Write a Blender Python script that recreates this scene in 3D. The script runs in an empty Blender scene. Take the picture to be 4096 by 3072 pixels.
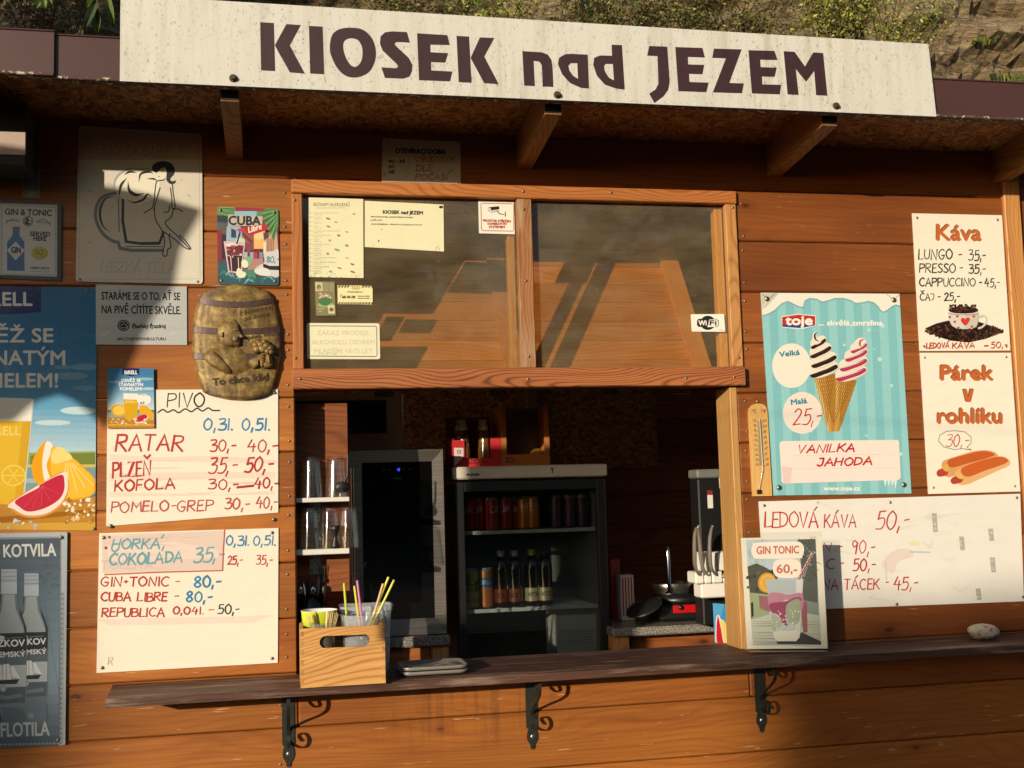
import bpy, math, random
from mathutils import Vector, geometry, noise as mnoise
R_ = math.radians
S = bpy.context.scene
COL = S.collection
rng = random.Random(7)

# ---------------------------------------------------------------- camera
FPX = 4583.0
YAW, PITCH, ROLL = R_(11.5984), R_(5.4761), R_(-1.5847)
CAM = Vector((0.0, -4.2, 1.75))
_cy, _sy, _cp, _sp = math.cos(YAW), math.sin(YAW), math.cos(PITCH), math.sin(PITCH)
FWD = Vector((_sy * _cp, _cy * _cp, _sp))
_r0 = Vector((_cy, -_sy, 0)); _u0 = _r0.cross(FWD)
RGT = math.cos(ROLL) * _r0 + math.sin(ROLL) * _u0
UPV = -math.sin(ROLL) * _r0 + math.cos(ROLL) * _u0
cd = bpy.data.cameras.new("camera"); cam = bpy.data.objects.new("camera", cd); COL.objects.link(cam)
from mathutils import Matrix
cam.matrix_world = Matrix(((RGT.x, UPV.x, -FWD.x, CAM.x), (RGT.y, UPV.y, -FWD.y, CAM.y), (RGT.z, UPV.z, -FWD.z, CAM.z), (0, 0, 0, 1)))
cd.sensor_width = 36.0; cd.lens = FPX / 4096 * 36.0; cd.clip_end = 600; cd.clip_start = 0.05
S.camera = cam

# ---------------------------------------------------------------- light
SUN = Vector((0.93, 1.0, -0.255)).normalized()          # direction the light travels
sd = bpy.data.lights.new("sun", 'SUN'); so = bpy.data.objects.new("sun", sd); COL.objects.link(so)
sd.energy = 4.7; sd.angle = R_(0.5); sd.color = (1.0, 0.875, 0.69)
so.rotation_euler = SUN.to_track_quat('-Z', 'Y').to_euler(); so.location = (-20, -20, 10)
W = bpy.data.worlds.new("World"); S.world = W; W.use_nodes = True
wn = W.node_tree.nodes; bg = wn['Background']
sky = wn.new('ShaderNodeTexSky'); sky.sky_type = 'NISHITA'; sky.sun_disc = False
sky.sun_elevation = math.asin(-SUN.z); sky.sun_rotation = math.atan2(-SUN.x, -SUN.y)
W.node_tree.links.new(sky.outputs[0], bg.inputs[0]); bg.inputs[1].default_value = 0.115
S.view_settings.view_transform = 'Standard'; S.view_settings.look = 'None'
S.view_settings.exposure = 0.18; S.view_settings.gamma = 1.0
S.cycles.max_bounces = 8; S.cycles.transparent_max_bounces = 16
S.cycles.caustics_reflective = False; S.cycles.caustics_refractive = False

# ---------------------------------------------------------------- picture point -> place in the world (survey of the photo)
def ray(x, y):
    return (x - 2048) / FPX * RGT - (y - 1536) / FPX * UPV + FWD
def P(x, y, Y=0.0):
    v = ray(x, y); return CAM + v * ((Y - CAM.y) / v.y)
def PZ(x, y, Z):
    v = ray(x, y); return CAM + v * ((Z - CAM.z) / v.z)
def PX(x, y, X):
    v = ray(x, y); return CAM + v * ((X - CAM.x) / v.x)
def lin(c):
    c /= 255.0
    return c / 12.92 if c <= 0.04045 else ((c + 0.055) / 1.055) ** 2.4
def rgb(t, k=0.8):
    if isinstance(t, str):
        t = (int(t[0:2], 16), int(t[2:4], 16), int(t[4:6], 16))
    return (lin(t[0]) * k, lin(t[1]) * k, lin(t[2]) * k, 1.0)

# ---------------------------------------------------------------- naming and tagging
def tag(o, label=None, cat=None, group=None, kind=None):
    if label: o['label'] = label
    if cat: o['category'] = cat
    if group: o['group'] = group
    if kind: o['kind'] = kind
    return o
def thing(name, label, cat, loc=(0, 0, 0), group=None):
    o = bpy.data.objects.new(name, None); COL.objects.link(o); o.location = loc; o.empty_display_size = 0.05
    return tag(o, label, cat, group)
def dup(root, loc, label=None, group=None):
    r = root.copy(); COL.objects.link(r); r.location = loc
    if label: r['label'] = label
    if group: r['group'] = group
    for ch in list(root.children):
        c = ch.copy(); COL.objects.link(c); c.parent = r
        for g in ch.children:
            d = g.copy(); COL.objects.link(d); d.parent = c
    return r

# ---------------------------------------------------------------- mesh builder
class MB:
    def __init__(s): s.v = []; s.f = []; s.m = []; s.c = []; s.r = []; s.sm = []
    def add(s, vs, fs, mi=0, col=(1, 1, 1, 1), rnd=None, smooth=False):
        b = len(s.v); s.v += [Vector(p) for p in vs]
        if rnd is None: rnd = rng.random()
        for f in fs:
            s.f.append([i + b for i in f]); s.m.append(mi); s.c.append(col); s.r.append(rnd); s.sm.append(smooth)
    def box(s, x0, x1, y0, y1, z0, z1, bev=0.0, **k):
        if bev <= 0:
            vs = [(x, y, z) for x in (x0, x1) for y in (y0, y1) for z in (z0, z1)]
            s.add(vs, [(0, 1, 3, 2), (4, 6, 7, 5), (0, 4, 5, 1), (2, 3, 7, 6), (0, 2, 6, 4), (1, 5, 7, 3)], **k); return
        b = min(bev, (x1 - x0) / 2.1, (y1 - y0) / 2.1, (z1 - z0) / 2.1)
        vs = []; idx = {}
        for i, x in enumerate((x0, x1)):
            for j, y in enumerate((y0, y1)):
                for l, z in enumerate((z0, z1)):
                    sx, sy, sz = (1 - 2 * i), (1 - 2 * j), (1 - 2 * l)
                    idx[i, j, l, 0] = len(vs); vs.append((x, y + sy * b, z + sz * b))
                    idx[i, j, l, 1] = len(vs); vs.append((x + sx * b, y, z + sz * b))
                    idx[i, j, l, 2] = len(vs); vs.append((x + sx * b, y + sy * b, z))
        fs = []
        for a in (0, 1):
            o = [(0, 0), (1, 0), (1, 1), (0, 1)]
            fs.append([idx[a, p, q, 0] for p, q in (o if a else o[::-1])])
            fs.append([idx[p, a, q, 1] for p, q in (o[::-1] if a else o)])
            fs.append([idx[p, q, a, 2] for p, q in (o if a else o[::-1])])
        for p in (0, 1):
            for q in (0, 1):
                fs.append([idx[0, p, q, 1], idx[1, p, q, 1], idx[1, p, q, 2], idx[0, p, q, 2]])
                fs.append([idx[p, 0, q, 0], idx[p, 1, q, 0], idx[p, 1, q, 2], idx[p, 0, q, 2]])
                fs.append([idx[p, q, 0, 0], idx[p, q, 1, 0], idx[p, q, 1, 1], idx[p, q, 0, 1]])
                for l in (0, 1): pass
        for key in [(i, j, l) for i in (0, 1) for j in (0, 1) for l in (0, 1)]:
            fs.append([idx[key + (0,)], idx[key + (1,)], idx[key + (2,)]])
        s.add(vs, fs, **k)
    def hexa(s, p, **k):      # p: 4 front points (ccw seen from front) then the 4 behind them
        s.add(p, [(0, 1, 2, 3), (7, 6, 5, 4), (0, 4, 5, 1), (1, 5, 6, 2), (2, 6, 7, 3), (3, 7, 4, 0)], **k)
    def tube(s, pts, r, n=8, cap=True, **k):
        pts = [Vector(p) for p in pts]; rr = r if isinstance(r, (list, tuple)) else [r] * len(pts)
        vs = []; nrm = None
        for i, p in enumerate(pts):
            t = (pts[min(i + 1, len(pts) - 1)] - pts[max(i - 1, 0)]).normalized()
            if nrm is None:
                nrm = t.orthogonal().normalized()
            nrm = (nrm - t * nrm.dot(t)).normalized(); bn = t.cross(nrm)
            for j in range(n):
                a = 2 * math.pi * j / n
                vs.append(p + (nrm * math.cos(a) + bn * math.sin(a)) * rr[i])
        fs = [(i * n + j, i * n + (j + 1) % n, (i + 1) * n + (j + 1) % n, (i + 1) * n + j) for i in range(len(pts) - 1) for j in range(n)]
        k.setdefault('smooth', True)
        s.add(vs, fs, **k)
        if cap:
            m = len(pts) - 1
            s.add(vs[:n], [tuple(range(n))[::-1]], **{**k, 'smooth': False}); s.add(vs[m * n:], [tuple(range(n))], **{**k, 'smooth': False})
    def lathe(s, prof, n=24, c=(0, 0, 0), axis='z', closed=False, **k):   # prof: (radius, height)
        vs = []
        for (r, h) in prof:
            for j in range(n):
                a = 2 * math.pi * j / n; x, y = r * math.cos(a), r * math.sin(a)
                vs.append(Vector(c) + (Vector((x, y, h)) if axis == 'z' else Vector((x, -h, y))))
        L = len(prof)
        fs = [(i * n + j, i * n + (j + 1) % n, (i + 1) * n + (j + 1) % n, (i + 1) * n + j) for i in range(L - 1) for j in range(n)]
        if closed: fs += [((L - 1) * n + j, (L - 1) * n + (j + 1) % n, (j + 1) % n, j) for j in range(n)]
        k.setdefault('smooth', True)
        s.add(vs, fs, **k)
    def ball(s, c, r, n=10, m=6, **k):
        r = r if isinstance(r, (list, tuple)) else (r, r, r)
        vs = []; 
        for i in range(m + 1):
            t = math.pi * i / m
            for j in range(n):
                a = 2 * math.pi * j / n
                vs.append((c[0] + r[0] * math.sin(t) * math.cos(a), c[1] + r[1] * math.sin(t) * math.sin(a), c[2] + r[2] * math.cos(t)))
        k.setdefault('smooth', True)
        s.add(vs, [(i * n + j, (i + 1) * n + j, (i + 1) * n + (j + 1) % n, i * n + (j + 1) % n) for i in range(m) for j in range(n)], **k)
    def build(s, name, mats, parent=None, origin=(0, 0, 0), loc=None):
        me = bpy.data.meshes.new(name); o = Vector(origin)
        me.from_pydata([tuple(v - o) for v in s.v], [], s.f)
        mats = mats if isinstance(mats, (list, tuple)) else [mats]
        for m in mats: me.materials.append(m)
        me.polygons.foreach_set('material_index', s.m); me.polygons.foreach_set('use_smooth', s.sm)
        ca = me.attributes.new('ink', 'FLOAT_COLOR', 'FACE'); ca.data.foreach_set('color', [x for c in s.c for x in c])
        ra = me.attributes.new('rnd', 'FLOAT', 'FACE'); ra.data.foreach_set('value', s.r)
        me.update()
        ob = bpy.data.objects.new(name, me); COL.objects.link(ob)
        if parent is not None: ob.parent = parent
        else: ob.location = o if loc is None else loc
        return ob

# ---------------------------------------------------------------- materials
class NT:
    def __init__(s, name):
        s.m = bpy.data.materials.new(name); s.m.use_nodes = True; s.t = s.m.node_tree; s.b = s.t.nodes['Principled BSDF']
    def n(s, typ, **kw):
        x = s.t.nodes.new(typ)
        for a, v in kw.items(): setattr(x, a, v)
        return x
    def l(s, a, b): s.t.links.new(a, b)
    def math(s, op, a, b=None, clamp=False):
        x = s.n('ShaderNodeMath', operation=op); x.use_clamp = clamp
        for i, q in enumerate((a, b)):
            if q is None: continue
            if isinstance(q, (int, float)): x.inputs[i].default_value = q
            else: s.l(q, x.inputs[i])
        return x.outputs[0]
    def ramp(s, fac, stops, interp='LINEAR'):
        x = s.n('ShaderNodeValToRGB'); x.color_ramp.interpolation = interp; e = x.color_ramp.elements
        while len(e) < len(stops): e.new(0.5)
        for i, (p, c) in enumerate(stops): e[i].position = p; e[i].color = c if len(c) == 4 else (*c, 1)
        s.l(fac, x.inputs[0]); return x.outputs[0]
    def mix(s, fac, a, b, blend='MIX'):
        x = s.n('ShaderNodeMix', data_type='RGBA', blend_type=blend)
        for i, q in ((0, fac), (6, a), (7, b)):
            if isinstance(q, (int, float)): x.inputs[i].default_value = q
            elif isinstance(q, tuple): x.inputs[i].default_value = q
            else: s.l(q, x.inputs[i])
        return x.outputs[2]
    def noise(s, vec, scale, detail=4, rough=0.5, dist=0.0):
        x = s.n('ShaderNodeTexNoise'); x.inputs['Scale'].default_value = scale; x.inputs['Detail'].default_value = detail
        x.inputs['Roughness'].default_value = rough; x.inputs['Distortion'].default_value = dist
        if vec is not None: s.l(vec, x.inputs['Vector'])
        return x.outputs['Fac']
    def mapping(s, vec, scale=(1, 1, 1), loc=(0, 0, 0), rot=(0, 0, 0)):
        x = s.n('ShaderNodeMapping'); x.inputs['Scale'].default_value = scale; x.inputs['Location'].default_value = loc; x.inputs['Rotation'].default_value = rot
        s.l(vec, x.inputs['Vector']); return x.outputs[0]
    def obj(s): return s.n('ShaderNodeTexCoord').outputs['Object']
    def attr(s, name): return s.n('ShaderNodeAttribute', attribute_name=name)
    def bump(s, h, strength=0.3, dist=0.002):
        x = s.n('ShaderNodeBump'); x.inputs['Strength'].default_value = strength; x.inputs['Distance'].default_value = dist
        s.l(h, x.inputs['Height']); s.l(x.outputs[0], s.b.inputs['Normal'])

def plain(name, col, rough=0.5, metal=0.0, var=0.12, scale=30.0, bump=0.0, spec=None, k=0.8, emit=None, coat=0.0):
    t = NT(name); c = rgb(col, k); v = t.obj()
    f = t.noise(v, scale, 5, 0.6)
    lo = tuple(x * (1 - var) for x in c[:3]) + (1,); hi = tuple(min(1, x * (1 + var)) for x in c[:3]) + (1,)
    t.l(t.ramp(f, [(0.3, lo), (0.7, hi)]), t.b.inputs['Base Color'])
    t.b.inputs['Roughness'].default_value = rough; t.b.inputs['Metallic'].default_value = metal
    if spec is not None: t.b.inputs['Specular IOR Level'].default_value = spec
    if coat: t.b.inputs['Coat Weight'].default_value = coat
    if bump: t.bump(f, bump, 0.002)
    if emit: t.b.inputs['Emission Color'].default_value = rgb(emit[0], 1); t.b.inputs['Emission Strength'].default_value = emit[1]
    return t.m

def wood(name, light, dark, ax='x', grain=1.0, rough=0.5, contrast=1.0, knots=True, k=0.8, bump=0.25, fine=1.0, weather=None, spec=0.4, ring=0.22, nicks=None, drips=None):
    """ax: axis the fibres run along"""
    t = NT(name); L, Dk = rgb(light, k), rgb(dark, k)
    v = t.obj(); r = t.attr('rnd').outputs['Fac']
    cmb = t.n('ShaderNodeCombineXYZ'); off = t.math('MULTIPLY', r, 53.0)
    for i in range(3): t.l(off, cmb.inputs[i])
    add = t.n('ShaderNodeVectorMath', operation='ADD'); t.l(v, add.inputs[0]); t.l(cmb.outputs[0], add.inputs[1]); v = add.outputs[0]
    def sc(a, b): return {'x': (a, b, b), 'y': (b, a, b), 'z': (b, b, a)}[ax]
    warp = t.noise(t.mapping(v, sc(0.9, 5.0)), 1.6, 3, 0.5)
    w2 = t.noise(t.mapping(v, sc(0.5, 2.2)), 1.0, 2, 0.5)
    lines = t.n('ShaderNodeTexWave', wave_type='RINGS', rings_direction=ax.upper(), wave_profile='SIN')
    lines.inputs['Scale'].default_value = 13.0 * grain; lines.inputs['Distortion'].default_value = 2.6; lines.inputs['Detail'].default_value = 3.0
    lines.inputs['Detail Scale'].default_value = 0.7; lines.inputs['Detail Roughness'].default_value = .45
    wz = t.n('ShaderNodeVectorMath', operation='ADD'); cz = t.n('ShaderNodeCombineXYZ'); wv = t.math('MULTIPLY', t.noise(t.mapping(v, sc(0.8, 3.0)), 1.0, 2, .5), 0.40)
    for i in range(3):
        if 'xyz'[i] != ax: t.l(wv, cz.inputs[i])
    t.l(t.mapping(v, sc(0.16, 1.6)), wz.inputs[0]); t.l(cz.outputs[0], wz.inputs[1]); t.l(wz.outputs[0], lines.inputs['Vector'])
    fib = t.noise(t.mapping(v, sc(3.0, 130.0 * fine)), 1.0, 4, 0.65); fb2 = t.noise(t.mapping(v, sc(1.3, 60.0 * fine)), 1.0, 4, 0.6)
    lf = t.math('SUBTRACT', 1.0, t.math('POWER', lines.outputs['Fac'], 3.5))
    g = t.math('MULTIPLY', lf, ring * contrast); g = t.math('ADD', g, (0.22 - ring) * 0.8)
    g = t.math('ADD', g, t.math('MULTIPLY', fib, 0.38)); g = t.math('ADD', g, t.math('MULTIPLY', fb2, 0.42)); g = t.math('ADD', g, t.math('MULTIPLY', warp, 0.36)); g = t.math('SUBTRACT', g, 0.26)
    mid = 0.5; a, b = mid - 0.36 / contrast, mid + 0.36 / contrast
    col = t.ramp(g, [(max(0, a), Dk), (min(1, b), L)])
    big = t.ramp(w2, [(0.3, (0.80, 0.78, 0.76, 1)), (0.7, (1.12, 1.12, 1.14, 1))]); col = t.mix(1.0, col, big, 'MULTIPLY')
    tint = t.ramp(r, [(0.0, (0.74, 0.72, 0.70, 1)), (0.5, (1.0, 1.0, 1.0, 1)), (1.0, (1.16, 1.18, 1.18, 1))]); col = t.mix(1.0, col, tint, 'MULTIPLY')
    if knots:
        vo = t.n('ShaderNodeTexVoronoi', feature='F1'); vo.inputs['Scale'].default_value = 1.0; t.l(t.mapping(v, sc(2.3, 5.2)), vo.inputs['Vector'])
        wob = t.math('ADD', vo.outputs['Distance'], t.math('MULTIPLY', fib, 0.05))
        sel = t.n('ShaderNodeSeparateColor'); t.l(vo.outputs['Color'], sel.inputs[0]); has = t.math('GREATER_THAN', sel.outputs[0], 0.35)
        km = t.math('MULTIPLY', t.ramp(wob, [(0.062, (1, 1, 1, 1)), (0.082, (0, 0, 0, 1))]), has); halo = t.math('MULTIPLY', t.ramp(wob, [(0.07, (1, 1, 1, 1)), (0.19, (0, 0, 0, 1))]), has)
        dk = tuple(x * 0.36 for x in Dk[:3]) + (1,); md = tuple(x * 0.95 for x in Dk[:3]) + (1,)
        col = t.mix(t.math('MULTIPLY', halo, 0.5), col, md); col = t.mix(t.math('MULTIPLY', km, 0.8), col, dk)
    if nicks:
        nk = t.noise(t.mapping(v, sc(9.0, 90.0)), 1.0, 2, 0.5); nb = t.noise(t.mapping(v, sc(1.2, 3.0)), 1.0, 2, 0.5)
        col = t.mix(t.math('MULTIPLY', t.ramp(nk, [(0.71, (0, 0, 0, 1)), (0.74, (1, 1, 1, 1))]), 0.6), col, rgb(nicks, k))
        col = t.mix(t.math('MULTIPLY', t.ramp(nb, [(0.50, (0, 0, 0, 1)), (0.72, (1, 1, 1, 1))]), 0.55), col, Dk)
    if weather:
        wn_ = t.noise(t.mapping(v, sc(2.5, 26.0)), 1.0, 5, 0.65)
        col = t.mix(t.ramp(wn_, [(0.50, (0, 0, 0, 1)), (0.66, (1, 1, 1, 1))]), col, rgb(weather, k))
    if drips:      # old run marks with an outline of their own: x range, z range in the object's own metres
        sx = t.n('ShaderNodeSeparateXYZ'); t.l(t.obj(), sx.inputs[0])
        rn = t.noise(t.mapping(t.obj(), (42, 1, 1.6)), 1.0, 4, .6); rn2 = t.noise(t.mapping(t.obj(), (9, 1, 5)), 1.0, 4, .6)
        mx = t.ramp(t.math('MULTIPLY', t.math('SUBTRACT', sx.outputs[0], drips[0]), 1 / (drips[1] - drips[0]), True), [(0, (0,) * 3), (.25, (1,) * 3), (.75, (1,) * 3), (1, (0,) * 3)])
        mz = t.ramp(t.math('MULTIPLY', t.math('SUBTRACT', sx.outputs[2], drips[2]), 1 / (drips[3] - drips[2]), True), [(0, (0,) * 3), (.45, (1,) * 3), (1, (1,) * 3)])
        mk = t.math('MULTIPLY', t.math('MULTIPLY', mx, mz), t.math('MULTIPLY', t.ramp(rn, [(.46, (0,) * 3), (.62, (1,) * 3)]), t.ramp(rn2, [(.38, (.2,) * 3), (.6, (1,) * 3)])))
        col = t.mix(t.math('MULTIPLY', mk, .42), col, (.035, .022, .012, 1))
    t.l(col, t.b.inputs['Base Color'])
    t.l(t.ramp(g, [(0.2, (rough + 0.12,) * 3), (0.8, (rough - 0.06,) * 3)]), t.b.inputs['Roughness'])
    t.b.inputs['Specular IOR Level'].default_value = spec
    t.bump(t.math('ADD', fib, t.math('MULTIPLY', lines.outputs['Fac'], 0.4)), bump, 0.0016)
    return t.m

def inkmat(name, rough=0.45, dirt=0.12, scale=9.0, metal=0.0, coat=0.0, spec=0.4, dirtcol=(0.55, 0.50, 0.44, 1), bump=0.0, stretch=(1, 1, 1)):
    t = NT(name); c = t.attr('ink').outputs['Color']; v = t.obj()
    f = t.noise(t.mapping(v, stretch), scale, 6, 0.62); f2 = t.noise(v, scale * 11, 3, 0.6)
    m = t.math('MULTIPLY', t.ramp(f, [(0.42, (0, 0, 0, 1)), (0.75, (1, 1, 1, 1))]), dirt * 2)
    m = t.math('ADD', m, t.math('MULTIPLY', t.ramp(f2, [(0.66, (0, 0, 0, 1)), (0.74, (1, 1, 1, 1))]), dirt * 0.9))
    t.l(t.mix(m, c, t.mix(0.75, c, dirtcol, 'MULTIPLY')), t.b.inputs['Base Color'])
    t.l(t.ramp(f, [(0.3, (rough,) * 3), (0.8, (min(1, rough + 0.2),) * 3)]), t.b.inputs['Roughness'])
    t.b.inputs['Metallic'].default_value = metal; t.b.inputs['Specular IOR Level'].default_value = spec; t.b.inputs['Coat Weight'].default_value = coat
    t.b.inputs['Coat Roughness'].default_value = 0.08
    if bump: t.bump(f, bump, 0.003)
    return t.m

def glassy(name, tint=(1, 1, 1), rough=0.02, alpha=0.0, ior=1.45, dust=0.0, dustcol=(0.75, 0.7, 0.6)):
    """thin pane: see-through with a real surface reflection and a film of dust"""
    t = NT(name); nt = t.t; out = nt.nodes['Material Output']
    tr = t.n('ShaderNodeBsdfTransparent'); tr.inputs[0].default_value = (*tint, 1)
    gl = t.n('ShaderNodeBsdfGlossy'); gl.inputs['Roughness'].default_value = rough
    ge = t.n('ShaderNodeNewGeometry'); dt = t.n('ShaderNodeVectorMath', operation='DOT_PRODUCT'); t.l(ge.outputs['Incoming'], dt.inputs[0]); t.l(ge.outputs['Normal'], dt.inputs[1])
    sch = t.math('POWER', t.math('SUBTRACT', 1.0, t.math('ABSOLUTE', dt.outputs['Value']), True), 5.0); f0 = ((ior - 1) / (ior + 1)) ** 2
    mx = t.n('ShaderNodeMixShader'); t.l(t.math('ADD', t.math('MULTIPLY', sch, 1 - f0), f0, True), mx.inputs[0]); t.l(tr.outputs[0], mx.inputs[1]); t.l(gl.outputs[0], mx.inputs[2])
    last = mx.outputs[0]
    if dust:
        df = t.n('ShaderNodeBsdfDiffuse'); df.inputs[0].default_value = (*dustcol, 1)
        f = t.noise(t.mapping(t.obj(), (3, 3, 9)), 1.0, 6, 0.65)
        f2 = t.noise(t.obj(), 60, 2, 0.5)
        m2 = t.n('ShaderNodeMixShader')
        t.l(t.math('MULTIPLY', t.math('ADD', t.ramp(f, [(0.35, (0.3,) * 3), (0.8, (1,) * 3)]), t.ramp(f2, [(0.70, (0,) * 3), (0.76, (0.8,) * 3)])), dust), m2.inputs[0])
        t.l(last, m2.inputs[1]); t.l(df.outputs[0], m2.inputs[2]); last = m2.outputs[0]
    nt.links.new(last, out.inputs[0]); return t.m
# ---------------------------------------------------------------- printed and hand-written flat things (signs, boards, cards)
CROP = {None: (0, 0, 1), 'A': (0, 0, .6329), 'B': (1350, 0, .6329), 'C': (2696, 0, .6329), 'D': (0, 1000, .6329), 'E': (1150, 1400, .6329),
        'F': (2100, 1400, .6329), 'G': (2900, 1000, .57252), 'H': (0, 2022, .6329), 'I': (1150, 700, .54259), 'J': (2050, 700, .54259),
        'K': (0, 280, .51236), 'L': (0, 1130, .60286), 'M': (1150, 1850, .57283), 'N': (2850, 1950, .57261), 'O': (900, 2450, .6329),
        'Q': (840, 800, .21698), 'V': (3600, 820, .36178), 'Z': (2860, 1950, .41597), 'Y': (2400, 1800, .49426), 'X': (0, 2100, .58594),
        'T': (1180, 1580, .58770), 'U': (750, 1120, .30133), 'W': (2850, 1500, .24108)}
_txt = {}
def text_tris(body):
    if body in _txt: return _txt[body]
    cu = bpy.data.curves.new('tmp', 'FONT'); cu.body = body; cu.resolution_u = 3
    o = bpy.data.objects.new('tmp', cu); COL.objects.link(o); bpy.context.view_layer.update()
    dg = bpy.context.evaluated_depsgraph_get(); me = bpy.data.meshes.new_from_object(o.evaluated_get(dg))
    me.calc_loop_triangles()
    vs = [(p.co.x, p.co.y) for p in me.vertices]; tr = [tuple(q.vertices) for q in me.loop_triangles]
    bpy.data.objects.remove(o); bpy.data.curves.remove(cu); bpy.data.meshes.remove(me)
    _txt[body] = (vs, tr); return vs, tr
def catmull(p, n=5):
    if len(p) < 3: return p
    q = [p[0]] + list(p) + [p[-1]]; out = []
    for i in range(1, len(q) - 2):
        a, b, c, d = q[i - 1], q[i], q[i + 1], q[i + 2]
        for k in range(n):
            t = k / n
            out.append(tuple(0.5 * (2 * b[m] + (c[m] - a[m]) * t + (2 * a[m] - 5 * b[m] + 4 * c[m] - d[m]) * t * t + (3 * b[m] - a[m] - 3 * c[m] + d[m]) * t ** 3) for m in (0, 1)))
    out.append(tuple(p[-1])); return out
def spline(pts, n=6):      # closed smooth outline
    m = len(pts); out = []
    for i in range(m):
        a, b, c, d = pts[i - 1], pts[i], pts[(i + 1) % m], pts[(i + 2) % m]
        for k in range(n):
            t = k / n
            out.append(tuple(0.5 * (2 * b[q] + (c[q] - a[q]) * t + (2 * a[q] - 5 * b[q] + 4 * c[q] - d[q]) * t * t + (3 * b[q] - a[q] - 3 * c[q] + d[q]) * t ** 3) for q in (0, 1)))
    return out
def area2(p): return sum(p[i - 1][0] * p[i][1] - p[i][0] * p[i - 1][1] for i in range(len(p)))
_H = {  # pen strokes of block capitals and figures in a unit box, y down; ~ marks a curved stroke
 'A': '.7|0,1 .33,0 .7,1;.12,.65 .6,.62', 'B': '.55|0,0 0,1;~0,.02 .45,.08 .45,.38 .05,.48;~.05,.48 .55,.55 .52,.92 0,1', 'C': '.6|~.6,.12 .35,0 .05,.3 .03,.7 .3,1 .6,.9',
 'D': '.6|0,0 .02,1;~-.05,.03 .4,.08 .6,.45 .45,.85 .02,1', 'E': '.5|.05,0 0,1;.05,.02 .5,0;.03,.48 .42,.46;0,1 .5,.97', 'F': '.5|.05,0 0,1;.05,.02 .5,0;.03,.5 .4,.48',
 'G': '.65|~.6,.12 .35,0 .05,.3 .03,.7 .3,1 .55,.9 .62,.62;.35,.6 .64,.6', 'H': '.6|.03,0 0,1;.6,0 .57,1;.02,.52 .58,.48', 'I': '.1|.05,0 .05,1', 'J': '.45|.1,.02 .42,0;~.42,0 .42,.75 .25,1 0,.85',
 'K': '.6|.03,0 0,1;.55,0 .04,.58;.18,.45 .6,1', 'L': '.5|.03,0 0,1 .5,.95', 'M': '.8|0,1 .1,0 .4,.6 .7,0 .8,1', 'N': '.65|0,1 .05,0 .58,1 .65,0', 'O': '.7|~.35,0 .05,.25 .02,.65 .3,1 .62,.8 .68,.35 .4,.01 .33,.01',
 'P': '.55|.03,0 0,1;~.0,.03 .5,.06 .52,.4 .03,.55', 'R': '.6|.03,0 0,1;~.0,.03 .5,.04 .5,.38 .04,.52;.15,.5 .6,1', 'S': '.5|~.48,.1 .25,0 .04,.22 .25,.47 .5,.72 .28,1 0,.9', 'T': '.6|0,.02 .6,0;.3,0 .28,1',
 'U': '.6|~.03,0 .02,.6 .12,.95 .4,.98 .55,.7 .6,0', 'V': '.6|0,0 .28,1 .6,0', 'Y': '.55|0,0 .28,.5;.58,0 .2,1', 'Z': '.55|0,.03 .53,0 0,1 .55,.96', 'X': '.55|0,0 .55,1;.52,0 0,1',
 '0': '.55|~.27,0 .04,.25 .02,.7 .25,1 .5,.78 .53,.3 .3,.01 .24,.02', '1': '.25|0,.25 .22,0 .2,1', '2': '.5|~0,.2 .2,0 .46,.15 .35,.5 0,1;0,1 .52,.96', '3': '.5|~.02,.05 .4,.02 .42,.25 .15,.45;~.15,.45 .52,.5 .48,.9 .2,1 0,.93',
 '4': '.55|.25,0 0,.6 .55,.58;.42,.3 .38,1', '5': '.5|.5,.0 .12,.03 .08,.45;~.08,.45 .4,.38 .52,.65 .35,.97 0,.97', '6': '.5|~.4,0 .1,.35 .02,.75 .25,1 .48,.8 .35,.55 .05,.65', '8': '.5|~.26,.48 .05,.25 .25,0 .45,.2 .27,.47 .03,.75 .25,1 .5,.78 .28,.49',
 '9': '.5|~.45,.2 .22,0 .03,.25 .2,.5 .45,.3;.46,.15 .38,1', ',': '.1|.07,.85 0,1.2', '.': '.08|.02,.95 .05,1', '-': '.35|.05,.52 .35,.48', '+': '.35|.02,.55 .33,.52;.17,.38 .18,.68', 'l': '.1|.05,0 .05,1', ' ': '.35|', '_': '.9|0,.62 .5,.55 .9,.55'}
_ACC = {'Á': ('A', '.38,-.12 .6,-.34'), 'Í': ('I', '.05,-.15 .2,-.35'), 'Ň': ('N', '.06,-.40 .32,-.20 .62,-.42'), 'Č': ('C', '.08,-.36 .32,-.16 .58,-.38'), 'É': ('E', '.2,-.12 .4,-.34')}

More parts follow.
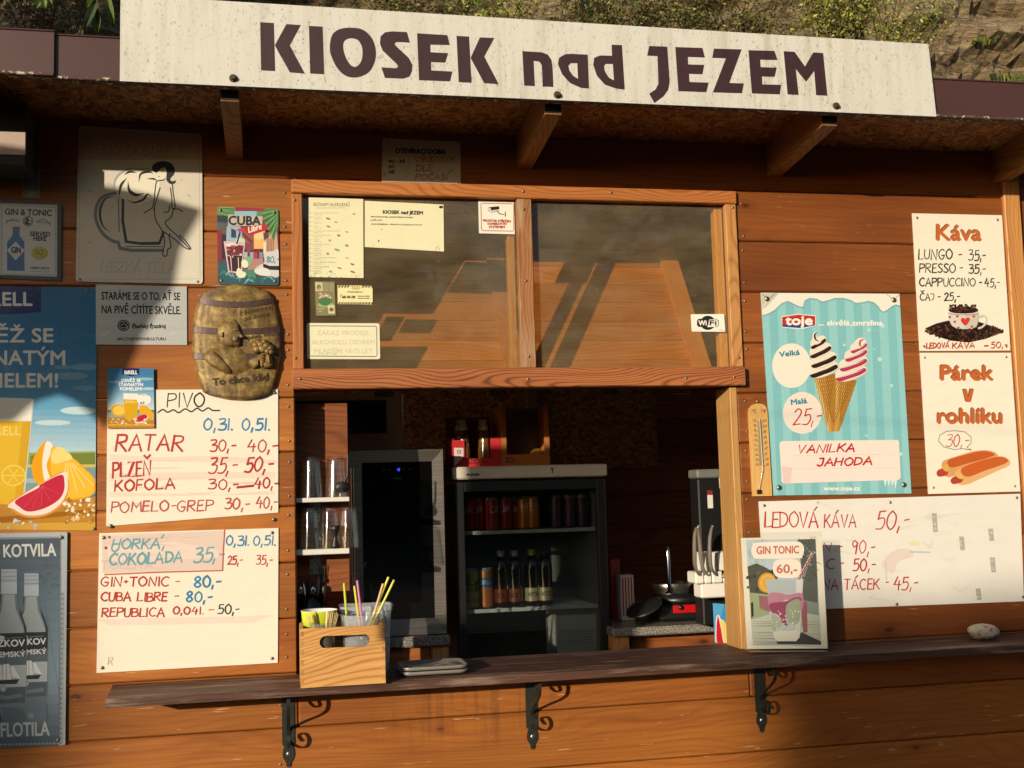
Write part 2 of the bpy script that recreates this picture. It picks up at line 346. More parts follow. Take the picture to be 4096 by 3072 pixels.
class Sheet:
    gap = 0.000009
    def __init__(s, quad, Y, thick=0.003, col='FAF4E0', r=0, plane=None, bend=None):
        """quad: corners tl,tr,br,bl as seen in the photo, lying on the plane y=Y (or plane=(point, normal)); thick: real thickness towards the viewer"""
        s.q = quad; s.plane = plane or (Vector((0, Y, 0)), Vector((0, -1, 0))); s.n = s.plane[1].normalized(); s.mb = MB(); s.th = thick; s.L = 0; s.T = (0, 0, 1)
        cx = sum(p[0] for p in quad) / 4; cy = sum(p[1] for p in quad) / 4
        out = []
        for i in range(4):
            a, b, c = quad[i - 1], quad[i], quad[(i + 1) % 4]
            if r:
                da = math.dist(a, b); dc = math.dist(b, c)
                pa = (b[0] + (a[0] - b[0]) * r / da, b[1] + (a[1] - b[1]) * r / da); pc = (b[0] + (c[0] - b[0]) * r / dc, b[1] + (c[1] - b[1]) * r / dc)
                for k in range(5):
                    t = k / 4; out.append(tuple((1 - t) ** 2 * pa[m] + 2 * t * (1 - t) * b[m] + t * t * pc[m] for m in (0, 1)))
            else: out.append(b)
        s.out = out; s.c0 = s.at(cx, cy, 0)
        fr = [s.at(x, y, thick) for x, y in out]; bk = [p - s.n * thick for p in fr]; n = len(out)
        if n == 4:   # fine front so the paint can vary
            pass
        c = rgb(col)
        s.mb.add(fr + bk, [tuple(range(n))[::-1], tuple(range(n, 2 * n))] + [(i, (i + 1) % n, n + (i + 1) % n, n + i) for i in range(n)], col=c)
        if area2(quad) < 0: s.qc = quad[::-1]
        else: s.qc = quad
    def at(s, x, y, d=0.0):
        v = ray(x, y); o = s.plane[0] + s.n * d
        return CAM + v * ((o - CAM).dot(s.n) / v.dot(s.n))
    def use(s, k): s.T = CROP[k]; return s
    def tr(s, p): return (s.T[0] + p[0] * s.T[2], s.T[1] + p[1] * s.T[2])
    def _clip(s, poly):
        q = s.out if area2(s.out) > 0 else s.out[::-1]
        for i in range(len(q)):
            a, b = q[i - 1], q[i]
            if abs(a[0] - b[0]) + abs(a[1] - b[1]) < 1e-6: continue
            def side(p): return (b[0] - a[0]) * (p[1] - a[1]) - (b[1] - a[1]) * (p[0] - a[0])
            res = []
            for j in range(len(poly)):
                p, r = poly[j - 1], poly[j]; sp, sr = side(p), side(r)
                if (sp >= 0) != (sr >= 0):
                    t = sp / (sp - sr); res.append((p[0] + (r[0] - p[0]) * t, p[1] + (r[1] - p[1]) * t))
                if sr >= 0: res.append(r)
            poly = res
            if len(poly) < 3: return None
        return poly
    def _emit(s, polys, col, step=True, mi=0, k=0.8):
        c = rgb(col, k) if not (isinstance(col, tuple) and len(col) == 4) else col
        if step: s.L += 1
        d = s.th + s.L * s.gap
        for p in polys:
            p = s._clip(p)
            if p: s.mb.add([s.at(x, y, d) for x, y in p], [tuple(range(len(p)))], col=c, mi=mi)
    def poly(s, pts, col, smooth=False, mi=0, k=0.8):
        if smooth: pts = spline(pts)
        pts = [s.tr(p) for p in pts]
        tris = geometry.tessellate_polygon([[Vector((x, y, 0)) for x, y in pts]])
        s._emit([[pts[i] for i in t] for t in tris], col, mi=mi, k=k)
    def rect(s, x0, y0, x1, y1, col, **k): s.poly([(x0, y0), (x1, y0), (x1, y1), (x0, y1)], col, **k)
    def full(s, col, inset=0.0, k=0.8):
        cx = sum(p[0] for p in s.out) / len(s.out); cy = sum(p[1] for p in s.out) / len(s.out); f = 1 - inset
        s._emit([[(cx + (x - cx) * f, cy + (y - cy) * f) for x, y in s.out]], col, k=k)
    def uv(s, u, v):
        a, b, c, d = s.q
        return tuple((a[m] * (1 - u) + b[m] * u) * (1 - v) + (d[m] * (1 - u) + c[m] * u) * v for m in (0, 1))
    def bands(s, stops, u0=0, u1=1, n=24):       # printed vertical colour run (sky of a poster); stops: (v, colour)
        T = s.T; s.T = (0, 0, 1); s.L += 1
        for i in range(n):
            v = (i + .5) / n; v = stops[0][0] + v * (stops[-1][0] - stops[0][0])
            for (a, ca), (b, cb) in zip(stops, stops[1:]):
                if a <= v <= b:
                    f = (v - a) / (b - a); A, B = rgb(ca), rgb(cb); c = tuple(A[m] * (1 - f) + B[m] * f for m in range(4)); break
            va = stops[0][0] + i / n * (stops[-1][0] - stops[0][0]); vb = stops[0][0] + (i + 1) / n * (stops[-1][0] - stops[0][0])
            s._emit([[s.uv(u0, va), s.uv(u1, va), s.uv(u1, vb), s.uv(u0, vb)]], c, step=False)
        s.T = T
    def circ(s, x, y, rx, ry=None, col='FFFFFF', n=20, rot=0, **k):
        ry = ry or rx; ca, sa = math.cos(rot), math.sin(rot)
        s.poly([(x + rx * math.cos(2 * math.pi * i / n) * ca - ry * math.sin(2 * math.pi * i / n) * sa, y + rx * math.cos(2 * math.pi * i / n) * sa + ry * math.sin(2 * math.pi * i / n) * ca) for i in range(n)], col, **k)
    def stroke(s, pts, w, col, smooth=False, closed=False, taper=False, k=0.8):
        pts = [s.tr(p) for p in pts]; w = w * s.T[2] if s.T[2] != 1 else w
        if smooth: pts = catmull(pts, 4)
        if closed: pts = pts + [pts[0]]
        s.L += 1; c = rgb(col, k); n = len(pts)
        Lp, Rp = [], []
        for i, p in enumerate(pts):
            a, b = pts[max(i - 1, 0)], pts[min(i + 1, n - 1)]
            if closed and i in (0, n - 1): a, b = pts[-2], pts[1]
            dx, dy = b[0] - a[0], b[1] - a[1]; l = math.hypot(dx, dy) or 1
            h = w / 2 * (1 if not taper else max(.15, math.sin(math.pi * (i + .15) / (n - .7))))
            if 0 < i < n - 1:
                e, f = (p[0] - pts[i - 1][0], p[1] - pts[i - 1][1]), (pts[i + 1][0] - p[0], pts[i + 1][1] - p[1])
                cs = (e[0] * f[0] + e[1] * f[1]) / ((math.hypot(*e) * math.hypot(*f)) or 1); h = min(h / max(.45, math.sqrt(max(0.05, (1 + cs) / 2))), 1.6 * h)
            if not closed and i == 0: p = (p[0] - dx / l * w * .35, p[1] - dy / l * w * .35)
            if not closed and i == n - 1: p = (p[0] + dx / l * w * .35, p[1] + dy / l * w * .35)
            Lp.append((p[0] - dy / l * h, p[1] + dx / l * h)); Rp.append((p[0] + dy / l * h, p[1] - dx / l * h))
        for i in range(n - 1):
            q = s._clip([Lp[i], Lp[i + 1], Rp[i + 1], Rp[i]])
            d = s.th + s.L * s.gap + i * 1.5e-6
            if q: s.mb.add([s.at(x, y, d) for x, y in q], [tuple(range(len(q)))], col=c)
    def text(s, body, x, y, h, col, w=None, ang=0.0, bold=0.0, lean=0.0, anchor='l', k=0.8, arc=None):
        """x,y: left end of the base line; h: capital height; w: total width"""
        vs, tr = text_tris(body)
        if not vs: return
        x0 = min(v[0] for v in vs); x1 = max(v[0] for v in vs); sy = h / 0.69; sx = (w / (x1 - x0)) if w else sy
        if anchor == 'c': ox = -(x0 + x1) / 2
        else: ox = -x0
        ca, sa = math.cos(ang), math.sin(ang)
        for dx, dy in ([(0, 0)] if not bold else [(-bold, 0), (bold, 0), (0, bold), (0, -bold)]):
            pp = []
            for vx, vy in vs:
                X = (vx + ox) * sx + lean * vy * sy + dx; Yv = -vy * sy + dy
                if arc:
                    th = X / arc; Rr = arc - Yv; X, Yv = Rr * math.sin(th), arc - Rr * math.cos(th)
                pp.append(s.tr((x + X * ca - Yv * sa, y + X * sa + Yv * ca)))
            s._emit([[pp[i] for i in t] for t in tr], col, k=k)
    def hand(s, body, x, y, h, col, w=None, pen=5, ang=0.0, lean=0.08, sp=.18, jit=.03, anchor=None):
        """pen writing; x,y: top left; w: total width"""
        adv = 0; gl = []
        for ch in body:
            acc = None
            if ch in _ACC: ch, acc = _ACC[ch]
            wd, st = _H[ch].split('|'); gl.append((adv, st, acc)); adv += float(wd) + sp
        adv -= sp; sx = (w / (adv * 1.0)) if w else h; ca, sa = math.cos(ang), math.sin(ang); rr = random.Random(body + str(x))
        for a, st, acc in gl:
            jx, jy, js = rr.uniform(-jit, jit), rr.uniform(-jit, jit), 1 + rr.uniform(-jit, jit)
            for q in [z for z in st.split(';') if z] + ([acc] if acc else []):
                sm = q[0] == '~'; q = q.lstrip('~'); pp = []
                for pt in q.split():
                    u, v = map(float, pt.split(',')); u += rr.uniform(-.012, .012); v += rr.uniform(-.012, .012)
                    X = (a + jx + u) * sx + lean * (1 - v) * h; Yv = (v * js + jy) * h
                    pp.append((x + X * ca - Yv * sa, y + X * sa + Yv * ca))
                if len(pp) == 2 and not sm: pp = [pp[0], ((pp[0][0] + pp[1][0]) / 2 + rr.uniform(-.012, .012) * h, (pp[0][1] + pp[1][1]) / 2), pp[1]]; sm = True
                s.stroke(pp, pen * 1.0 * rr.uniform(.78, 1.2), col, smooth=sm)
    def build(s, name, label, cat, mat, screws=(), group=None, lettering=None):
        mb = s.mb
        ob = mb.build(name, mat, origin=s.c0); tag(ob, label, cat, group)
        for p in screws:
            x, y = s.tr(p[:2]); screw(s.at(x, y, s.th + s.L * s.gap), s.n, p[2] if len(p) > 2 else 0.0048, ob, s.c0)
        return ob
_scr = {}
def screw(pos, n, r, parent, origin, mat=None):
    key = (r, mat.name if mat else '')
    if key not in _scr:
        m = MB(); m.lathe([(0.0, .55 * r), (.45 * r, .52 * r), (.8 * r, .36 * r), (1.0 * r, .0)], 12)
        m.box(-.55 * r, .55 * r, -.1 * r, .1 * r, .50 * r, .56 * r, mi=1); m.box(-.1 * r, .1 * r, -.55 * r, .55 * r, .505 * r, .565 * r, mi=1)
        me = m.build('screw', [mat or M_screw, M_black]); _scr[key] = me.data; bpy.data.objects.remove(me)
    o = bpy.data.objects.new('screw', _scr[key]); COL.objects.link(o); o.parent = parent
    q = Vector(n).to_track_quat('Z', 'Y'); o.rotation_mode = 'QUATERNION'
    q.rotate(Matrix.Rotation(rng.uniform(0, 3), 3, Vector(n))); o.rotation_quaternion = q
    o.location = Vector(pos) - Vector(origin)
    return o
M_screw = plain('screw_steel', 'A89C80', 0.42, 0.9, 0.3, 200)
M_black = plain('dark_recess', '181410', 0.7)
# ================================================================ SETTING
M_ground = plain('packed_gravel', '464238', 0.95, 0, 0.35, 14, 0.6)
g = MB(); g.add([(-260, -260, 0), (260, -260, 0), (260, 260, 0), (-260, 260, 0)], [(0, 1, 2, 3)]); g = g.build('ground', M_ground); tag(g, kind='structure')

# kiosk: boards, roof, window, hatch, inside
KI = Vector((0.9, 0.0, 0.0))
kiosk = thing('kiosk', 'brown timber kiosk with a serving hatch, glazed band and overhanging flat roof', 'kiosk', KI)
W_or = wood('stained_boards', 'D68A3E', '7E3C14', 'x', 0.8, 0.42, 1.0, True, bump=0.2, ring=.09, nicks='E2B98A', drips=(-.62, .25, .80, 1.11))
W_dk = wood('dark_stained_boards', 'B2682F', '683618', 'x', 0.8, 0.40, 1.0, True, bump=0.2, ring=.09, nicks='B98A62')
W_lt = wood('larch_frame', 'D58B4B', '8E4A1E', 'x', 1.6, 0.45, 1.1, False, bump=0.25)
W_ltz = wood('larch_post', 'E5AC66', 'A9652C', 'z', 1.3, 0.45, 1.0, False, bump=0.25)
W_jamb = wood('pale_jamb', 'F2C682', 'C4853F', 'z', 0.9, 0.4, 0.9, False)
W_raf = wood('rafter_pine', 'C9935A', '7E4A20', 'y', 1.0, 0.55, 1.0, False)
W_in = wood('inside_boards', 'B0652F', '643010', 'x', 0.7, 0.55, 1.0, True)
W_hatch = wood('hatch_boards', 'E7A657', 'B4692A', 'x', 0.8, 0.45, 1.0, True)
X0, X1 = -1.75, 3.02; OL, OR = 0.062, 1.728; ZS, ZL0, ZL1, ZT = 1.137, 2.146, 2.219, 2.921
def seam_z(px, pys): return [P(px, y).z for y in pys]
_sz = sorted(seam_z(1155, [1152, 1373, 1590, 1807, 2025, 2250, 2474, 2693, 2912]))
ZSEAM = [_sz[0] - 0.205 * k for k in range(5, 0, -1)] + _sz + [_sz[-1] + 0.205 * k for k in range(1, 5)]
ZSEAM = [z for z in ZSEAM if z > 0.05]
ZSEAM = [0.02] + ZSEAM
def plank_run(mb, xa, xb, za, zb, mi, cuts=()):
    if zb - za < 0.012: return
    xs = [xa] + [c for c in cuts if xa + .05 < c < xb - .05] + [xb]
    for a, b in zip(xs, xs[1:]): mb.box(a + .0004, b - .0004, 0.0, 0.024, za + 0.0016, zb - 0.0016, 0.005, mi=mi)
bw = MB()
for i, (a, b) in enumerate(zip(ZSEAM, ZSEAM[1:])):
    b = min(b, 3.16)
    if a > 3.16: break
    # left of the opening, below it, right of it, above it
    if b <= ZS - 0.02: plank_run(bw, X0, X1, a, b, 0)
    elif a >= ZT - 0.03: plank_run(bw, X0, X1, a, b, 1)
    else:
        la = a
        plank_run(bw, X0, OL - .002, a, b, 0)
        plank_run(bw, OR + .03, X1, a, b, 1)
        if a < ZS - 0.02 < b: plank_run(bw, OL, OR + .028, a, ZS - .02, 0)
        if a < ZT < b: plank_run(bw, OL, OR + .028, ZT + .002, b, 1)
wall = bw.build('plank_wall', [W_or, W_dk], kiosk, KI)
# right corner post and the side walls
m = MB(); m.box(X1 - .04, X1 + .035, -.016, .06, .02, 3.16, .004); m.build('corner_post', W_ltz, kiosk, KI)
for a_, y_0, y_1 in ((X1, .061, .55), (X1, 1.65, 2.4), (X0, .026, .3), (X0, 1.3, 2.4)):  # doorway gaps added on both sides to let daylight inside
    m = MB(); m.box(a_, a_ + .03, y_0, y_1, .02, 2.92); m.build('side_wall', W_dk, kiosk, KI)
m = MB(); m.box(X1 + .036, X1 + 1.6, .03, .06, .02, 3.1, rnd=.2); m.build('side_fence', W_dk, kiosk, KI)
# roof: deck of strand board, sheet on top, rafters, metal fascia
def osb():
    t = NT('strand_board'); v = t.obj()
    d = t.noise(v, 14, 3, 0.5); cm = t.n('ShaderNodeCombineXYZ'); t.l(d, cm.inputs[0]); t.l(t.noise(v, 12, 2), cm.inputs[1])
    ad = t.n('ShaderNodeVectorMath', operation='ADD'); t.l(v, ad.inputs[0]); sc_ = t.n('ShaderNodeVectorMath', operation='SCALE'); t.l(cm.outputs[0], sc_.inputs[0]); sc_.inputs['Scale'].default_value = 0.16; t.l(sc_.outputs[0], ad.inputs[1])
    a = t.n('ShaderNodeTexVoronoi'); a.inputs['Scale'].default_value = 1; t.l(t.mapping(ad.outputs[0], (30, 120, 70), rot=(0, 0, .5)), a.inputs['Vector'])
    b = t.n('ShaderNodeTexVoronoi'); b.inputs['Scale'].default_value = 1; t.l(t.mapping(ad.outputs[0], (110, 28, 70), rot=(0, 0, .35)), b.inputs['Vector'])
    ms = t.ramp(t.noise(v, 14, 2), [(0.47, (0, 0, 0, 1)), (0.53, (1, 1, 1, 1))])
    f = t.mix(ms, a.outputs['Color'], b.outputs['Color'])
    bw_ = t.n('ShaderNodeRGBToBW'); t.l(f, bw_.inputs[0])
    t.l(t.ramp(bw_.outputs[0], [(0.15, rgb('5E2F10')), (0.45, rgb('9C5F2A')), (0.8, rgb('C98F4C'))]), t.b.inputs['Base Color'])
    t.b.inputs['Roughness'].default_value = 0.65; t.bump(bw_.outputs[0], 0.35, 0.002); return t.m
M_osb = osb()
YF = -0.52; SL = 0.105   # roof falls towards the back
def roofz(y): return 3.122 - SL * y
m = MB()
xs = [X0 - .3, -0.9, 0.42, 1.66, 2.86, X1 + .5]
for a, b in zip(xs, xs[1:]):
    m.hexa([(a + .0008, YF, roofz(YF)), (b - .0008, YF, roofz(YF)), (b - .0008, YF, roofz(YF) + .018), (a + .0008, YF, roofz(YF) + .018),
            (a + .0008, 2.5, roofz(2.5)), (b - .0008, 2.5, roofz(2.5)), (b - .0008, 2.5, roofz(2.5) + .018), (a + .0008, 2.5, roofz(2.5) + .018)])
m.build('soffit', M_osb, kiosk, KI)
M_brown = plain('brown_sheet_metal', '4E322E', 0.42, 0.0, 0.10, 3, spec=0.5)
M_lich = NT('weathered_brown_lip'); _v = M_lich.obj(); _f = M_lich.noise(_v, 42, 5, 0.7)
M_lich.l(M_lich.mix(M_lich.ramp(_f, [(0.55, (0, 0, 0, 1)), (0.60, (1, 1, 1, 1))]), rgb('54382F'), rgb('C9C2A8')), M_lich.b.inputs['Base Color']); M_lich.b.inputs['Roughness'].default_value = .8; M_lich = M_lich.m
m = MB(); m.hexa([(X0 - .3, YF - .01, roofz(YF) + .02), (X1 + .5, YF - .01, roofz(YF) + .02), (X1 + .5, YF - .01, roofz(YF) + .03), (X0 - .3, YF - .01, roofz(YF) + .03),
                  (X0 - .3, 2.55, roofz(2.55) + .02), (X1 + .5, 2.55, roofz(2.55) + .02), (X1 + .5, 2.55, roofz(2.55) + .03), (X0 - .3, 2.55, roofz(2.55) + .03)])
m.build('roof_sheet', M_brown, kiosk, KI)
ZF0, ZF1 = 3.083, 3.214
# fascia laps: left piece sits proud of the next (joint seen at the left of the name board)
xj = P(222, 200, -0.53).x
def fascia(xa, xb, y, z0, z1):
    m = MB()
    m.box(xa, xb, y, y + .004, z0, z1, .0015)
    m.box(xa, xb, y - .010, y + .004, z0 - .010, z0 - .0005, .002, mi=1)       # drip lip
    m.box(xa, xb, y + .0045, y + .03, z0 - .010, z0 - .006, 0, mi=1)
    m.box(xa, xb, y - .004, y + .02, z1 + .0005, z1 + .006, .002)
    return m.build('fascia', [M_brown, M_lich], kiosk, KI)
fascia(X0 - .3, xj, -0.548, ZF0 + .004, ZF1 + .006); fascia(xj - .06, 0.55, -0.535, ZF0, ZF1)
fascia(0.55, 1.86, -0.5355, ZF0 - .001, ZF1); fascia(1.86, X1 + .5, -0.535, ZF0 - .002, ZF1)
M_cap = plain('tarred_end', '2A2018', 0.8)
for xr in (-.146, .933, 1.960, 2.975, -1.22):
    m = MB(); zb = 2.990; a, b = xr - .029, xr + .029; y0, y1 = -.485, .0
    zz = lambda y: zb - .108 * y
    m.hexa([(a, y0, zz(y0)), (b, y0, zz(y0)), (b, y0, roofz(y0) - .002), (a, y0, roofz(y0) - .002), (a, y1 - .001, zz(y1)), (b, y1 - .001, zz(y1)), (b, y1 - .001, roofz(y1) - .002), (a, y1 - .001, roofz(y1) - .002)])
    r = m.build('rafter', W_raf, kiosk, KI)
    m = MB(); m.box(a + .001, b - .001, y0 - .003, y0 - .0005, zz(y0) + .004, roofz(y0) - .004); m.build('end_cap', M_cap, r, KI)

# glazed band above the hatch
fr = MB()
zt0 = P(1900, 781).z
fr.box(OL - .008, 1.788, -.020, .02, zt0 - .012, ZT, .003)                     # head rail
top = fr.build('window_frame', W_lt, kiosk, KI)
def stile(xa, xb, nm, mat=W_ltz, y0=-.012, y1=.016, za=ZL1 + .0015, zb=zt0 - .0135):
    m = MB(); m.box(xa, xb, y0, y1, za, zb, .003); return m.build(nm, mat, kiosk, KI)
stile(P(1169, 1100).x, P(1212, 1100).x, 'stile', wood('stile_left', 'D08A4C', '96542A', 'z', 1.5, .45, 1.1, False))
stile(P(2072, 1100).x, P(2131, 1100).x, 'mullion', wood('mullion_grey', 'B98050', '7A4524', 'z', 1.8, .6, 1.2, True, weather='B79A78'), y0=-.018)
stile(P(2908, 1100).x, P(2952, 1100).x, 'stile', wood('stile_right', 'DDA565', '9C6230', 'z', 1.5, .5, 1.1, False), y0=-.014)
stile(P(2041, 1100).x, P(2070, 1100).x, 'inner_stile', W_jamb, y0=.030, y1=.075); stile(P(2880, 1100).x, P(2912, 1100).x, 'inner_stile', W_jamb, y0=.030, y1=.075)
m = MB(); m.box(OL - .012, 1.786, -.034, .02, ZL0, ZL1, .004); W_lin = wood('lintel_larch', 'BE7544', '6E371A', 'x', 2.4, .48, 1.5, False, bump=.35)
m.build('lintel', W_lin, kiosk, KI)
M_pane = glassy('dusty_pane', (0.93, 0.87, 0.74), 0.03, ior=1.45, dust=0.13, dustcol=(.60, .49, .32))
for a, b in ((P(1212, 1100).x - .004, P(2072, 1100).x + .004), (P(2131, 1100).x - .004, P(2908, 1100).x + .004)):
    m = MB(); m.box(a, b, .017, .020, ZL1 + .0025, zt0 - .0145); m.build('window_pane', M_pane, kiosk, KI)
# jambs and head of the serving opening
m = MB(); m.box(OR, OR + .030, -.0035, .145, ZS - .045, ZL0 - .002, .003); m.build('jamb', W_jamb, kiosk, KI)
m = MB(); m.box(OL - .028, OL - .0025, .0255, .145, ZS - .045, ZL0 - .002, .002); m.build('jamb', W_ltz, kiosk, KI)
m = MB(); m.box(OL - .1, OR + .1, .021, .145, ZL0 + .006, ZL1 - .02, .003); m.build('head_rail', W_in, kiosk, KI)
# hatch: the boarded flap that closes the opening, hinged under the lintel and swung in and up
hx0, hx1 = OL + .01, OR - .012; hy0, hz0 = .16, ZL0 + .03
hd = Vector((0, .52, .78)).normalized(); hl = 0.95; hn = Vector((0, -hd.z, hd.y))
hatch = None
m = MB(); nb = 9
for k in range(nb):
    p0 = Vector((0, hy0, hz0)) + hd * (hl * k / nb + .0015); p1 = Vector((0, hy0, hz0)) + hd * (hl * (k + 1) / nb - .0015)
    def X(p, x, o): q = p + hn * o; return (x, q.y, q.z)
    m.hexa([X(p0, hx0, .020), X(p0, hx1, .020), X(p1, hx1, .020), X(p1, hx0, .020), X(p0, hx0, 0), X(p0, hx1, 0), X(p1, hx1, 0), X(p1, hx0, 0)])
hatch = m.build('hatch', W_hatch, kiosk, KI)
W_bat = wood('batten_pine', 'E3A55C', 'B8733A', 'z', 1.0, .5, .9, False)
for xa, xb in ((hx1 - .075, hx1), (.868, .943), (hx0, hx0 + .075)):
    m = MB(); p0 = Vector((0, hy0, hz0)) + hd * .002; p1 = Vector((0, hy0, hz0)) + hd * hl
    m.hexa([X(p0, xa, .048), X(p0, xb, .048), X(p1, xb, .048), X(p1, xa, .048), X(p0, xa, .021), X(p0, xb, .021), X(p1, xb, .021), X(p1, xa, .021)])
    m.build('hatch_batten', W_bat, hatch, KI)
M_hinge = plain('old_brass_hinge', '6A5536', .45, .8, .3, 90)
for xh in (.36, .80, 1.25, 1.55):
    m = MB(); m.box(xh, xh + .07, .142, .148, ZL0 - .012, ZL0 + .012); m.tube([(xh, .144, ZL0 - .014), (xh + .07, .144, ZL0 - .014)], .005); m.build('hinge', M_hinge, hatch, KI)
# inside walls, floor
YB = 2.0
m = MB(); z = .1; k = 0
while z < 2.95:
    m.box(X0 + .03, X1, YB, YB + .02, z + .001, z + .204, .003, rnd=rng.random()); z += .205
m.box(X0 + .03, X1, YB + .021, YB + .03, .05, 2.95)
m.build('back_wall', W_in, kiosk, KI)
m = MB(); m.box(X0 + .031, X1 - .001, .15, YB, .03, .06); m.build('floor_boards', W_in, kiosk, KI)
m = MB(); xs = (.15, .62, 1.10, 1.58, 2.1)
for a, b in zip(xs, xs[1:]): m.box(a + .001, b - .001, YB - .016, YB - .004, 1.88, 2.6)
m.build('wall_lining', M_osb, kiosk, KI)
m = MB(); m.box(1.34, 1.40, YB - .06, YB - .017, 1.1, 2.7, .003); m.build('stud', W_raf, kiosk, KI)
# screws round the openings
for (cr, pts) in (('A', [(1865, 1133), (1862, 1265), (1800, 1218), (1802, 1433), (1806, 1543)]), ('D', [(1808, 193), (1813, 282), (1820, 533), (1822, 631), (1868, 684), (1820, 853), (1825, 990), (1829, 1206), (1830, 1341), (1829, 1556)]),
                  ('H', [(1825, 60), (1822, 285), (1817, 436), (1812, 655), (1812, 813), (1812, 957), (1240, 1240)]), ('G', [(125, 5), (137, 228), (140, 357), (144, 571), (153, 693), (143, 858), (161, 916), (140, 1056), (153, 1270), (146, 1402), (156, 1616)]),
                  ('C', [(425, 1287), (440, 1492), (435, 1582), (2118, 1322)]), ('O', [(352, 587), (352, 960)]), ('N', [(243, 84), (257, 315)])):
    o = CROP[cr]
    for x, y in pts: screw(P(o[0] + x * o[2], o[1] + y * o[2], -.0005), (0, -1, 0), .0052, kiosk, KI)
for (cr, pts, yy) in (('I', [(92, 1503), (1775, 1503)], -.0345), ('J', [(1281, 1497), (1634, 1488)], -.0345), ('I', [(53, 185), (60, 1350)], -.0125), ('I', [(1742, 252), (1757, 779), (1780, 1338)], -.0185), ('J', [(1623, 240), (1670, 1347)], -.0145), ('B', [(1175, 1210), (1730, 1217)], -.0205)):
    o = CROP[cr]
    for x, y in pts: screw(P(o[0] + x * o[2], o[1] + y * o[2], yy), (0, -1, 0), .0056, kiosk, KI)
# ================================================================ SIGNS AND BOARDS
def boardmat():
    t = NT('painted_board'); c = t.attr('ink').outputs['Color']; v = t.obj()
    st = t.noise(t.mapping(v, (26, 1, 2.6)), 1.0, 5, .62); pt = t.noise(t.mapping(v, (1.6, 1, 2.2)), 1.0, 4, .6); sp = t.noise(t.mapping(v, (1, 1, .6)), 150, 2, .5); s2 = t.noise(t.mapping(v, (1, 1, .5)), 60, 3, .6)
    m = t.math('MULTIPLY', t.ramp(st, [(.44, (0,) * 3), (.72, (1,) * 3)]), t.ramp(pt, [(.32, (.15,) * 3), (.66, (1,) * 3)]))
    k = t.math('MULTIPLY', t.math('ADD', t.ramp(sp, [(.64, (0,) * 3), (.69, (1,) * 3)]), t.ramp(s2, [(.64, (0,) * 3), (.70, (.8,) * 3)])), t.ramp(pt, [(.30, (.25,) * 3), (.6, (1,) * 3)]))
    c = t.mix(t.math('MULTIPLY', m, .8), c, t.mix(1.0, c, (.62, .60, .50, 1), 'MULTIPLY')); c = t.mix(t.math('MULTIPLY', k, .75), c, t.mix(1.0, c, (.34, .33, .28, 1), 'MULTIPLY'))
    t.l(c, t.b.inputs['Base Color']); t.b.inputs['Roughness'].default_value = .5; return t.m
M_board = boardmat()
M_white = inkmat('marker_board', .28, .10, 7, spec=.5, dirtcol=(.72, .60, .55, 1), stretch=(1, 1, 3.0))
M_tin = inkmat('printed_tin', .35, .10, 9, spec=.5, coat=.25)
M_paper = inkmat('printed_paper', .6, .07, 8)
M_gloss = inkmat('glossy_poster', .18, .05, 5, coat=.5)
M_alu = inkmat('brushed_metal_plate', .42, .10, 5, metal=.55, stretch=(1, 1, 40))
M_bolt = plain('weathered_bolt', '5A5038', .6, .6, .3, 80)
WH = 'F6EFDC'
# ---- name board
s = Sheet([(482, -22), (3713, 176), (3746, 466), (479, 324)], -0.553, 0.004, 'DBD8CE')
CL = '40262A'
s.use('A'); s.poly([(1644, 140), (1732, 145), (1740, 450), (1650, 445)], CL); s.poly([(1738, 283), (1810, 152), (1903, 158), (1832, 288), (1928, 466), (1832, 458), (1738, 289)], CL)
s.poly([(1952, 163), (2040, 168), (2050, 470), (1960, 465)], CL)
s.use('B')
s.poly([(95, 175), (165, 190), (220, 245), (243, 320), (235, 395), (195, 460), (120, 490), (50, 478), (-5, 425), (-42, 345), (-48, 280), (-30, 215), (20, 182)], CL, True)
s.poly([(95, 243), (130, 255), (152, 290), (158, 335), (150, 385), (128, 415), (105, 422), (78, 405), (52, 360), (38, 310), (40, 270), (60, 248)], 'DBD8CE', True)
s.poly([(440, 203), (458, 270), (380, 266), (366, 270), (362, 280), (372, 293), (450, 365), (474, 410), (472, 450), (455, 485), (415, 498), (300, 493), (277, 425), (368, 431), (383, 424), (378, 408), (285, 320), (268, 275), (272, 230), (300, 204), (345, 198)], CL)
s.poly([(503, 210), (695, 222), (710, 285), (588, 283), (588, 330), (700, 336), (682, 396), (592, 393), (593, 445), (727, 452), (712, 515), (515, 507)], CL)
s.poly([(752, 226), (832, 231), (848, 524), (766, 519)], CL); s.poly([(841, 366), (900, 236), (992, 240), (928, 358), (1020, 533), (927, 526)], CL)
s.poly([(1168, 323), (1290, 330), (1330, 345), (1353, 380), (1360, 430), (1365, 550), (1297, 547), (1291, 412), (1275, 389), (1240, 385), (1248, 545), (1180, 541)], CL)
s.poly([(1582, 345), (1590, 560), (1540, 556), (1470, 525), (1420, 470), (1393, 405), (1400, 365), (1440, 342), (1480, 340)], CL); s.poly([(1515, 400), (1520, 498), (1490, 480), (1465, 445), (1460, 415), (1475, 400)], 'DBD8CE')
s.poly([(1732, 282), (1798, 285), (1816, 567), (1760, 560), (1690, 535), (1640, 480), (1616, 410), (1622, 365), (1660, 350), (1735, 352)], CL); s.poly([(1740, 405), (1747, 508), (1715, 490), (1690, 450), (1684, 420), (1695, 405)], 'DBD8CE')
s.poly([(1970, 290), (2085, 295), (2100, 520), (2090, 570), (2060, 610), (2003, 652), (1970, 592), (2010, 565), (2028, 530), (2022, 355), (1957, 352)], CL)
s.use('C')
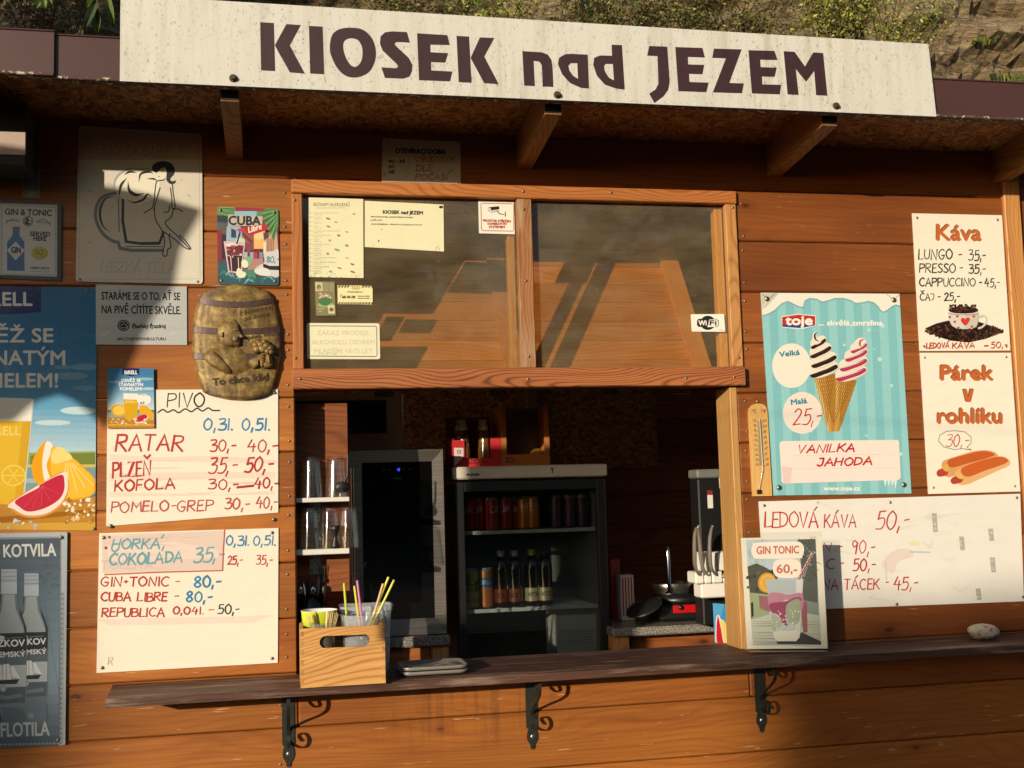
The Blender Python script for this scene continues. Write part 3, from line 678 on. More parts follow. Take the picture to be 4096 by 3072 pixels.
s.poly([(8, 297), (180, 303), (196, 364), (88, 360), (90, 407), (192, 410), (180, 470), (95, 467), (98, 518), (220, 522), (205, 583), (28, 577)], CL)
s.poly([(252, 307), (428, 312), (350, 524), (442, 527), (430, 590), (245, 584), (328, 369), (242, 366)], CL)
s.poly([(470, 317), (635, 321), (655, 380), (545, 378), (548, 424), (650, 428), (636, 486), (556, 484), (558, 533), (678, 536), (668, 597), (492, 591)], CL)
s.poly([(693, 324), (762, 327), (828, 420), (880, 331), (943, 335), (970, 605), (898, 602), (886, 450), (835, 517), (770, 437), (788, 600), (718, 597)], CL)
ob = s.build('name_board', 'long cream board on the roof edge with big dark letters KIOSEK nad JEZEM', 'sign', M_board)
for cr, x, y in (('A', 1473, 495), ('B', 1388, 600), ('C', 1023, 670)):
    o = CROP[cr]; c = s.at(o[0] + x * o[2], o[1] + y * o[2], .0045)
    m = MB(); m.lathe([(0, .014), (.0075, .014), (.009, .011), (.009, .005)], 6, smooth=False); m.lathe([(.009, .005), (.0125, .004), (.0125, 0)], 14)
    b = m.build('bolt', M_bolt); b.parent = ob; b.rotation_euler = (R_(90), 0, 0); b.location = c - ob.location

# ---- faded beer sign with the mug drawing (relief shade of the lettering painted as offset darker copies)
s = Sheet([(314, 503), (808, 537), (811, 1136), (303, 1126)], -0.0006, .006, 'DDD5C4', r=14)
s.use('K'); gy, dk = '7C8084', '222123'
s.poly([(606, 445), (1575, 510), (1578, 700), (596, 700)], 'C9B0A4'); s.poly([(620, 465), (1560, 525), (1562, 660), (612, 660)], 'C3A69A')
for q in ([(690, 540), (725, 545), (712, 560)], [(1470, 580), (1500, 590), (1485, 605)], [(790, 850), (800, 838), (812, 850)], [(840, 872), (856, 888), (846, 890)], [(1408, 862), (1416, 850), (1425, 864)], [(680, 930), (718, 945), (706, 955)], [(1455, 970), (1480, 975), (1495, 1000)], [(870, 1072), (880, 1060), (890, 1074)], [(675, 1340), (700, 1342), (712, 1362)], [(1405, 1252), (1416, 1244), (1426, 1258)], [(628, 1226), (638, 1218), (648, 1230)]): s.poly(q, 'A9A59C')
s.stroke([(625, 460), (1555, 520), (1562, 1630), (615, 1640)], 3, 'A79F93', closed=True)
for dx, dy, c in ((5, 6, '8C7670'), (0, 0, 'CDB2A6')):
    s.text('PIVO DĚLÁ', 770 + dx, 650 + dy, 92, c, w=640, ang=.035, bold=3, lean=.18)
for dx, dy, c in ((-4, -4, 'A8A59E'), (0, 0, 'DAD5C7')):
    s.text('HEZKÁ TĚLA', 790 + dx, 1590 + dy, 88, c, w=590, ang=.012, bold=2.5, lean=.15)
# mug
s.stroke([(905, 960), (810, 985), (765, 1040), (745, 1120), (760, 1200), (810, 1285), (880, 1335), (925, 1345)], 26, gy, True)
s.stroke([(900, 990), (830, 1000), (790, 1060), (780, 1140), (805, 1220), (855, 1262)], 22, '4A4B4E', True, taper=True)
s.stroke([(925, 1000), (930, 1260)], 10, gy); s.stroke([(960, 1010), (958, 1180), (985, 1340), (1100, 1355), (1245, 1352), (1275, 1270)], 22, '3E3F42')
s.stroke([(925, 1350), (935, 1390), (1020, 1408), (1270, 1408)], 26, gy); s.stroke([(985, 1378), (1270, 1380)], 7, '5A5B5D')
# foam
foam = [(885, 900), (905, 830), (960, 785), (1020, 760), (1085, 770), (1150, 765), (1215, 800), (1235, 860), (1215, 960), (1185, 990), (1120, 1020), (1050, 1035), (985, 1010), (940, 985), (905, 950)]
s.poly(foam, 'A7A9AB', True); s.poly([(x + 12, y + 14) for x, y in foam], 'F1EAD4', True)
for q, w in (([(930, 980), (945, 900), (985, 850)], 22), ([(975, 815), (1010, 795), (1060, 800)], 18), ([(1085, 870), (1100, 810), (1160, 795), (1190, 805)], 20), ([(1000, 880), (1010, 940), (1060, 975), (1115, 965)], 28), ([(1150, 850), (1200, 850), (1225, 865)], 14), ([(990, 1010), (1050, 1035), (1120, 1010), (1150, 970), (1185, 990)], 18)): s.stroke(q, w, dk, True, taper=True)
# woman leaning on the mug, seen from behind: drawn outline only
s.poly([(1185, 760), (1215, 725), (1270, 712), (1330, 725), (1362, 765), (1360, 810), (1330, 850), (1345, 870), (1372, 862), (1365, 885), (1330, 890), (1300, 860), (1300, 815), (1290, 765), (1255, 770), (1225, 800), (1200, 790)], dk, True)
s.poly([(1232, 800), (1290, 768), (1300, 812), (1285, 850), (1245, 855), (1228, 835)], 'F1EAD4', True)
s.stroke([(1262, 795), (1280, 792)], 4, dk); s.stroke([(1236, 832), (1246, 830)], 5, dk)
for q in ([(1285, 850), (1275, 860), (1225, 870), (1212, 930), (1195, 1060), (1160, 1095), (1125, 1115)], [(1250, 920), (1225, 1000), (1200, 1090)], [(1345, 870), (1352, 960), (1368, 1060), (1360, 1085)], [(1330, 920), (1342, 1010), (1345, 1080), (1390, 1085), (1425, 1105)],
          [(1205, 1085), (1215, 1170), (1262, 1250), (1285, 1340), (1270, 1440), (1300, 1450), (1310, 1400), (1335, 1380), (1320, 1300), (1330, 1280)], [(1355, 1080), (1335, 1150), (1290, 1200), (1400, 1310), (1480, 1395)], [(1265, 1255), (1350, 1310), (1440, 1385), (1490, 1395), (1440, 1325), (1400, 1290)], [(1280, 1110), (1315, 1105), (1325, 1060)]): s.stroke(q, 9, '3A3A3C', True)
s.build('tin_sign', 'large faded tin sign with a foaming beer mug and a drawn woman', 'sign', M_tin, [(625, 1635), (1545, 1652)])

# ---- GIN & TONIC tin sign
s = Sheet([(-30, 793), (247, 813), (245, 1124), (-30, 1112)], -0.0006, .006, '3F434C', r=10)
s.poly([(-30, 812), (229, 820), (228, 1107), (-30, 1098)], 'C9CBCB'); s.use('K')
s.poly([(10, 1045), (440, 1065), (438, 1605), (10, 1600)], 'B9BDBF'); s.poly([(22, 1058), (428, 1078), (426, 1592), (22, 1588)], 'D6D7D4')
s.text('GIN & TONIC', 38, 1128, 46, '25262A', w=365, ang=.03, bold=2)
s.circ(218, 1180, 40, 40, '2A2B30'); s.circ(218, 1180, 34, 34, 'D6D7D4'); s.circ(218, 1180, 30, 30, '2A2B30'); s.text('2', 232, 1192, 36, 'E8E8E4', anchor='c', bold=2); s.text('N', 200, 1185, 18, 'E8E8E4', anchor='c')
for k in range(3): s.stroke([(45, 1200 - 12 * k), (90, 1165 + 6 * k), (150, 1170 + 8 * k)], 4, '5A5C60', True); s.stroke([(285, 1180 + 6 * k), (350, 1165 + 14 * k), (395, 1215 - 8 * k)], 4, '5A5C60', True)
s.text('SERVED', 236, 1295, 34, '202126', w=155, ang=.02, bold=2); s.text('HERE', 262, 1332, 34, '202126', w=100, ang=.02, bold=2)
s.poly([(100, 1240), (155, 1240), (152, 1290), (190, 1340), (192, 1570), (55, 1566), (55, 1345), (98, 1290)], '4E7FB4'); s.rect(98, 1222, 156, 1248, '8A7A5A')
for k in range(7): s.stroke([(66 + k * 18, 1345), (66 + k * 18, 1560)], 5, '345E92')
s.poly([(55, 1408), (122, 1340), (192, 1408), (122, 1484)], 'E4E6E6'); s.poly([(62, 1408), (122, 1348), (185, 1408), (122, 1475)], 'D6DADB'); s.text('GIN', 88, 1428, 46, '1F2126', w=72, bold=2.5)
s.circ(310, 1430, 66, 52, 'B9AE4A', rot=.1); s.circ(300, 1420, 50, 38, 'C7BC56'); s.hand('SO', 270, 1405, 40, '5A6232', w=60, pen=6); s.stroke([(350, 1432), (368, 1430)], 6, '222')if False else None
s.text('A PERFECT MATCH', 236, 1552, 16, '303136', w=145, ang=.03, bold=1); s.text('shaken between friends', 230, 1574, 10, '404146', w=160, ang=.03)
s.build('tin_sign', 'dark edged tin sign reading GIN & TONIC served here with a blue bottle', 'sign', M_tin, [(5, 1035), (447, 1048), (445, 1615), (3, 1608)])

# ---- brushed metal plate
s = Sheet([(383, 1138), (747, 1146), (748, 1380), (384, 1378)], -0.0006, .0045, 'BFC0BC')
s.use('L'); s.text('STARÁME SE O TO, AŤ SE', 674, 112, 50, '232528', w=520, ang=.010, bold=1.5); s.text('NA PIVĚ CÍTÍTE SKVĚLE.', 675, 204, 52, '232528', w=525, ang=.012, bold=1.5)
s.circ(820, 285, 41, 38, '2C2D30'); s.circ(820, 285, 33, 31, 'B5B7B4'); s.circ(820, 285, 29, 27, '2C2D30'); s.stroke([(800, 290), (820, 268), (842, 292)], 4, 'B5B7B4'); s.stroke([(800, 300), (842, 300)], 4, 'B5B7B4')
s.text('Plzeňský Prazdroj', 880, 302, 26, '26282B', w=218, ang=.0, bold=1.6); s.stroke([(890, 268), (878, 295), (896, 305)], 5, '26282B', True); s.stroke([(1008, 266), (998, 296), (1014, 306)], 5, '26282B', True)
s.text('#ROZVIJÍMEPIVNÍKULTURU', 778, 384, 19, '2A2C2F', w=322, bold=.8)
s.stroke([(668, 350), (700, 342), (725, 325)], 4, 'E4E4DF', True); s.stroke([(1130, 345), (1170, 328)], 9, 'E9E7DF', taper=True)
s.build('metal_plate', 'small brushed metal plate with two dark lines of lettering', 'sign', M_alu)

# ---- tall blue beer poster (cut by the picture edge)
s = Sheet([(-120, 1142), (388, 1150), (381, 2122), (-120, 2118)], -0.0005, .0035, '4F86B0')
s.bands([(0, '2E6EA0'), (.25, '3F83B4'), (.5, '6BA8CC'), (.68, 'B9D8E4'), (.76, 'E6ECE2')], n=30)
s.use('L')
for (x, y, rx, ry) in ((560, 560, 90, 22), (470, 620, 110, 26), (560, 700, 80, 18), (420, 560, 60, 14), (520, 850, 120, 26), (350, 930, 120, 18)): s.circ(x, y, rx, ry, '7FAECB' if y < 720 else 'C6DFE6')
s.poly([(-60, -0), (273, 28), (272, 195), (120, 210), (-60, 214)], '1E2A6E'); s.text('BiRELL', -175, 153, 88, 'F4F4EE', w=388, bold=3)
s.text('OSVĚŽ SE', -320, 395, 90, 'F2F0E6', w=672, bold=3); s.text('ŠŤAVNATÝM', -395, 545, 92, 'F2F0E6', w=825, bold=3); s.text('POMELEM!', -275, 695, 92, 'F2F0E6', w=658, bold=3)
s.poly([(0, 1190), (180, 1130), (420, 1125), (632, 1120), (630, 1220), (0, 1225)], '9DA85A'); s.poly([(200, 1150), (300, 1132), (500, 1135), (632, 1130), (632, 1205), (200, 1210)], '7C8A3C'); s.rect(0, 1208, 640, 1228, 'D9C46A'); s.rect(0, 1226, 640, 1400, '7FA2A6'); s.rect(0, 1300, 640, 1330, 'A9BFBC')
s.poly([(-60, 1480), (640, 1420), (640, 1680), (-60, 1680)], 'C48A34'); s.poly([(-60, 1560), (640, 1500), (640, 1530), (-60, 1600)], 'A5691F'); s.poly([(-60, 1600), (640, 1590), (640, 1680), (-60, 1680)], 'D9A844')
# glass of beer
s.poly([(-60, 762), (218, 770), (212, 920), (-60, 918)], 'F5F0E2'); s.poly([(-60, 915), (210, 922), (150, 1478), (-60, 1470)], 'D9A91E'); s.poly([(-60, 915), (150, 920), (95, 1470), (-60, 1468)], 'E5B92C'); s.poly([(206, 925), (218, 775), (226, 775), (158, 1480), (146, 1480)], 'C8D4D2')
s.text('BiRELL', -95, 1012, 58, 'EFD36A', w=232, bold=2)
s.circ(90, 1280, 82, 72, 'F2D25A'); s.circ(90, 1280, 72, 62, 'E4B92F')
for a in range(6): s.stroke([(90, 1280), (90 + 70 * math.cos(a * 1.05), 1280 + 60 * math.sin(a * 1.05))], 6, 'F2D25A')
# fruit
s.poly([(300, 1053), (345, 1080), (480, 1160), (560, 1230), (625, 1300), (625, 1400), (520, 1440), (420, 1435), (330, 1400), (250, 1340), (212, 1260), (225, 1160)], 'F1A91C', True)
s.poly([(305, 1060), (350, 1080), (330, 1150), (310, 1220), (340, 1330), (300, 1330), (280, 1200)], 'F7F1E2', True)
s.poly([(350, 1090), (470, 1160), (560, 1240), (620, 1310), (610, 1400), (520, 1430), (420, 1420), (350, 1300), (335, 1190)], 'F6C342', True)
s.poly([(345, 1130), (400, 1090), (480, 1160), (420, 1190), (350, 1200)], 'F3E08A', True)
for k in range(5): s.stroke([(440 + 10 * k, 1200), (400 + 55 * k, 1420 - 18 * k)], 7, 'FADF84')
s.poly([(62, 1460), (100, 1430), (260, 1340), (410, 1255), (450, 1300), (455, 1390), (400, 1490), (300, 1550), (180, 1560), (90, 1520)], 'E39A4A', True)
s.poly([(72, 1462), (410, 1262), (448, 1310), (445, 1390), (395, 1475), (300, 1535), (180, 1545), (95, 1505)], 'F8E8DA', True)
s.poly([(105, 1445), (250, 1365), (270, 1340), (405, 1275), (428, 1330), (420, 1395), (380, 1450), (290, 1500), (190, 1520), (130, 1490)], 'C92B45', True)
for k in range(5): s.stroke([(280, 1350), (150 + 62 * k, 1500 - 8 * k * k + 8 * k)], 5, 'E06A78', taper=True)
r2 = random.Random(3)
for k in range(46):
    x, y = r2.uniform(420, 630), r2.uniform(1440, 1590); d = r2.uniform(8, 26); a = r2.uniform(0, 3); s.poly([(x + d * math.cos(a + q) * r2.uniform(.5, 1), y + d * math.sin(a + q) * r2.uniform(.5, 1)) for q in (0, 1.3, 2.8, 4.4)], r2.choice(['F6E9CF', 'E8C98E', 'C99A4C', 'FFF8EA', 'A97A38']))
for k in range(14):
    x, y = r2.uniform(-20, 260), r2.uniform(1570, 1640); d = r2.uniform(8, 22); s.poly([(x + d * math.cos(q), y + d * .8 * math.sin(q)) for q in (0, 1.3, 2.8, 4.4)], r2.choice(['D9DDE0', 'B9C4CC', 'EFEDE6']))
s.build('beer_poster', 'tall blue beer poster with a full glass and cut citrus fruit', 'poster', M_gloss, [(580, 55), (622, 1634)])

# ---- small copy of that poster
s = Sheet([(430, 1472), (615, 1474), (617, 1712), (431, 1714)], -0.010, .002, '4F86B0')
s.bands([(0, '3F7FB0'), (.3, '5E9CC6'), (.55, 'A9CFE0'), (.7, 'DDE6DC')], n=16); s.use('L')
s.circ(960, 640, 60, 10, '9CC2D8'); s.circ(985, 705, 45, 9, 'B9D6E2'); s.circ(760, 660, 45, 9, '8FB9D2')
s.rect(812, 569, 925, 612, '1E2A6E'); s.poly([(812, 610), (925, 610), (868, 622)], '1E2A6E'); s.text('BiRELL', 826, 608, 24, 'F8F6EE', w=86, bold=1.5)
for q, y, x, w in (('OSVĚŽ SE', 660, 805, 128), ('ŠŤAVNATÝM', 688, 788, 160), ('POMELEM!', 716, 797, 146)): s.text(q, x, y, 20, 'FBF8EE', w=w, bold=1.2)
s.rect(700, 845, 1030, 862, '7C8A3C'); s.rect(700, 862, 1030, 900, '8FB0B4'); s.poly([(700, 895), (1030, 890), (1030, 975), (700, 980)], 'C48A34'); s.rect(700, 940, 1030, 950, 'E2B24E')
s.circ(790, 848, 55, 40, 'F0A81E'); s.circ(790, 848, 44, 31, 'F9CF5A'); s.poly([(818, 735), (920, 738), (918, 778), (820, 776)], 'F7F2E4'); s.poly([(820, 775), (918, 778), (908, 912), (832, 908)], 'E3AE1C'); s.text('BiRELL', 832, 798, 14, 'F2DB82', w=70, bold=1)
s.poly([(930, 820), (960, 815), (1012, 860), (1018, 900), (960, 895), (925, 860)], 'F3B02C', True); s.circ(938, 905, 50, 26, 'F3D9C4', rot=-.4); s.circ(938, 900, 42, 20, 'C92B45', rot=-.4)
s.circ(955, 777, 48, 38, 'F7F4EA'); s.text('Kč', 933, 808, 16, '20242A', bold=1); s.text('0,3 l / 0,5 l', 940, 752, 8, '30343A', w=45)
for k in range(26):
    x, y = r2.uniform(715, 1015), r2.uniform(905, 950); d = r2.uniform(5, 13); s.poly([(x + d * math.cos(q), y + d * .7 * math.sin(q)) for q in (.2, 1.5, 2.9, 4.4)], r2.choice(['F6E9CF', 'FFF8EA', 'E8C98E', 'B98A48']))
s.build('beer_card', 'small blue beer card above the menu board heading PIVO', 'card', M_gloss)

# ---- Cuba Libre tin sign
s = Sheet([(868, 826), (1113, 836), (1116, 1142), (871, 1137)], -0.0006, .005, '7A2E3A', r=12)
s.use('Q')
s.rect(120, 110, 1290, 290, '5F8F5C'); s.poly([(460, 120), (1020, 150), (990, 210), (470, 205)], '9E2B3C'); s.rect(450, 205, 860, 300, '8FC4DC'); s.poly([(130, 280), (350, 280), (400, 620), (130, 620)], '4A6472')
s.poly([(280, 480), (560, 490), (640, 760), (300, 800)], '9CBBD6'); s.poly([(225, 430), (310, 480), (300, 650), (225, 580)], '6C5A48'); s.poly([(390, 520), (480, 560), (480, 700), (390, 690)], '39404A')
s.poly([(790, 520), (1010, 560), (985, 900), (800, 900)], 'F2BE74'); s.poly([(810, 560), (990, 600), (980, 720), (810, 720)], 'F5D79A'); s.poly([(600, 560), (810, 620), (810, 900), (760, 880), (590, 700)], '9A5A52'); s.poly([(590, 580), (790, 760), (780, 820), (590, 640)], '6E3A3E')
s.poly([(980, 640), (1230, 560), (1260, 960), (985, 1060)], 'D3A98C'); s.poly([(985, 760), (1035, 790), (1030, 990), (985, 990)], 'EFE2CA'); 
for k in range(5): s.stroke([(1060 + 28 * k, 720), (1050 + 28 * k, 960)], 12, '7A4A44')
s.poly([(980, 600), (1090, 620), (1080, 700), (1000, 740)], '5B4A4E'); s.rect(640, 800, 800, 1000, '8C4550'); s.poly([(130, 540), (225, 560), (228, 1090), (130, 1110)], '8C2E3C'); s.rect(215, 640, 300, 1090, '3A2A33')
for x, c in ((660, 'A9C2D4'), (770, '9AB4CC'), (840, 'C13A44'), (940, '7F93AE')): s.poly([(x - 28, 960), (x + 28, 960), (x + 34, 1100), (x - 34, 1100)], c); s.circ(x, 935, 22, 24, '4A2A26')
s.poly([(640, 1090), (980, 1080), (1000, 1280), (700, 1290)], 'B98A80')
for k in range(22):     # palm fronds
    a = -.5 + k * .11; s.stroke([(1290, 170 + k * 6), (1290 - 330 * math.cos(a * .6) * (1 - k * .012), 200 + k * 26)], 17, ['3E7A52', '5E9A58', '8CBB6A', '2F5E48'][k % 4], taper=False)
for k in range(14): s.stroke([(120, 120 + 12 * k), (470 - 18 * k, 130 + 17 * k)], 15, ['4A8A52', '8FB872', '2F6045', '6DA060'][k % 4])
s.poly([(130, 280), (340, 300), (300, 420), (130, 400)], '2E3B3F')
s.poly([(330, 265), (970, 300), (965, 470), (640, 480), (335, 480)], 'C9BBA2'); s.text('CUBA', 345, 455, 160, '1C2038', w=585, bold=9, ang=.012)
s.poly([(650, 560), (700, 500), (850, 480), (960, 450), (1035, 450), (1045, 540), (900, 600), (760, 640), (680, 620)], 'C32A36', True); s.poly([(480, 540), (640, 510), (650, 560), (540, 590)], 'D23A42'); s.poly([(1040, 540), (1110, 560), (1050, 600), (1110, 600)], '9C1F30'); s.text('Libre', 715, 605, 105, 'FBF3E6', w=250, ang=-.30, bold=4, lean=.2)
# glass
s.circ(560, 770, 90, 82, 'CFE0B4'); s.poly([(258, 760), (640, 770), (575, 1365), (345, 1330)], 'D9BFC0'); s.poly([(300, 830), (620, 840), (600, 1020), (315, 1010)], '6E2A30'); s.poly([(315, 1010), (600, 1030), (560, 1330), (360, 1305)], '3B1118')
for k in range(16): s.circ(r2.uniform(320, 590), r2.uniform(830, 1010), r2.uniform(12, 30), r2.uniform(10, 24), r2.choice(['E9C9C4', 'B04A4A', '8A2A30', 'F2E2DA', '54181E']))
for q in ([(310, 1010), (380, 1040), (400, 1300)], [(430, 1030), (410, 1060)], [(520, 1060), (530, 1330)], [(260, 770), (345, 1340)], [(640, 770), (580, 1330)]): s.stroke(q, 14, 'F0D4D4')
s.stroke([(550, 600), (490, 820)], 26, '1E1A22'); s.circ(400, 830, 110, 34, 'F3E6DC'); s.circ(430, 850, 60, 20, 'A86A5A')
s.circ(700, 1130, 80, 92, '8CB48C', rot=.4); s.circ(640, 1175, 62, 80, 'EDF2DA', rot=-.3)
# leaves
s.poly([(130, 1130), (310, 1130), (340, 1370), (640, 1400), (1270, 1400), (1270, 1580), (140, 1560)], '2E5A64')
for k in range(20):
    a = r2.uniform(-.6, 3.7); x, y = r2.uniform(150, 1230), r2.uniform(1380, 1540); d = r2.uniform(120, 220); s.stroke([(x, y), (x + d * .5 * math.cos(a), y - d * .3), (x + d * math.cos(a), y - d * .15 * math.sin(a) + 30)], 46, ['3F7F86', '5FA0A0', '2A5A66', '7DB4AE', '3A6E62'][k % 5], True, taper=True)
s.poly([(600, 1270), (830, 1300), (850, 1440), (660, 1380)], '4E8A72')
s.poly([(480, 1350), (520, 1250), (600, 1310), (662, 1350), (640, 1420), (560, 1435), (500, 1400)], 'EFF0D2', True)
s.poly([(815, 1300), (900, 1210), (1000, 1150), (1000, 1020), (1050, 955), (1150, 945), (1270, 940), (1270, 1390), (1100, 1400), (900, 1380)], 'DAD6D8', True); s.poly([(980, 1170), (1100, 1215), (1270, 1215), (1270, 1295), (1090, 1285), (980, 1240)], '1F1D28'); s.poly([(820, 1305), (980, 1250), (1090, 1290), (1100, 1395), (900, 1380)], 'E9E6E4', True)
s.hand('80,-', 1040, 1045, 110, '2E8A98', w=225, pen=17)
s.build('tin_sign', 'small colourful tin sign reading CUBA Libre with a cola glass and a white hat', 'sign', M_tin, [(195, 190, .006), (1183, 225, .006), (212, 1483, .006), (1197, 1500, .006)])

# ---- dark spirits sign with bottles
s = Sheet([(-120, 2136), (269, 2128), (261, 2980), (-120, 3000)], -0.0006, .010, 'AEB6BA', r=6)
s.poly([(-120, 2150), (246, 2146), (243, 2962), (-120, 2980)], '7F8B94'); s.poly([(-120, 2158), (241, 2152), (238, 2956), (-120, 2974)], '4E6172')
s.T = (0, 0, 1); s.bands([(0.03, '3C4A57'), (.35, '64798B'), (.7, '8497A6'), (1, '4A5A68')], 0, .93, 20); s.use('X')
for k in range(40):
    x, y = r2.uniform(270, 400), r2.uniform(240, 480); s.stroke([(x, y), (x + r2.uniform(-30, 30), y + r2.uniform(-18, 8))], 4, '3E4C58')
s.stroke([(300, 500), (420, 1250)], 2, '50606C'); s.stroke([(60, 240), (140, 480)], 2, '55636F')
s.text('FLOTILY KOTVILA', -330, 228, 84, 'D6DADA', w=712, ang=-.025, bold=2.5); s.text('FLOTILA', 8, 1445, 92, 'C3CACD', w=330, ang=-.03, bold=2.5)
def bottle(x, y, sc, half=False):
    T = lambda p: [(x + a * sc, y + b * sc) for a, b in p]
    s.poly(T([(-52, 0), (52, 0), (54, 165), (-54, 165)]), 'A9B6C4')
    for k in range(4): s.stroke(T([(-52, 20 + 28 * k), (52, 18 + 28 * k)]), 5, '7E8C9B')
    s.poly(T([(-52, 90), (52, 86), (52, 165), (-52, 168)]), 'B9C5D2')
    s.poly(T([(-50, 165), (50, 165), (60, 260), (85, 320), (112, 380), (118, 440), (118, 880), (100, 910), (-100, 930), (-118, 890), (-118, 440), (-112, 380), (-85, 320), (-60, 260)]), '75848F'); s.poly(T([(-38, 170), (35, 170), (45, 270), (75, 340), (98, 400), (98, 430), (-98, 430), (-95, 390), (-70, 330), (-46, 262)]), 'A4AFB4')
    s.poly(T([(-60, 170), (-50, 170), (-62, 260), (-90, 330), (-112, 390), (-118, 430), (-104, 430), (-88, 350), (-60, 280)]), '2E3942'); s.poly(T([(60, 200), (66, 260), (92, 320), (116, 390), (118, 430), (106, 430), (95, 370), (70, 300)]), '2E3942')
    s.poly(T([(-118, 430), (118, 425), (116, 560), (-116, 565)]), '1F262E'); s.poly(T([(-116, 565), (116, 560), (114, 790), (-114, 800)]), 'B4BEC6'); s.poly(T([(-116, 562), (116, 560), (115, 640), (-115, 646)]), '5A6873')
    s.poly(T([(-114, 795), (114, 785), (108, 890), (-108, 905)]), '56646F'); s.stroke(T([(-90, 850), (-20, 860), (80, 845)]), 26, '77858F')
    s.text('BOŽKOV', x - 165 * sc, y + 520 * sc, 44 * sc, 'E6EAEC', w=270 * sc, ang=-.02, bold=2); s.text('TUZEMSKÝ', x - 190 * sc, y + 592 * sc, 34 * sc, 'E6EAEC', w=300 * sc, ang=-.03, bold=1.5)
    s.circ(x - 55 * sc, y + 460 * sc, 26 * sc, 16 * sc, 'C7D0D6'); s.stroke(T([(-20, 462), (90, 455)]), 2, 'AAB4BC')
    for q in ([(-90, 640), (-50, 640), (-52, 700), (-96, 704)], [(-40, 636), (0, 632), (6, 694), (-42, 698)], [(10, 650), (30, 650), (76, 735), (20, 720)], [(-96, 706), (-50, 702), (-46, 740), (-98, 742)], [(-44, 700), (8, 696), (14, 738), (-42, 740)]): s.poly(T(q), 'E8ECEE')
    s.poly(T([(-98, 745), (70, 735), (50, 768), (-86, 770)]), '2A3138'); s.stroke(T([(-20, 600), (-18, 745)]), 3, '3A434A'); s.circ(x - 40 * sc, y + 800 * sc, 22 * sc, 22 * sc, '8D9BA8'); s.circ(x - 40 * sc, y + 800 * sc, 15 * sc, 15 * sc, 'B4BEC6')
bottle(-95, 260, 1.12); bottle(215, 330, .94); bottle(62, 302, 1.02)
s.poly([(-60, 1270), (0, 1275), (15, 1340), (-60, 1340)], '3E4C57'); s.poly([(15, 1245), (150, 1250), (178, 1300), (176, 1340), (20, 1340)], '5F6F7B'); s.poly([(175, 1200), (300, 1190), (320, 1230), (318, 1340), (180, 1340)], '6E7F8B'); s.circ(210, 1302, 20, 18, '8D9BA8')
r2 = random.Random(9)
for k in range(60): s.circ(425 - k * .18, 470 + k * 17, 9, 6, ['6F7B84', '9AA5AC'][k % 2])
for k in range(36): s.circ(410 - k * 13, 1490 + k * .3, 6, 7, ['6F7B84', '9AA5AC'][k % 2])
s.build('tin_sign', 'tall dark framed tin sign with clear spirit bottles, reading KOTVILA and FLOTILA', 'sign', M_tin, [(417, 85, .007), (396, 1468, .006)])
RED, BLU, BLK = 'C23A32', '2E86B8', '2B2A28'
# ---- beer menu board
s = Sheet([(430, 1560), (1112, 1556), (1113, 2050), (425, 2105)], -0.0006, .004, WH)
s.use('D')
for q in ([(690, 1290), (1000, 1310), (1400, 1300), (1750, 1330), (1750, 1350), (690, 1330)], [(690, 1410), (1740, 1400), (1740, 1440), (690, 1460)], [(690, 1530), (1400, 1545), (1740, 1520), (1740, 1545), (690, 1560)]): s.poly(q, 'F2E0CF')
for k in range(14):
    y = r2.uniform(1290, 1650); x = r2.uniform(690, 1500); s.stroke([(x, y), (x + 120, y + r2.uniform(-14, 14)), (x + r2.uniform(180, 330), y + r2.uniform(-14, 14))], r2.uniform(5, 12), 'EFD6C8', True, taper=True)
s.hand('PIVO', 1060, 905, 88, BLK, w=232, pen=9, lean=.05)
s.stroke([(998, 1028), (1030, 1008), (1060, 1026), (1095, 1010), (1130, 1028), (1170, 1004), (1210, 1022), (1245, 1000), (1280, 1018), (1315, 998), (1345, 1014), (1388, 1014)], 9, BLK, True)
s.hand('0,3l.', 1288, 1065, 72, BLU, w=182, pen=11); s.hand('0,5l.', 1530, 1065, 72, BLU, w=172, pen=11)
s.hand('RATAR', 730, 1165, 100, RED, w=425, pen=13, ang=.02, lean=.12); s.hand('30,-', 1328, 1200, 72, RED, w=160, pen=10); s.hand('40,-', 1562, 1200, 76, RED, w=188, pen=10)
s.hand('PLZEŇ', 710, 1345, 92, RED, w=235, pen=12, ang=-.05, lean=.05); s.hand('35,-', 1315, 1310, 100, RED, w=172, pen=11, lean=.2); s.hand('50,-', 1545, 1310, 90, RED, w=172, pen=12, lean=.2)
s.hand('KOFOLA', 722, 1460, 66, RED, w=375, pen=11, ang=-.05); s.hand('30,-', 1318, 1450, 62, RED, w=185, pen=9); s.stroke([(1500, 1500), (1600, 1490)], 15, 'B2352F'); s.hand('40,-', 1610, 1440, 66, RED, w=150, pen=10)
s.hand('POMELO-GREP', 700, 1592, 66, 'C8574C', w=640, pen=9, ang=-.02); s.hand('30,-', 1422, 1570, 68, 'C8574C', w=150, pen=9); s.hand('40,-', 1620, 1560, 70, 'C8574C', w=130, pen=9)
s.build('menu_board', 'white board headed PIVO with red handwritten beer prices', 'menu board', M_white, [(1737, 903, .0058), (700, 1745, .0075), (1730, 1703, .0068)])
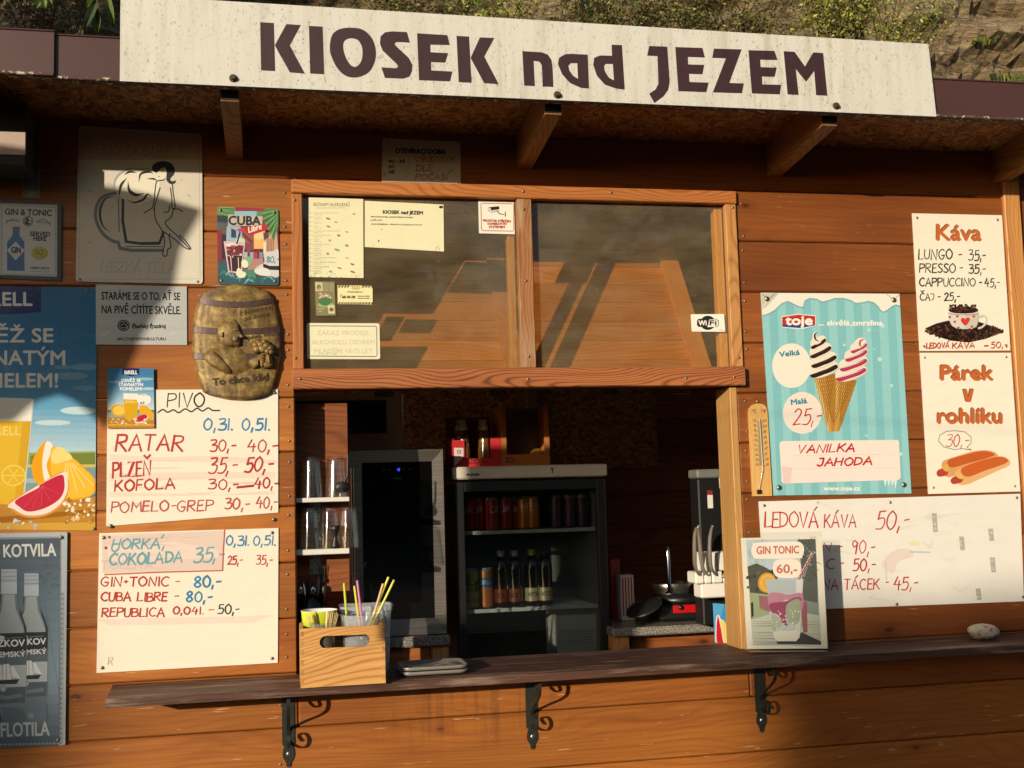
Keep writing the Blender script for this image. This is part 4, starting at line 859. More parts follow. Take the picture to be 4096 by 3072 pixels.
# ---- second board
s = Sheet([(397, 2133), (1114, 2112), (1111, 2651), (386, 2692)], -0.0006, .004, WH)
s.use('H')
s.poly([(640, 185), (1415, 160), (1405, 405), (650, 430)], 'E9D2C6'); s.poly([(660, 260), (1100, 230), (1380, 280), (1380, 330), (700, 360)], 'F0DDD0'); s.poly([(610, 720), (1500, 700), (1740, 690), (1600, 740), (700, 760)], 'F1E0D2')
for k in range(16):
    y = r2.uniform(190, 400); x = r2.uniform(640, 1150); s.stroke([(x, y), (x + 90, y + r2.uniform(-10, 10)), (x + r2.uniform(120, 240), y + r2.uniform(-10, 10))], r2.uniform(5, 12), r2.choice(['E2C2B8', 'EFDACD', 'E6CBBF']), True, taper=True)
s.hand('TOCENA', 640, 350, 50, 'D8C6BC', w=320, pen=9)
s.hand('HORKA', 705, 212, 62, '6FA9B4', w=300, pen=11, lean=.2); s.stroke([(1020, 205), (1035, 185)], 9, '6FA9B4'); s.hand('ČOKOLADA', 688, 308, 68, '6FA9B4', w=460, pen=12, ang=-.04, lean=.15); s.stroke([(1025, 285), (1035, 258)], 9, '6FA9B4'); s.hand('35,-', 1222, 265, 92, '74ABB8', w=185, pen=11, lean=.2)
s.stroke([(1420, 155), (1412, 280), (1407, 410)], 8, 'C4554A'); s.stroke([(662, 437), (1000, 422), (1407, 411)], 8, 'C4554A')
s.hand('0,3l.', 1428, 192, 62, BLU, w=145, pen=9); s.hand('0,5l.', 1600, 192, 60, BLU, w=142, pen=9); s.hand('25,-', 1438, 318, 52, RED, w=92, pen=8); s.hand('35,-', 1618, 315, 58, RED, w=100, pen=8)
s.hand('GIN+TONIC', 638, 452, 58, RED, w=425, pen=9); s.hand('-', 1103, 455, 50, RED, w=28, pen=8); s.hand('80,-', 1222, 448, 68, BLU, w=168, pen=11)
s.hand('CUBA LIBRE', 638, 550, 54, RED, w=415, pen=9); s.hand('-', 1100, 548, 50, RED, w=28, pen=8); s.hand('80,-', 1176, 545, 66, BLU, w=158, pen=11)
s.hand('REPUBLICA', 642, 648, 54, RED, w=395, pen=9); s.hand('0,04l.', 1093, 640, 46, RED, w=190, pen=8); s.hand('-', 1315, 635, 50, RED, w=36, pen=7); s.hand('50,-', 1378, 626, 58, BLK, w=132, pen=7)
s.circ(690, 200, 8, 8, 'A8433C'); s.circ(668, 268, 8, 10, 'A8433C'); s.hand('R', 682, 958, 46, 'DCD2C0', w=28, pen=6)
s.build('menu_board', 'white board above the shelf end with a boxed hot chocolate price and gin prices', 'menu board', M_white, [(655, 203, .006), (1720, 172, .006), (646, 1026, .006), (1720, 966, .006)])

# ---- opening hours card under the eaves
s = Sheet([(1530, 553), (1842, 568), (1843, 738), (1527, 727)], -0.0006, .0015, 'D9D2C6')
s.use('B'); s.text('OTEVÍRACÍ DOBA', 365, 966, 28, '1C1B1A', w=316, ang=.025, bold=2.4)
for q, y in (('PO - PÁ  :', 1030), ('SO', 1062), ('NE', 1096)): s.text(q, 324, y, 19, '1C1B1A', w=(128 if 'PO' in q else 36), bold=1.6)
s.text(':', 444, 1066, 16, '1C1B1A', bold=1.5); s.text(':', 444, 1100, 16, '1C1B1A', bold=1.5)
s.hand('VÍKENDY', 485, 990, 34, 'A8544A', w=245, pen=5, lean=.2); s.hand('DLE', 496, 1044, 36, 'A8544A', w=102, pen=5, lean=.2); s.hand('POČASÍ', 492, 1102, 34, 'A8544A', w=200, pen=5, lean=.2); s.stroke([(706, 1088), (732, 1068)], 6, '8A5A50')
s.build('opening_hours_card', 'pale laminated card OTEVÍRACÍ DOBA under the dark eaves', 'card', M_paper, [(318, 892), (760, 905), (295, 1101), (763, 1157)])

# ---- papers and stickers on the glass
def gs(quad, col, thick=.0008): return Sheet(quad, .0162, thick, col)
s = gs([(1235, 789), (1453, 796), (1454, 1112), (1235, 1108)], 'F0EBC4'); s.use('I')
s.text('SEZNAM ALERGENŮ', 190, 228, 24, '3A3A34', w=268, ang=.012); s.text('podle potravinové směrnice', 212, 246, 9, '8A8872', w=220)
for k, (nm, w) in enumerate((('1 obiloviny obsahující lepek', 190), ('2 korýši', 60), ('3 vejce', 50), ('4 ryby', 45), ('5 podzemnice olejná (arašídy)', 205), ('6 sójové boby (sója)', 130), ('7 mléko', 50), ('8 skořápkové plody', 125), ('9 celer', 50), ('10 hořčice', 60), ('11 sezamová semena', 180), ('12 oxid siřičitý a siřičitany', 170), ('13 vlčí bob (lupina)', 120), ('14 měkkýši', 60))):
    y = 284 + k * 33; s.circ(168, y - 6, 9, 9, 'D9D4AE'); s.text(nm, 185, y, 11, 'A9A78A', w=w); s.text('výrobky z nich', 192, y + 12, 7, '8C8B74', w=60)
for x, y, c, a, b in ((490, 288, '8C8A60', 12, 5), (300, 322, '6E8A78', 18, 7), (357, 348, 'B9A25A', 12, 6), (302, 380, '9A9468', 16, 7), (438, 420, 'B0A878', 14, 5), (377, 446, '8E8C70', 14, 8), (312, 482, 'A9AA8A', 12, 8), (437, 520, '8A9A80', 14, 9), (365, 552, '7FB0A4', 24, 9), (296, 580, '9CA488', 12, 10), (440, 612, 'A89A70', 14, 4), (478, 658, '6A5A44', 16, 6), (383, 686, '5A6A60', 16, 5), (318, 712, '7FB8B0', 14, 9), (480, 714, 'B0703A', 20, 7)): s.circ(x, y, a, b, c, n=9, rot=.3)
for k in range(40): s.circ(r2.uniform(165, 550), r2.uniform(725, 755), r2.uniform(1.5, 4), None, '6E6850', n=6)
s.build('allergen_list', 'tall yellowed sheet SEZNAM ALERGENŮ taped inside the left window', 'paper', M_paper)
s = gs([(1459, 803), (1774, 818), (1776, 1006), (1459, 988)], 'F0EBC4'); s.use('I')
s.text('KIOSEK nad JEZEM', 705, 284, 24, '22221E', w=292, ang=.025, bold=2.2); s.text('PROVOZOVATEL, ZODPOVĚDNÁ OSOBA', 615, 312, 9, '3A3A34', w=310, ang=.02, bold=.8); s.text('IČO', 615, 338, 9, '3A3A34', w=84, bold=.8); s.text('ADRESA PROVOZOVNY', 615, 366, 9, '3A3A34', w=380, ang=.02, bold=.8)
s.circ(673, 486, 5, 9, '5A5440'); s.circ(695, 402, 6, 4, '9A9478'); s.circ(1132, 236, 16, 10, '2E2A22')
for k in range(16): s.circ(r2.choice([r2.uniform(580, 640), r2.uniform(1090, 1145)]), r2.uniform(515, 550), r2.uniform(2, 4), None, '8A8468', n=6)
s.build('owner_notice', 'yellowed landscape sheet headed KIOSEK nad JEZEM on the glass', 'paper', M_paper)
s = Sheet([(1913, 801), (2056, 807), (2059, 937), (1916, 933)], .0162, .0008, 'F7F1E2'); s.use('I')
s.stroke([(1432, 208), (1660, 213), (1668, 222), (1668, 405), (1660, 414), (1440, 410), (1430, 402), (1426, 216)], 5, 'A8483A', closed=True)
s.text('PROSTOR STŘEŽEN', 1442, 344, 17, 'B03A30', w=203, ang=.03, bold=1.8); s.text('KAMEROVÝM', 1476, 367, 16, 'B03A30', w=137, ang=.02, bold=1.8); s.text('SYSTÉMEM', 1486, 391, 16, 'B03A30', w=116, ang=.01, bold=1.8)
s.poly([(1480, 240), (1498, 236), (1560, 230), (1562, 252), (1500, 262)], '1A1A1A'); s.poly([(1478, 250), (1495, 240), (1503, 262), (1560, 254), (1560, 264), (1500, 276), (1482, 270)], 'DEDACC'); s.circ(1484, 255, 8, 13, 'F7F1E2', rot=.2); s.stroke([(1484, 243), (1492, 256), (1484, 268), (1476, 254)], 2.5, '1A1A1A', closed=True); s.stroke([(1545, 264), (1560, 285), (1600, 292)], 6, '1A1A1A'); s.stroke([(1606, 272), (1607, 305)], 6, '1A1A1A'); s.stroke([(1500, 276), (1560, 265)], 3, '1A1A1A')
s.build('camera_sticker', 'white sticker with a surveillance camera drawing and red text', 'sticker', M_paper)
s = gs([(1259, 1125), (1338, 1127), (1343, 1262), (1264, 1263)], '8A8258'); s.use('I')
s.poly([(203, 790), (258, 792), (260, 855), (207, 857)], 'CFC79A'); s.circ(232, 828, 16, 20, '6E7A50'); s.circ(236, 838, 10, 9, 'B0A070')
for k in range(5): s.text('Káva a dort', 268, 804 + 13 * k, 8, 'D6CFA2', w=74)
s.circ(278, 925, 50, 46, '4F7A48'); s.circ(278, 905, 46, 20, 'C7D0A0'); s.circ(282, 958, 62, 18, '9FB488'); s.circ(278, 930, 44, 34, '4F7A48')
for k in range(12): s.circ(r2.uniform(240, 318), r2.uniform(868, 906), 9, 7, r2.choice(['D9B8A0', 'E6D6B8', 'C49A88']), n=8)
s.poly([(296, 960), (345, 958), (350, 1022), (302, 1022)], 'D8D0A2'); s.circ(324, 992, 17, 15, 'A8603C'); s.circ(324, 992, 11, 9, '5A6A3C'); s.text('Krásné', 222, 992, 14, 'E2DAB0', w=46); s.text('léto', 230, 1010, 12, 'E2DAB0')
s.build('leaflet', 'dark narrow leaflet with a green cup picture below the allergen sheet', 'leaflet', M_paper)
s = gs([(1350, 1141), (1490, 1143), (1491, 1219), (1351, 1217)], 'EDE3A6'); s.use('I')
s.rect(372, 840, 625, 935, 'F2EAB4')
for y0, y1 in ((814, 830), (938, 955)):
    for k in range(12): x = 372 + k * 22; s.poly([(x + 10, y0), (x + 22, y0), (x + 10, y1), (x - 2, y1)], '1F1E18')
s.rect(455, 814, 545, 845, 'F0E6A8'); s.text('TAXI', 470, 845, 26, '2A2920', w=60); s.text('Mir expres balatina s.r.o.', 444, 866, 10, '4A4838', w=112, bold=.8); s.text('605 445 338', 404, 908, 17, '26251E', w=94, bold=1.4); s.stroke([(392, 900), (392, 888), (404, 882)], 4, '26251E', True)
for y in (896, 912): s.text('Rezervace na telefonu', 520, y, 8, '3A392E', w=88, bold=.6)
s.build('taxi_card', 'small yellow TAXI card with black and yellow striped edges on the glass', 'card', M_paper)
s = Sheet([(1226, 1292), (1518, 1293), (1521, 1437), (1229, 1436)], .0162, .0010, 'EEE9C8', r=10); s.use('I')
s.stroke([(168, 1112), (650, 1115), (658, 1122), (660, 1330), (652, 1338), (170, 1335), (162, 1328), (160, 1120)], 5, '4A4E48', closed=True)
for q, y, x, w in (('ZÁKAZ PRODEJE', 1180, 218, 380), ('ALKOHOLU OSOBÁM', 1248, 180, 462), ('MLADŠÍM 18-TI LET', 1314, 196, 430)): s.text(q, x, y, 33, 'D6D0AC', w=w, bold=1.2)
for k in range(20): s.circ(r2.uniform(190, 420), r2.uniform(1312, 1335), r2.uniform(1.5, 3.5), None, '6A6448', n=6)
s.build('alcohol_notice', 'yellowed rounded notice ZÁKAZ PRODEJE ALKOHOLU low on the left window', 'notice', M_paper)
s = Sheet([(2763, 1257), (2896, 1256), (2901, 1327), (2767, 1326)], .0162, .0008, 'F7F3E6', r=4); s.use('J')
s.circ(1440, 1090, 56, 53, '17171A'); s.poly([(1360, 1090), (1360, 1072), (1372, 1060), (1500, 1060), (1520, 1072), (1522, 1108), (1508, 1122), (1372, 1120), (1360, 1108)], '17171A'); s.poly([(1450, 1066), (1500, 1064), (1515, 1076), (1517, 1106), (1505, 1118), (1436, 1122), (1444, 1100)], 'F7F3E6', False)
s.text('Wi', 1372, 1108, 36, 'F7F3E6', w=58, bold=2); s.text('Fi', 1455, 1108, 36, '17171A', w=48, bold=2); s.stroke([(1525, 1140), (1560, 1146)], 3, '55554E')
s.build('wifi_sticker', 'small white WiFi sticker with a black rounded emblem on the right pane', 'sticker', M_paper)

# ---- coffee price board
s = Sheet([(3649, 853), (4008, 861), (4042, 1402), (3679, 1404)], -0.0006, .004, WH); s.use('V')
OR_, DO = 'C96A34', '7A4A2E'
for dx, dy, c in ((-7, -7, DO), (0, 0, OR_)): s.text('Káva', 408 + dx, 388 + dy, 168, c, w=490, bold=8, ang=.012)
s.hand('LUNGO', 205, 490, 108, BLK, w=370, pen=13, lean=.02); s.hand('-', 640, 490, 108, BLK, w=38, pen=13); s.hand('35,-', 760, 498, 112, BLK, w=185, pen=13, lean=.02)
s.hand('PRESSO', 218, 650, 96, BLK, w=395, pen=13, lean=.02); s.hand('-', 655, 648, 96, BLK, w=36, pen=13); s.hand('35,-', 762, 658, 98, BLK, w=185, pen=13, lean=.02)
s.hand('CAPPUCCINO', 215, 808, 88, BLK, w=618, pen=13, lean=.02); s.hand('-', 868, 812, 88, BLK, w=28, pen=13); s.hand('45,-', 940, 812, 92, BLK, w=160, pen=13, lean=.02)
s.hand('ČA', 222, 978, 78, BLK, w=108, pen=13, lean=.02); s.stroke([(338, 985), (372, 985), (372, 1030), (352, 1052)], 9, BLK, True); s.hand('-', 415, 975, 80, BLK, w=28, pen=13); s.hand('25,-', 492, 972, 84, BLK, w=165, pen=13, lean=.02)
rb = random.Random(4)
def beans(n, fx, cols=('2B1812', '3E241A', '54321F', '1E110D', '6A4630')):
    for k in range(n):
        x, y = fx(); s.circ(x, y, rb.uniform(10, 17), rb.uniform(8, 11), rb.choice(cols), n=8, rot=rb.uniform(0, 3))
s.poly([(275, 1365), (400, 1310), (520, 1280), (700, 1250), (900, 1300), (1050, 1350), (1145, 1395), (950, 1480), (760, 1520), (560, 1500), (400, 1450), (340, 1400)], '2A1812')
def heap():
    while True:
        x = rb.uniform(280, 1140); t = (x - 280) / 860; hh = 125 * math.sin(math.pi * min(1, max(0, t))) ** .7; y = 1385 + rb.uniform(-.85, .85) * hh * .95 + 10
        return x, y
beans(260, heap)
s.circ(700, 1160, 165, 40, '2A1812'); beans(70, lambda: (700 + rb.uniform(-150, 150), 1145 + rb.uniform(-42, 35)))
s.stroke([(870, 1235), (925, 1222), (955, 1255), (945, 1310), (905, 1350), (870, 1362)], 22, 'D8D4C6', True)
s.poly([(528, 1180), (600, 1198), (760, 1202), (872, 1188), (868, 1280), (845, 1345), (790, 1372), (640, 1372), (575, 1335), (540, 1270)], 'DDD8CB'); s.poly([(720, 1200), (872, 1188), (868, 1280), (845, 1345), (790, 1372), (720, 1372)], 'CFC9BB')
s.stroke([(532, 1196), (620, 1212), (760, 1214), (868, 1202)], 6, 'B8473C', True)
def heart(x, y, r, c): s.poly([(x, y + r), (x - r, y - .1 * r), (x - .75 * r, y - .75 * r), (x - .2 * r, y - .7 * r), (x, y - .35 * r), (x + .25 * r, y - .75 * r), (x + .8 * r, y - .8 * r), (x + r, y - .15 * r)], c, True)
heart(722, 1285, 48, 'C42A2C'); heart(724, 1282, 40, 'DE3A36')
for x, y in ((634, 1232), (606, 1292), (816, 1232), (550, 1240), (645, 1358), (795, 1345)): heart(x, y, 16, 'B9524A')
beans(60, lambda: (rb.uniform(480, 900), 1390 + rb.uniform(-18, 40)))
s.hand('LEDOVÁ', 288, 1525, 58, 'C4382E', w=250, pen=9, ang=-.02); s.hand('KÁVA', 575, 1520, 62, 'C4382E', w=250, pen=9, ang=.0); s.hand('-', 920, 1525, 60, 'C4382E', w=46, pen=13); s.hand('50,-', 1005, 1512, 66, 'C4382E', w=175, pen=9)
s.build('price_board', 'white board headed Káva with coffee prices and a hearts cup picture', 'menu board', M_white, [(188, 138), (1078, 160), (265, 1560), (1175, 1560)])

# ---- hot dog board
s = Sheet([(3680, 1411), (4044, 1411), (4082, 1966), (3714, 1976)], -0.0006, .004, WH); s.use('G')
for q, x, y, h, w in (('Párek', 1510, 908, 98, 365), ('v', 1668, 1060, 92, 66), ('rohlíku', 1490, 1210, 100, 445)):
    for dx, dy, c in ((-6, -6, DO), (0, 0, OR_)):
        if q == 'v': s.poly([(1662 + dx, 976 + dy), (1692 + dx, 975 + dy), (1700 + dx, 1028 + dy), (1712 + dx, 974 + dy), (1740 + dx, 973 + dy), (1718 + dx, 1062 + dy), (1682 + dx, 1062 + dy)], c)
        else: s.text(q, x + dx, y + dy, h, c, w=w, bold=6)
s.stroke([(1605, 1262), (1680, 1272), (1720, 1310), (1718, 1350), (1690, 1378), (1724, 1398), (1660, 1388), (1600, 1394), (1530, 1376), (1492, 1335), (1500, 1295), (1545, 1268)], 4, '3A3A38', closed=True)
s.hand('30,-', 1545, 1288, 82, 'C4483C', w=150, pen=7, lean=.15)
def roll(pts, top, cuts):
    s.poly(pts, 'C98A4E', True); s.poly([(x + 4, y + 6) for x, y in pts], 'D99A5E', True); s.poly(top, 'B8642C', True)
s.poly([(1520, 1480), (1620, 1440), (1740, 1405), (1840, 1400), (1900, 1425), (1890, 1460), (1740, 1520), (1620, 1570), (1560, 1588), (1525, 1560)], 'DFA468', True); s.poly([(1560, 1470), (1680, 1430), (1800, 1405), (1880, 1422), (1860, 1445), (1700, 1490), (1580, 1520)], 'C8602C', True)
s.poly([(1482, 1545), (1510, 1528), (1556, 1535), (1552, 1570), (1500, 1584), (1480, 1570)], 'B8483A', True); s.poly([(1520, 1510), (1560, 1500), (1560, 1545), (1530, 1540)], 'E6B05A', True)
s.poly([(1612, 1548), (1700, 1505), (1830, 1458), (1930, 1440), (1985, 1465), (1985, 1505), (1900, 1545), (1780, 1600), (1700, 1635), (1640, 1640), (1612, 1600)], 'E8B47A', True); s.poly([(1650, 1530), (1760, 1480), (1900, 1445), (1970, 1460), (1960, 1490), (1820, 1540), (1690, 1585)], 'CE652F', True)
s.poly([(1580, 1600), (1610, 1580), (1660, 1590), (1655, 1620), (1600, 1636), (1578, 1622)], 'B8483A', True); s.poly([(1615, 1560), (1650, 1560), (1660, 1600), (1625, 1590)], 'EBBE5C', True)
s.build('price_board', 'white board Párek v rohlíku with two hot dogs and a speech bubble', 'menu board', M_white, [(1396, 752), (1966, 748), (1458, 1660), (2026, 1650)])

# ---- ice cream poster (its cartoon animal is left out)
s = Sheet([(3043, 1171), (3598, 1175), (3646, 1974), (3094, 1982)], -0.0006, .0035, '9AD3D6'); s.use('G')
for k in range(9):
    x = 262 + k * 118; s.poly([(x + 40, 300), (x + 98, 300), (x + 165, 1720), (x + 107, 1720)], '86C6CC')
for k in range(26): s.circ(rb.uniform(280, 1260), rb.uniform(450, 1640), rb.uniform(5, 17), None, 'C3E6E6', n=14)
s.poly([(240, 290), (1230, 290), (1228, 400), (1190, 390), (1160, 405), (1130, 430), (1105, 440), (1080, 425), (1065, 400), (1040, 375), (1000, 365), (960, 375), (915, 380), (880, 360), (830, 345), (770, 345), (720, 360), (680, 370), (640, 350), (590, 345), (560, 360), (552, 400), (535, 410), (500, 395), (440, 365), (400, 380), (350, 430), (300, 455), (240, 470)], '7FB4BC')
s.poly([(240, 290), (1230, 290), (1226, 388), (1190, 380), (1158, 396), (1128, 422), (1105, 430), (1086, 416), (1070, 390), (1040, 365), (1000, 355), (960, 365), (915, 370), (880, 350), (830, 335), (770, 335), (720, 350), (680, 360), (640, 340), (590, 335), (556, 352), (546, 392), (532, 398), (500, 385), (440, 355), (395, 372), (345, 420), (296, 446), (240, 460)], 'F4EFE2')
s.poly([(395, 462), (510, 446), (634, 456), (634, 528), (540, 552), (500, 553), (398, 540)], 'F2EEE4'); s.poly([(400, 468), (510, 452), (630, 462), (630, 522), (400, 522)], 'C8372E'); s.poly([(400, 522), (630, 522), (630, 526), (530, 546), (400, 536)], '2A4A92'); s.text('toje', 424, 522, 62, 'FBF6EC', w=186, bold=4)
s.text('... skvělá zmrzlina', 655, 526, 34, 'F9F6EC', w=445, bold=2)
s.circ(465, 808, 136, 156, 'F4EEDE', n=36); s.text('Velká', 382, 748, 36, '2F8BA0', w=142, ang=-.12, bold=2.4)
s.circ(540, 1138, 136, 146, 'F5E9DC', n=36); s.circ(540, 1138, 130, 140, 'F4E6DA', n=36); s.text('Malá', 464, 1082, 36, '2F8BA0', w=110, ang=-.12, bold=2.4); s.hand('25,-', 470, 1115, 108, 'C4382E', w=190, pen=9, lean=.2, ang=-.05)
def cone(ax, ay, bx, by, tx, ty, sh):
    s.poly([(ax, ay), (bx, by), (tx + 24, ty), (tx, ty + 14), (tx - 24, ty)], 'D3A050'); s.poly([(ax + (bx - ax) * sh, ay + (by - ay) * sh), (bx, by), (tx + 24, ty), (tx + 4, ty + 8)], 'BE8A3E'); s.poly([(ax, ay), (ax + (bx - ax) * .22, ay + (by - ay) * .22), (tx - 14, ty), (tx - 24, ty)], 'E4BC70')
    for k in range(1, 11):
        f = k / 11
        s.stroke([(ax + (bx - ax) * f, ay + (by - ay) * f), (ax + (tx - 24 - ax) * (1 - (1 - f) ** 1.3) * .95, ay + (ty - ay) * (1 - (1 - f) ** 1.3) * .95)], 3.5, '8A5A24'); s.stroke([(ax + (bx - ax) * f, ay + (by - ay) * f), (bx + (tx + 24 - bx) * (1 - f ** 1.3) * .95, by + (ty - by) * (1 - f ** 1.3) * .95)], 3.5, '8A5A24')
cone(772, 880, 922, 912, 778, 1258, .55); cone(618, 885, 778, 862, 742, 1262, .5)
def swirl(layers, c2, cream='F2E8D4', shade='D9CBB4'):
    for i, (x, y, rx, ry) in enumerate(layers):
        q = [(x - rx, y + ry * .15), (x - rx * .85, y - ry * .35), (x - rx * .2, y - ry * .75), (x + rx * .6, y - ry * 1.0), (x + rx, y - ry * .7), (x + rx * 1.02, y - ry * .1), (x + rx * .5, y + ry * .5), (x - rx * .3, y + ry * .95), (x - rx * .9, y + ry * .8)]
        s.poly(q, shade, True); s.poly([(a - rx * .03, b - ry * .06) for a, b in q], cream, True)
        s.poly([(x - rx * .98, y + ry * .62), (x - rx * .5, y + ry * .30), (x + rx * .2, y - ry * .12), (x + rx * .85, y - ry * .62), (x + rx * 1.0, y - ry * .28), (x + rx * .6, y + ry * .18), (x, y + ry * .55), (x - rx * .7, y + ry * .92)], c2, True)
        s.stroke([(x - rx * .8, y + ry * .52), (x + rx * .1, y + ry * .02), (x + rx * .8, y - ry * .48)], 5, 'F8F2E6' if c2 != '35241F' else '5A423A', True, taper=True)
swirl([(690, 838, 98, 60), (690, 772, 90, 58), (668, 706, 74, 56), (652, 648, 54, 48)], '35241F'); s.poly([(610, 650), (612, 600), (628, 575), (652, 569), (640, 590), (645, 615), (672, 640), (640, 660)], 'F2E8D4', True); s.stroke([(648, 572), (628, 592), (632, 622), (655, 640)], 13, '35241F', True, taper=True)
swirl([(880, 862, 106, 60), (896, 796, 96, 58), (915, 732, 78, 54), (935, 680, 58, 46)], 'B83A62'); s.poly([(895, 680), (910, 635), (940, 614), (975, 616), (984, 632), (960, 640), (965, 670), (930, 690)], 'F2E8D4', True); s.stroke([(978, 622), (948, 634), (942, 662), (955, 678)], 13, 'B83A62', True, taper=True)
s.poly([(380, 1350), (395, 1335), (1205, 1326), (1216, 1338), (1228, 1590), (1216, 1606), (410, 1632), (396, 1620)], 'F6E8DE'); s.poly([(395, 1510), (470, 1520), (455, 1628), (410, 1628)], 'F0D2C8')
s.stroke([(440, 1438), (1190, 1425)], 2, 'D9C8BE'); s.stroke([(450, 1530), (1190, 1520)], 2, 'D9C8BE')
s.hand('VANILKA', 505, 1365, 54, 'C4382E', w=395, pen=11, lean=.3, ang=-.03); s.hand('JAHODA', 640, 1458, 52, 'C4382E', w=380, pen=11, lean=.3, ang=-.03)
for x in (1120, 1145, 1170, 1192): s.poly([(x - 12, 1600), (x + 12, 1600), (x, 1650 + (x % 30))], 'E6F2F0')
s.text('www.toje.cz', 690, 1680, 30, 'F6F6EE', w=252, bold=2)
s.poly([(252, 302), (372, 302), (290, 392), (258, 412)], 'CFCBC0'); s.stroke([(262, 310), (300, 345), (350, 306)], 5, '8C887C'); s.stroke([(262, 400), (300, 345)], 5, 'F4F0E4'); s.stroke([(1130, 308), (1180, 350), (1215, 312)], 5, 'B9B6AA')
s.build('ice_cream_poster', 'turquoise striped ice cream poster with two swirled cones beside the thermometer', 'poster', M_gloss, [(294, 342, .011), (1180, 349, .011), (378, 1660, .011), (1250, 1640, .011)])

# ---- long board with iced coffee
s = Sheet([(3035, 2006), (4081, 1975), (4096, 2405), (3062, 2445)], -0.0006, .004, 'EFEAE0'); s.use('N')
for k in range(26):
    x, y = rb.uniform(380, 1700), rb.uniform(110, 780); s.stroke([(x, y), (x + rb.uniform(-60, 90), y + rb.uniform(-30, 60)), (x + rb.uniform(60, 200), y + rb.uniform(-20, 50))], rb.uniform(8, 28), rb.choice(['E9E4D9', 'EAE5DB', 'E5E0D5']), True, taper=True)
s.poly([(1180, 540), (1270, 440), (1380, 430), (1400, 480), (1300, 520), (1260, 600)], 'E9D8D0', True); s.circ(1410, 390, 45, 20, 'EAE4BC'); s.stroke([(1380, 450), (1520, 452)], 8, 'A9C0CC', True); s.stroke([(1210, 520), (1215, 640)], 10, 'D9CFC4')
for x, y, h in ((1552, 245, 130), (1742, 390, 95), (1945, 330, 85), (1958, 540, 105), (1858, 745, 80)):
    s.poly([(x - 20, y - h / 2), (x + 14, y - h / 2), (x + 22, y + h / 2), (x - 10, y + h / 2)], 'B4B0A8')
    for k in range(5): s.circ(x + rb.uniform(-10, 10), y + rb.uniform(-.35, .35) * h, rb.uniform(4, 9), None, 'D6D1C6', n=7)
s.hand('LEDOVÁ', 362, 170, 105, RED, w=372, pen=10, lean=.02, sp=.1); s.hand('KÁVA', 780, 190, 90, RED, w=222, pen=10, lean=.02); s.hand('50,-', 1140, 165, 128, RED, w=222, pen=10, lean=.15)
s.hand('N', 770, 385, 60, RED, w=55, pen=8); s.hand('-', 878, 385, 55, RED, w=24, pen=8); s.hand('90,-', 972, 372, 92, RED, w=158, pen=9); s.hand('C', 796, 500, 70, RED, w=52, pen=8); s.hand('-', 890, 498, 60, RED, w=22, pen=8); s.hand('50,-', 982, 498, 82, RED, w=152, pen=9)
s.hand('NA TÁCEK', 775, 640, 72, RED, w=390, pen=8, lean=.02); s.hand('-', 1208, 640, 45, RED, w=18, pen=8); s.hand('45,-', 1265, 625, 88, RED, w=165, pen=8)
s.build('menu_board', 'long white board with LEDOVÁ KÁVA in red behind the gin tonic stand', 'menu board', M_white, [(362, 126, .006), (1242, 104, .006), (2126, 71, .006), (1287, 815, .0065), (2168, 765, .006)])
# ================================================================ SERVING SHELF AND WHAT STANDS ON IT
W_shelf = wood('weathered_dark_board', '624032', '38221A', 'x', 1.0, .55, 1.1, False, bump=.4, weather='927865')
M_iron = plain('black_iron', '33352F', .45, .35, .25, 60, .15)
YS0 = -0.225
def shz(y): return 1.137 + .055 * y
xl = P(423, 2802, YS0).x; xlb = P(451, 2754, -.002).x
shelf = thing('serving_shelf', 'long dark weathered shelf board on three scrolled iron brackets below the hatch', 'shelf', (1.2, -.1, 1.12))
O_ = Vector((1.2, -.1, 1.12)); xr = X1 + .22; th = .028
m = MB()
m.hexa([(xl, YS0, shz(YS0) - th), (xr, YS0, shz(YS0) - th), (xr, YS0, shz(YS0)), (xl, YS0, shz(YS0)), (xlb, -.001, shz(0) - th), (xr, -.001, shz(0) - th), (xr, -.001, shz(0)), (xlb, -.001, shz(0))])
m.build('board', W_shelf, shelf, O_)
m = MB(); m.box(OL + .001, OR - .002, .0005, .16, shz(0) - th, shz(0) - .0005, .002); sill = m.build('sill', W_shelf, kiosk, KI)
# bracket profile read off its own shadow: distance from the wall, height
xb1 = P(1153, 2880).x
def prof(pts):
    out = []
    for x, y in pts:
        p = P(1080 + x * .188, 2760 + y * .188); d = max(.004, (p.x - xb1) / .93); out.append((d, p.z + .255 * d))
    return catmull(out, 4)
main = prof([(1200, 130), (1240, 220), (1250, 310), (1225, 410), (1160, 485), (1000, 565), (850, 625), (700, 690), (540, 770), (440, 850), (400, 950), (420, 1060), (490, 1140), (590, 1200), (700, 1222), (790, 1195), (840, 1110), (830, 1010), (775, 935), (690, 925), (620, 965), (650, 1030), (700, 1085)])
curl = prof([(1235, 150), (1190, 100), (1060, 110), (930, 150), (850, 220), (880, 300), (950, 350), (1030, 355), (1070, 310), (1040, 240), (1000, 200)])
def strip(mb, pts, xc, w=.012, t=.0045):
    pts = [Vector((xc, -d, z)) for d, z in pts]; vs = []
    for i, p in enumerate(pts):
        a = (pts[min(i + 1, len(pts) - 1)] - pts[max(i - 1, 0)]).normalized(); nn = Vector((0, -a.z, a.y))
        for sx, sn in ((-1, -1), (1, -1), (1, 1), (-1, 1)): vs.append(p + Vector((sx * w / 2, 0, 0)) + nn * sn * t / 2)
    n = len(pts); mb.add(vs, [(i * 4 + j, i * 4 + (j + 1) % 4, (i + 1) * 4 + (j + 1) % 4, (i + 1) * 4 + j) for i in range(n - 1) for j in range(4)] + [(0, 1, 2, 3), tuple(range(4 * n - 4, 4 * n))[::-1]])
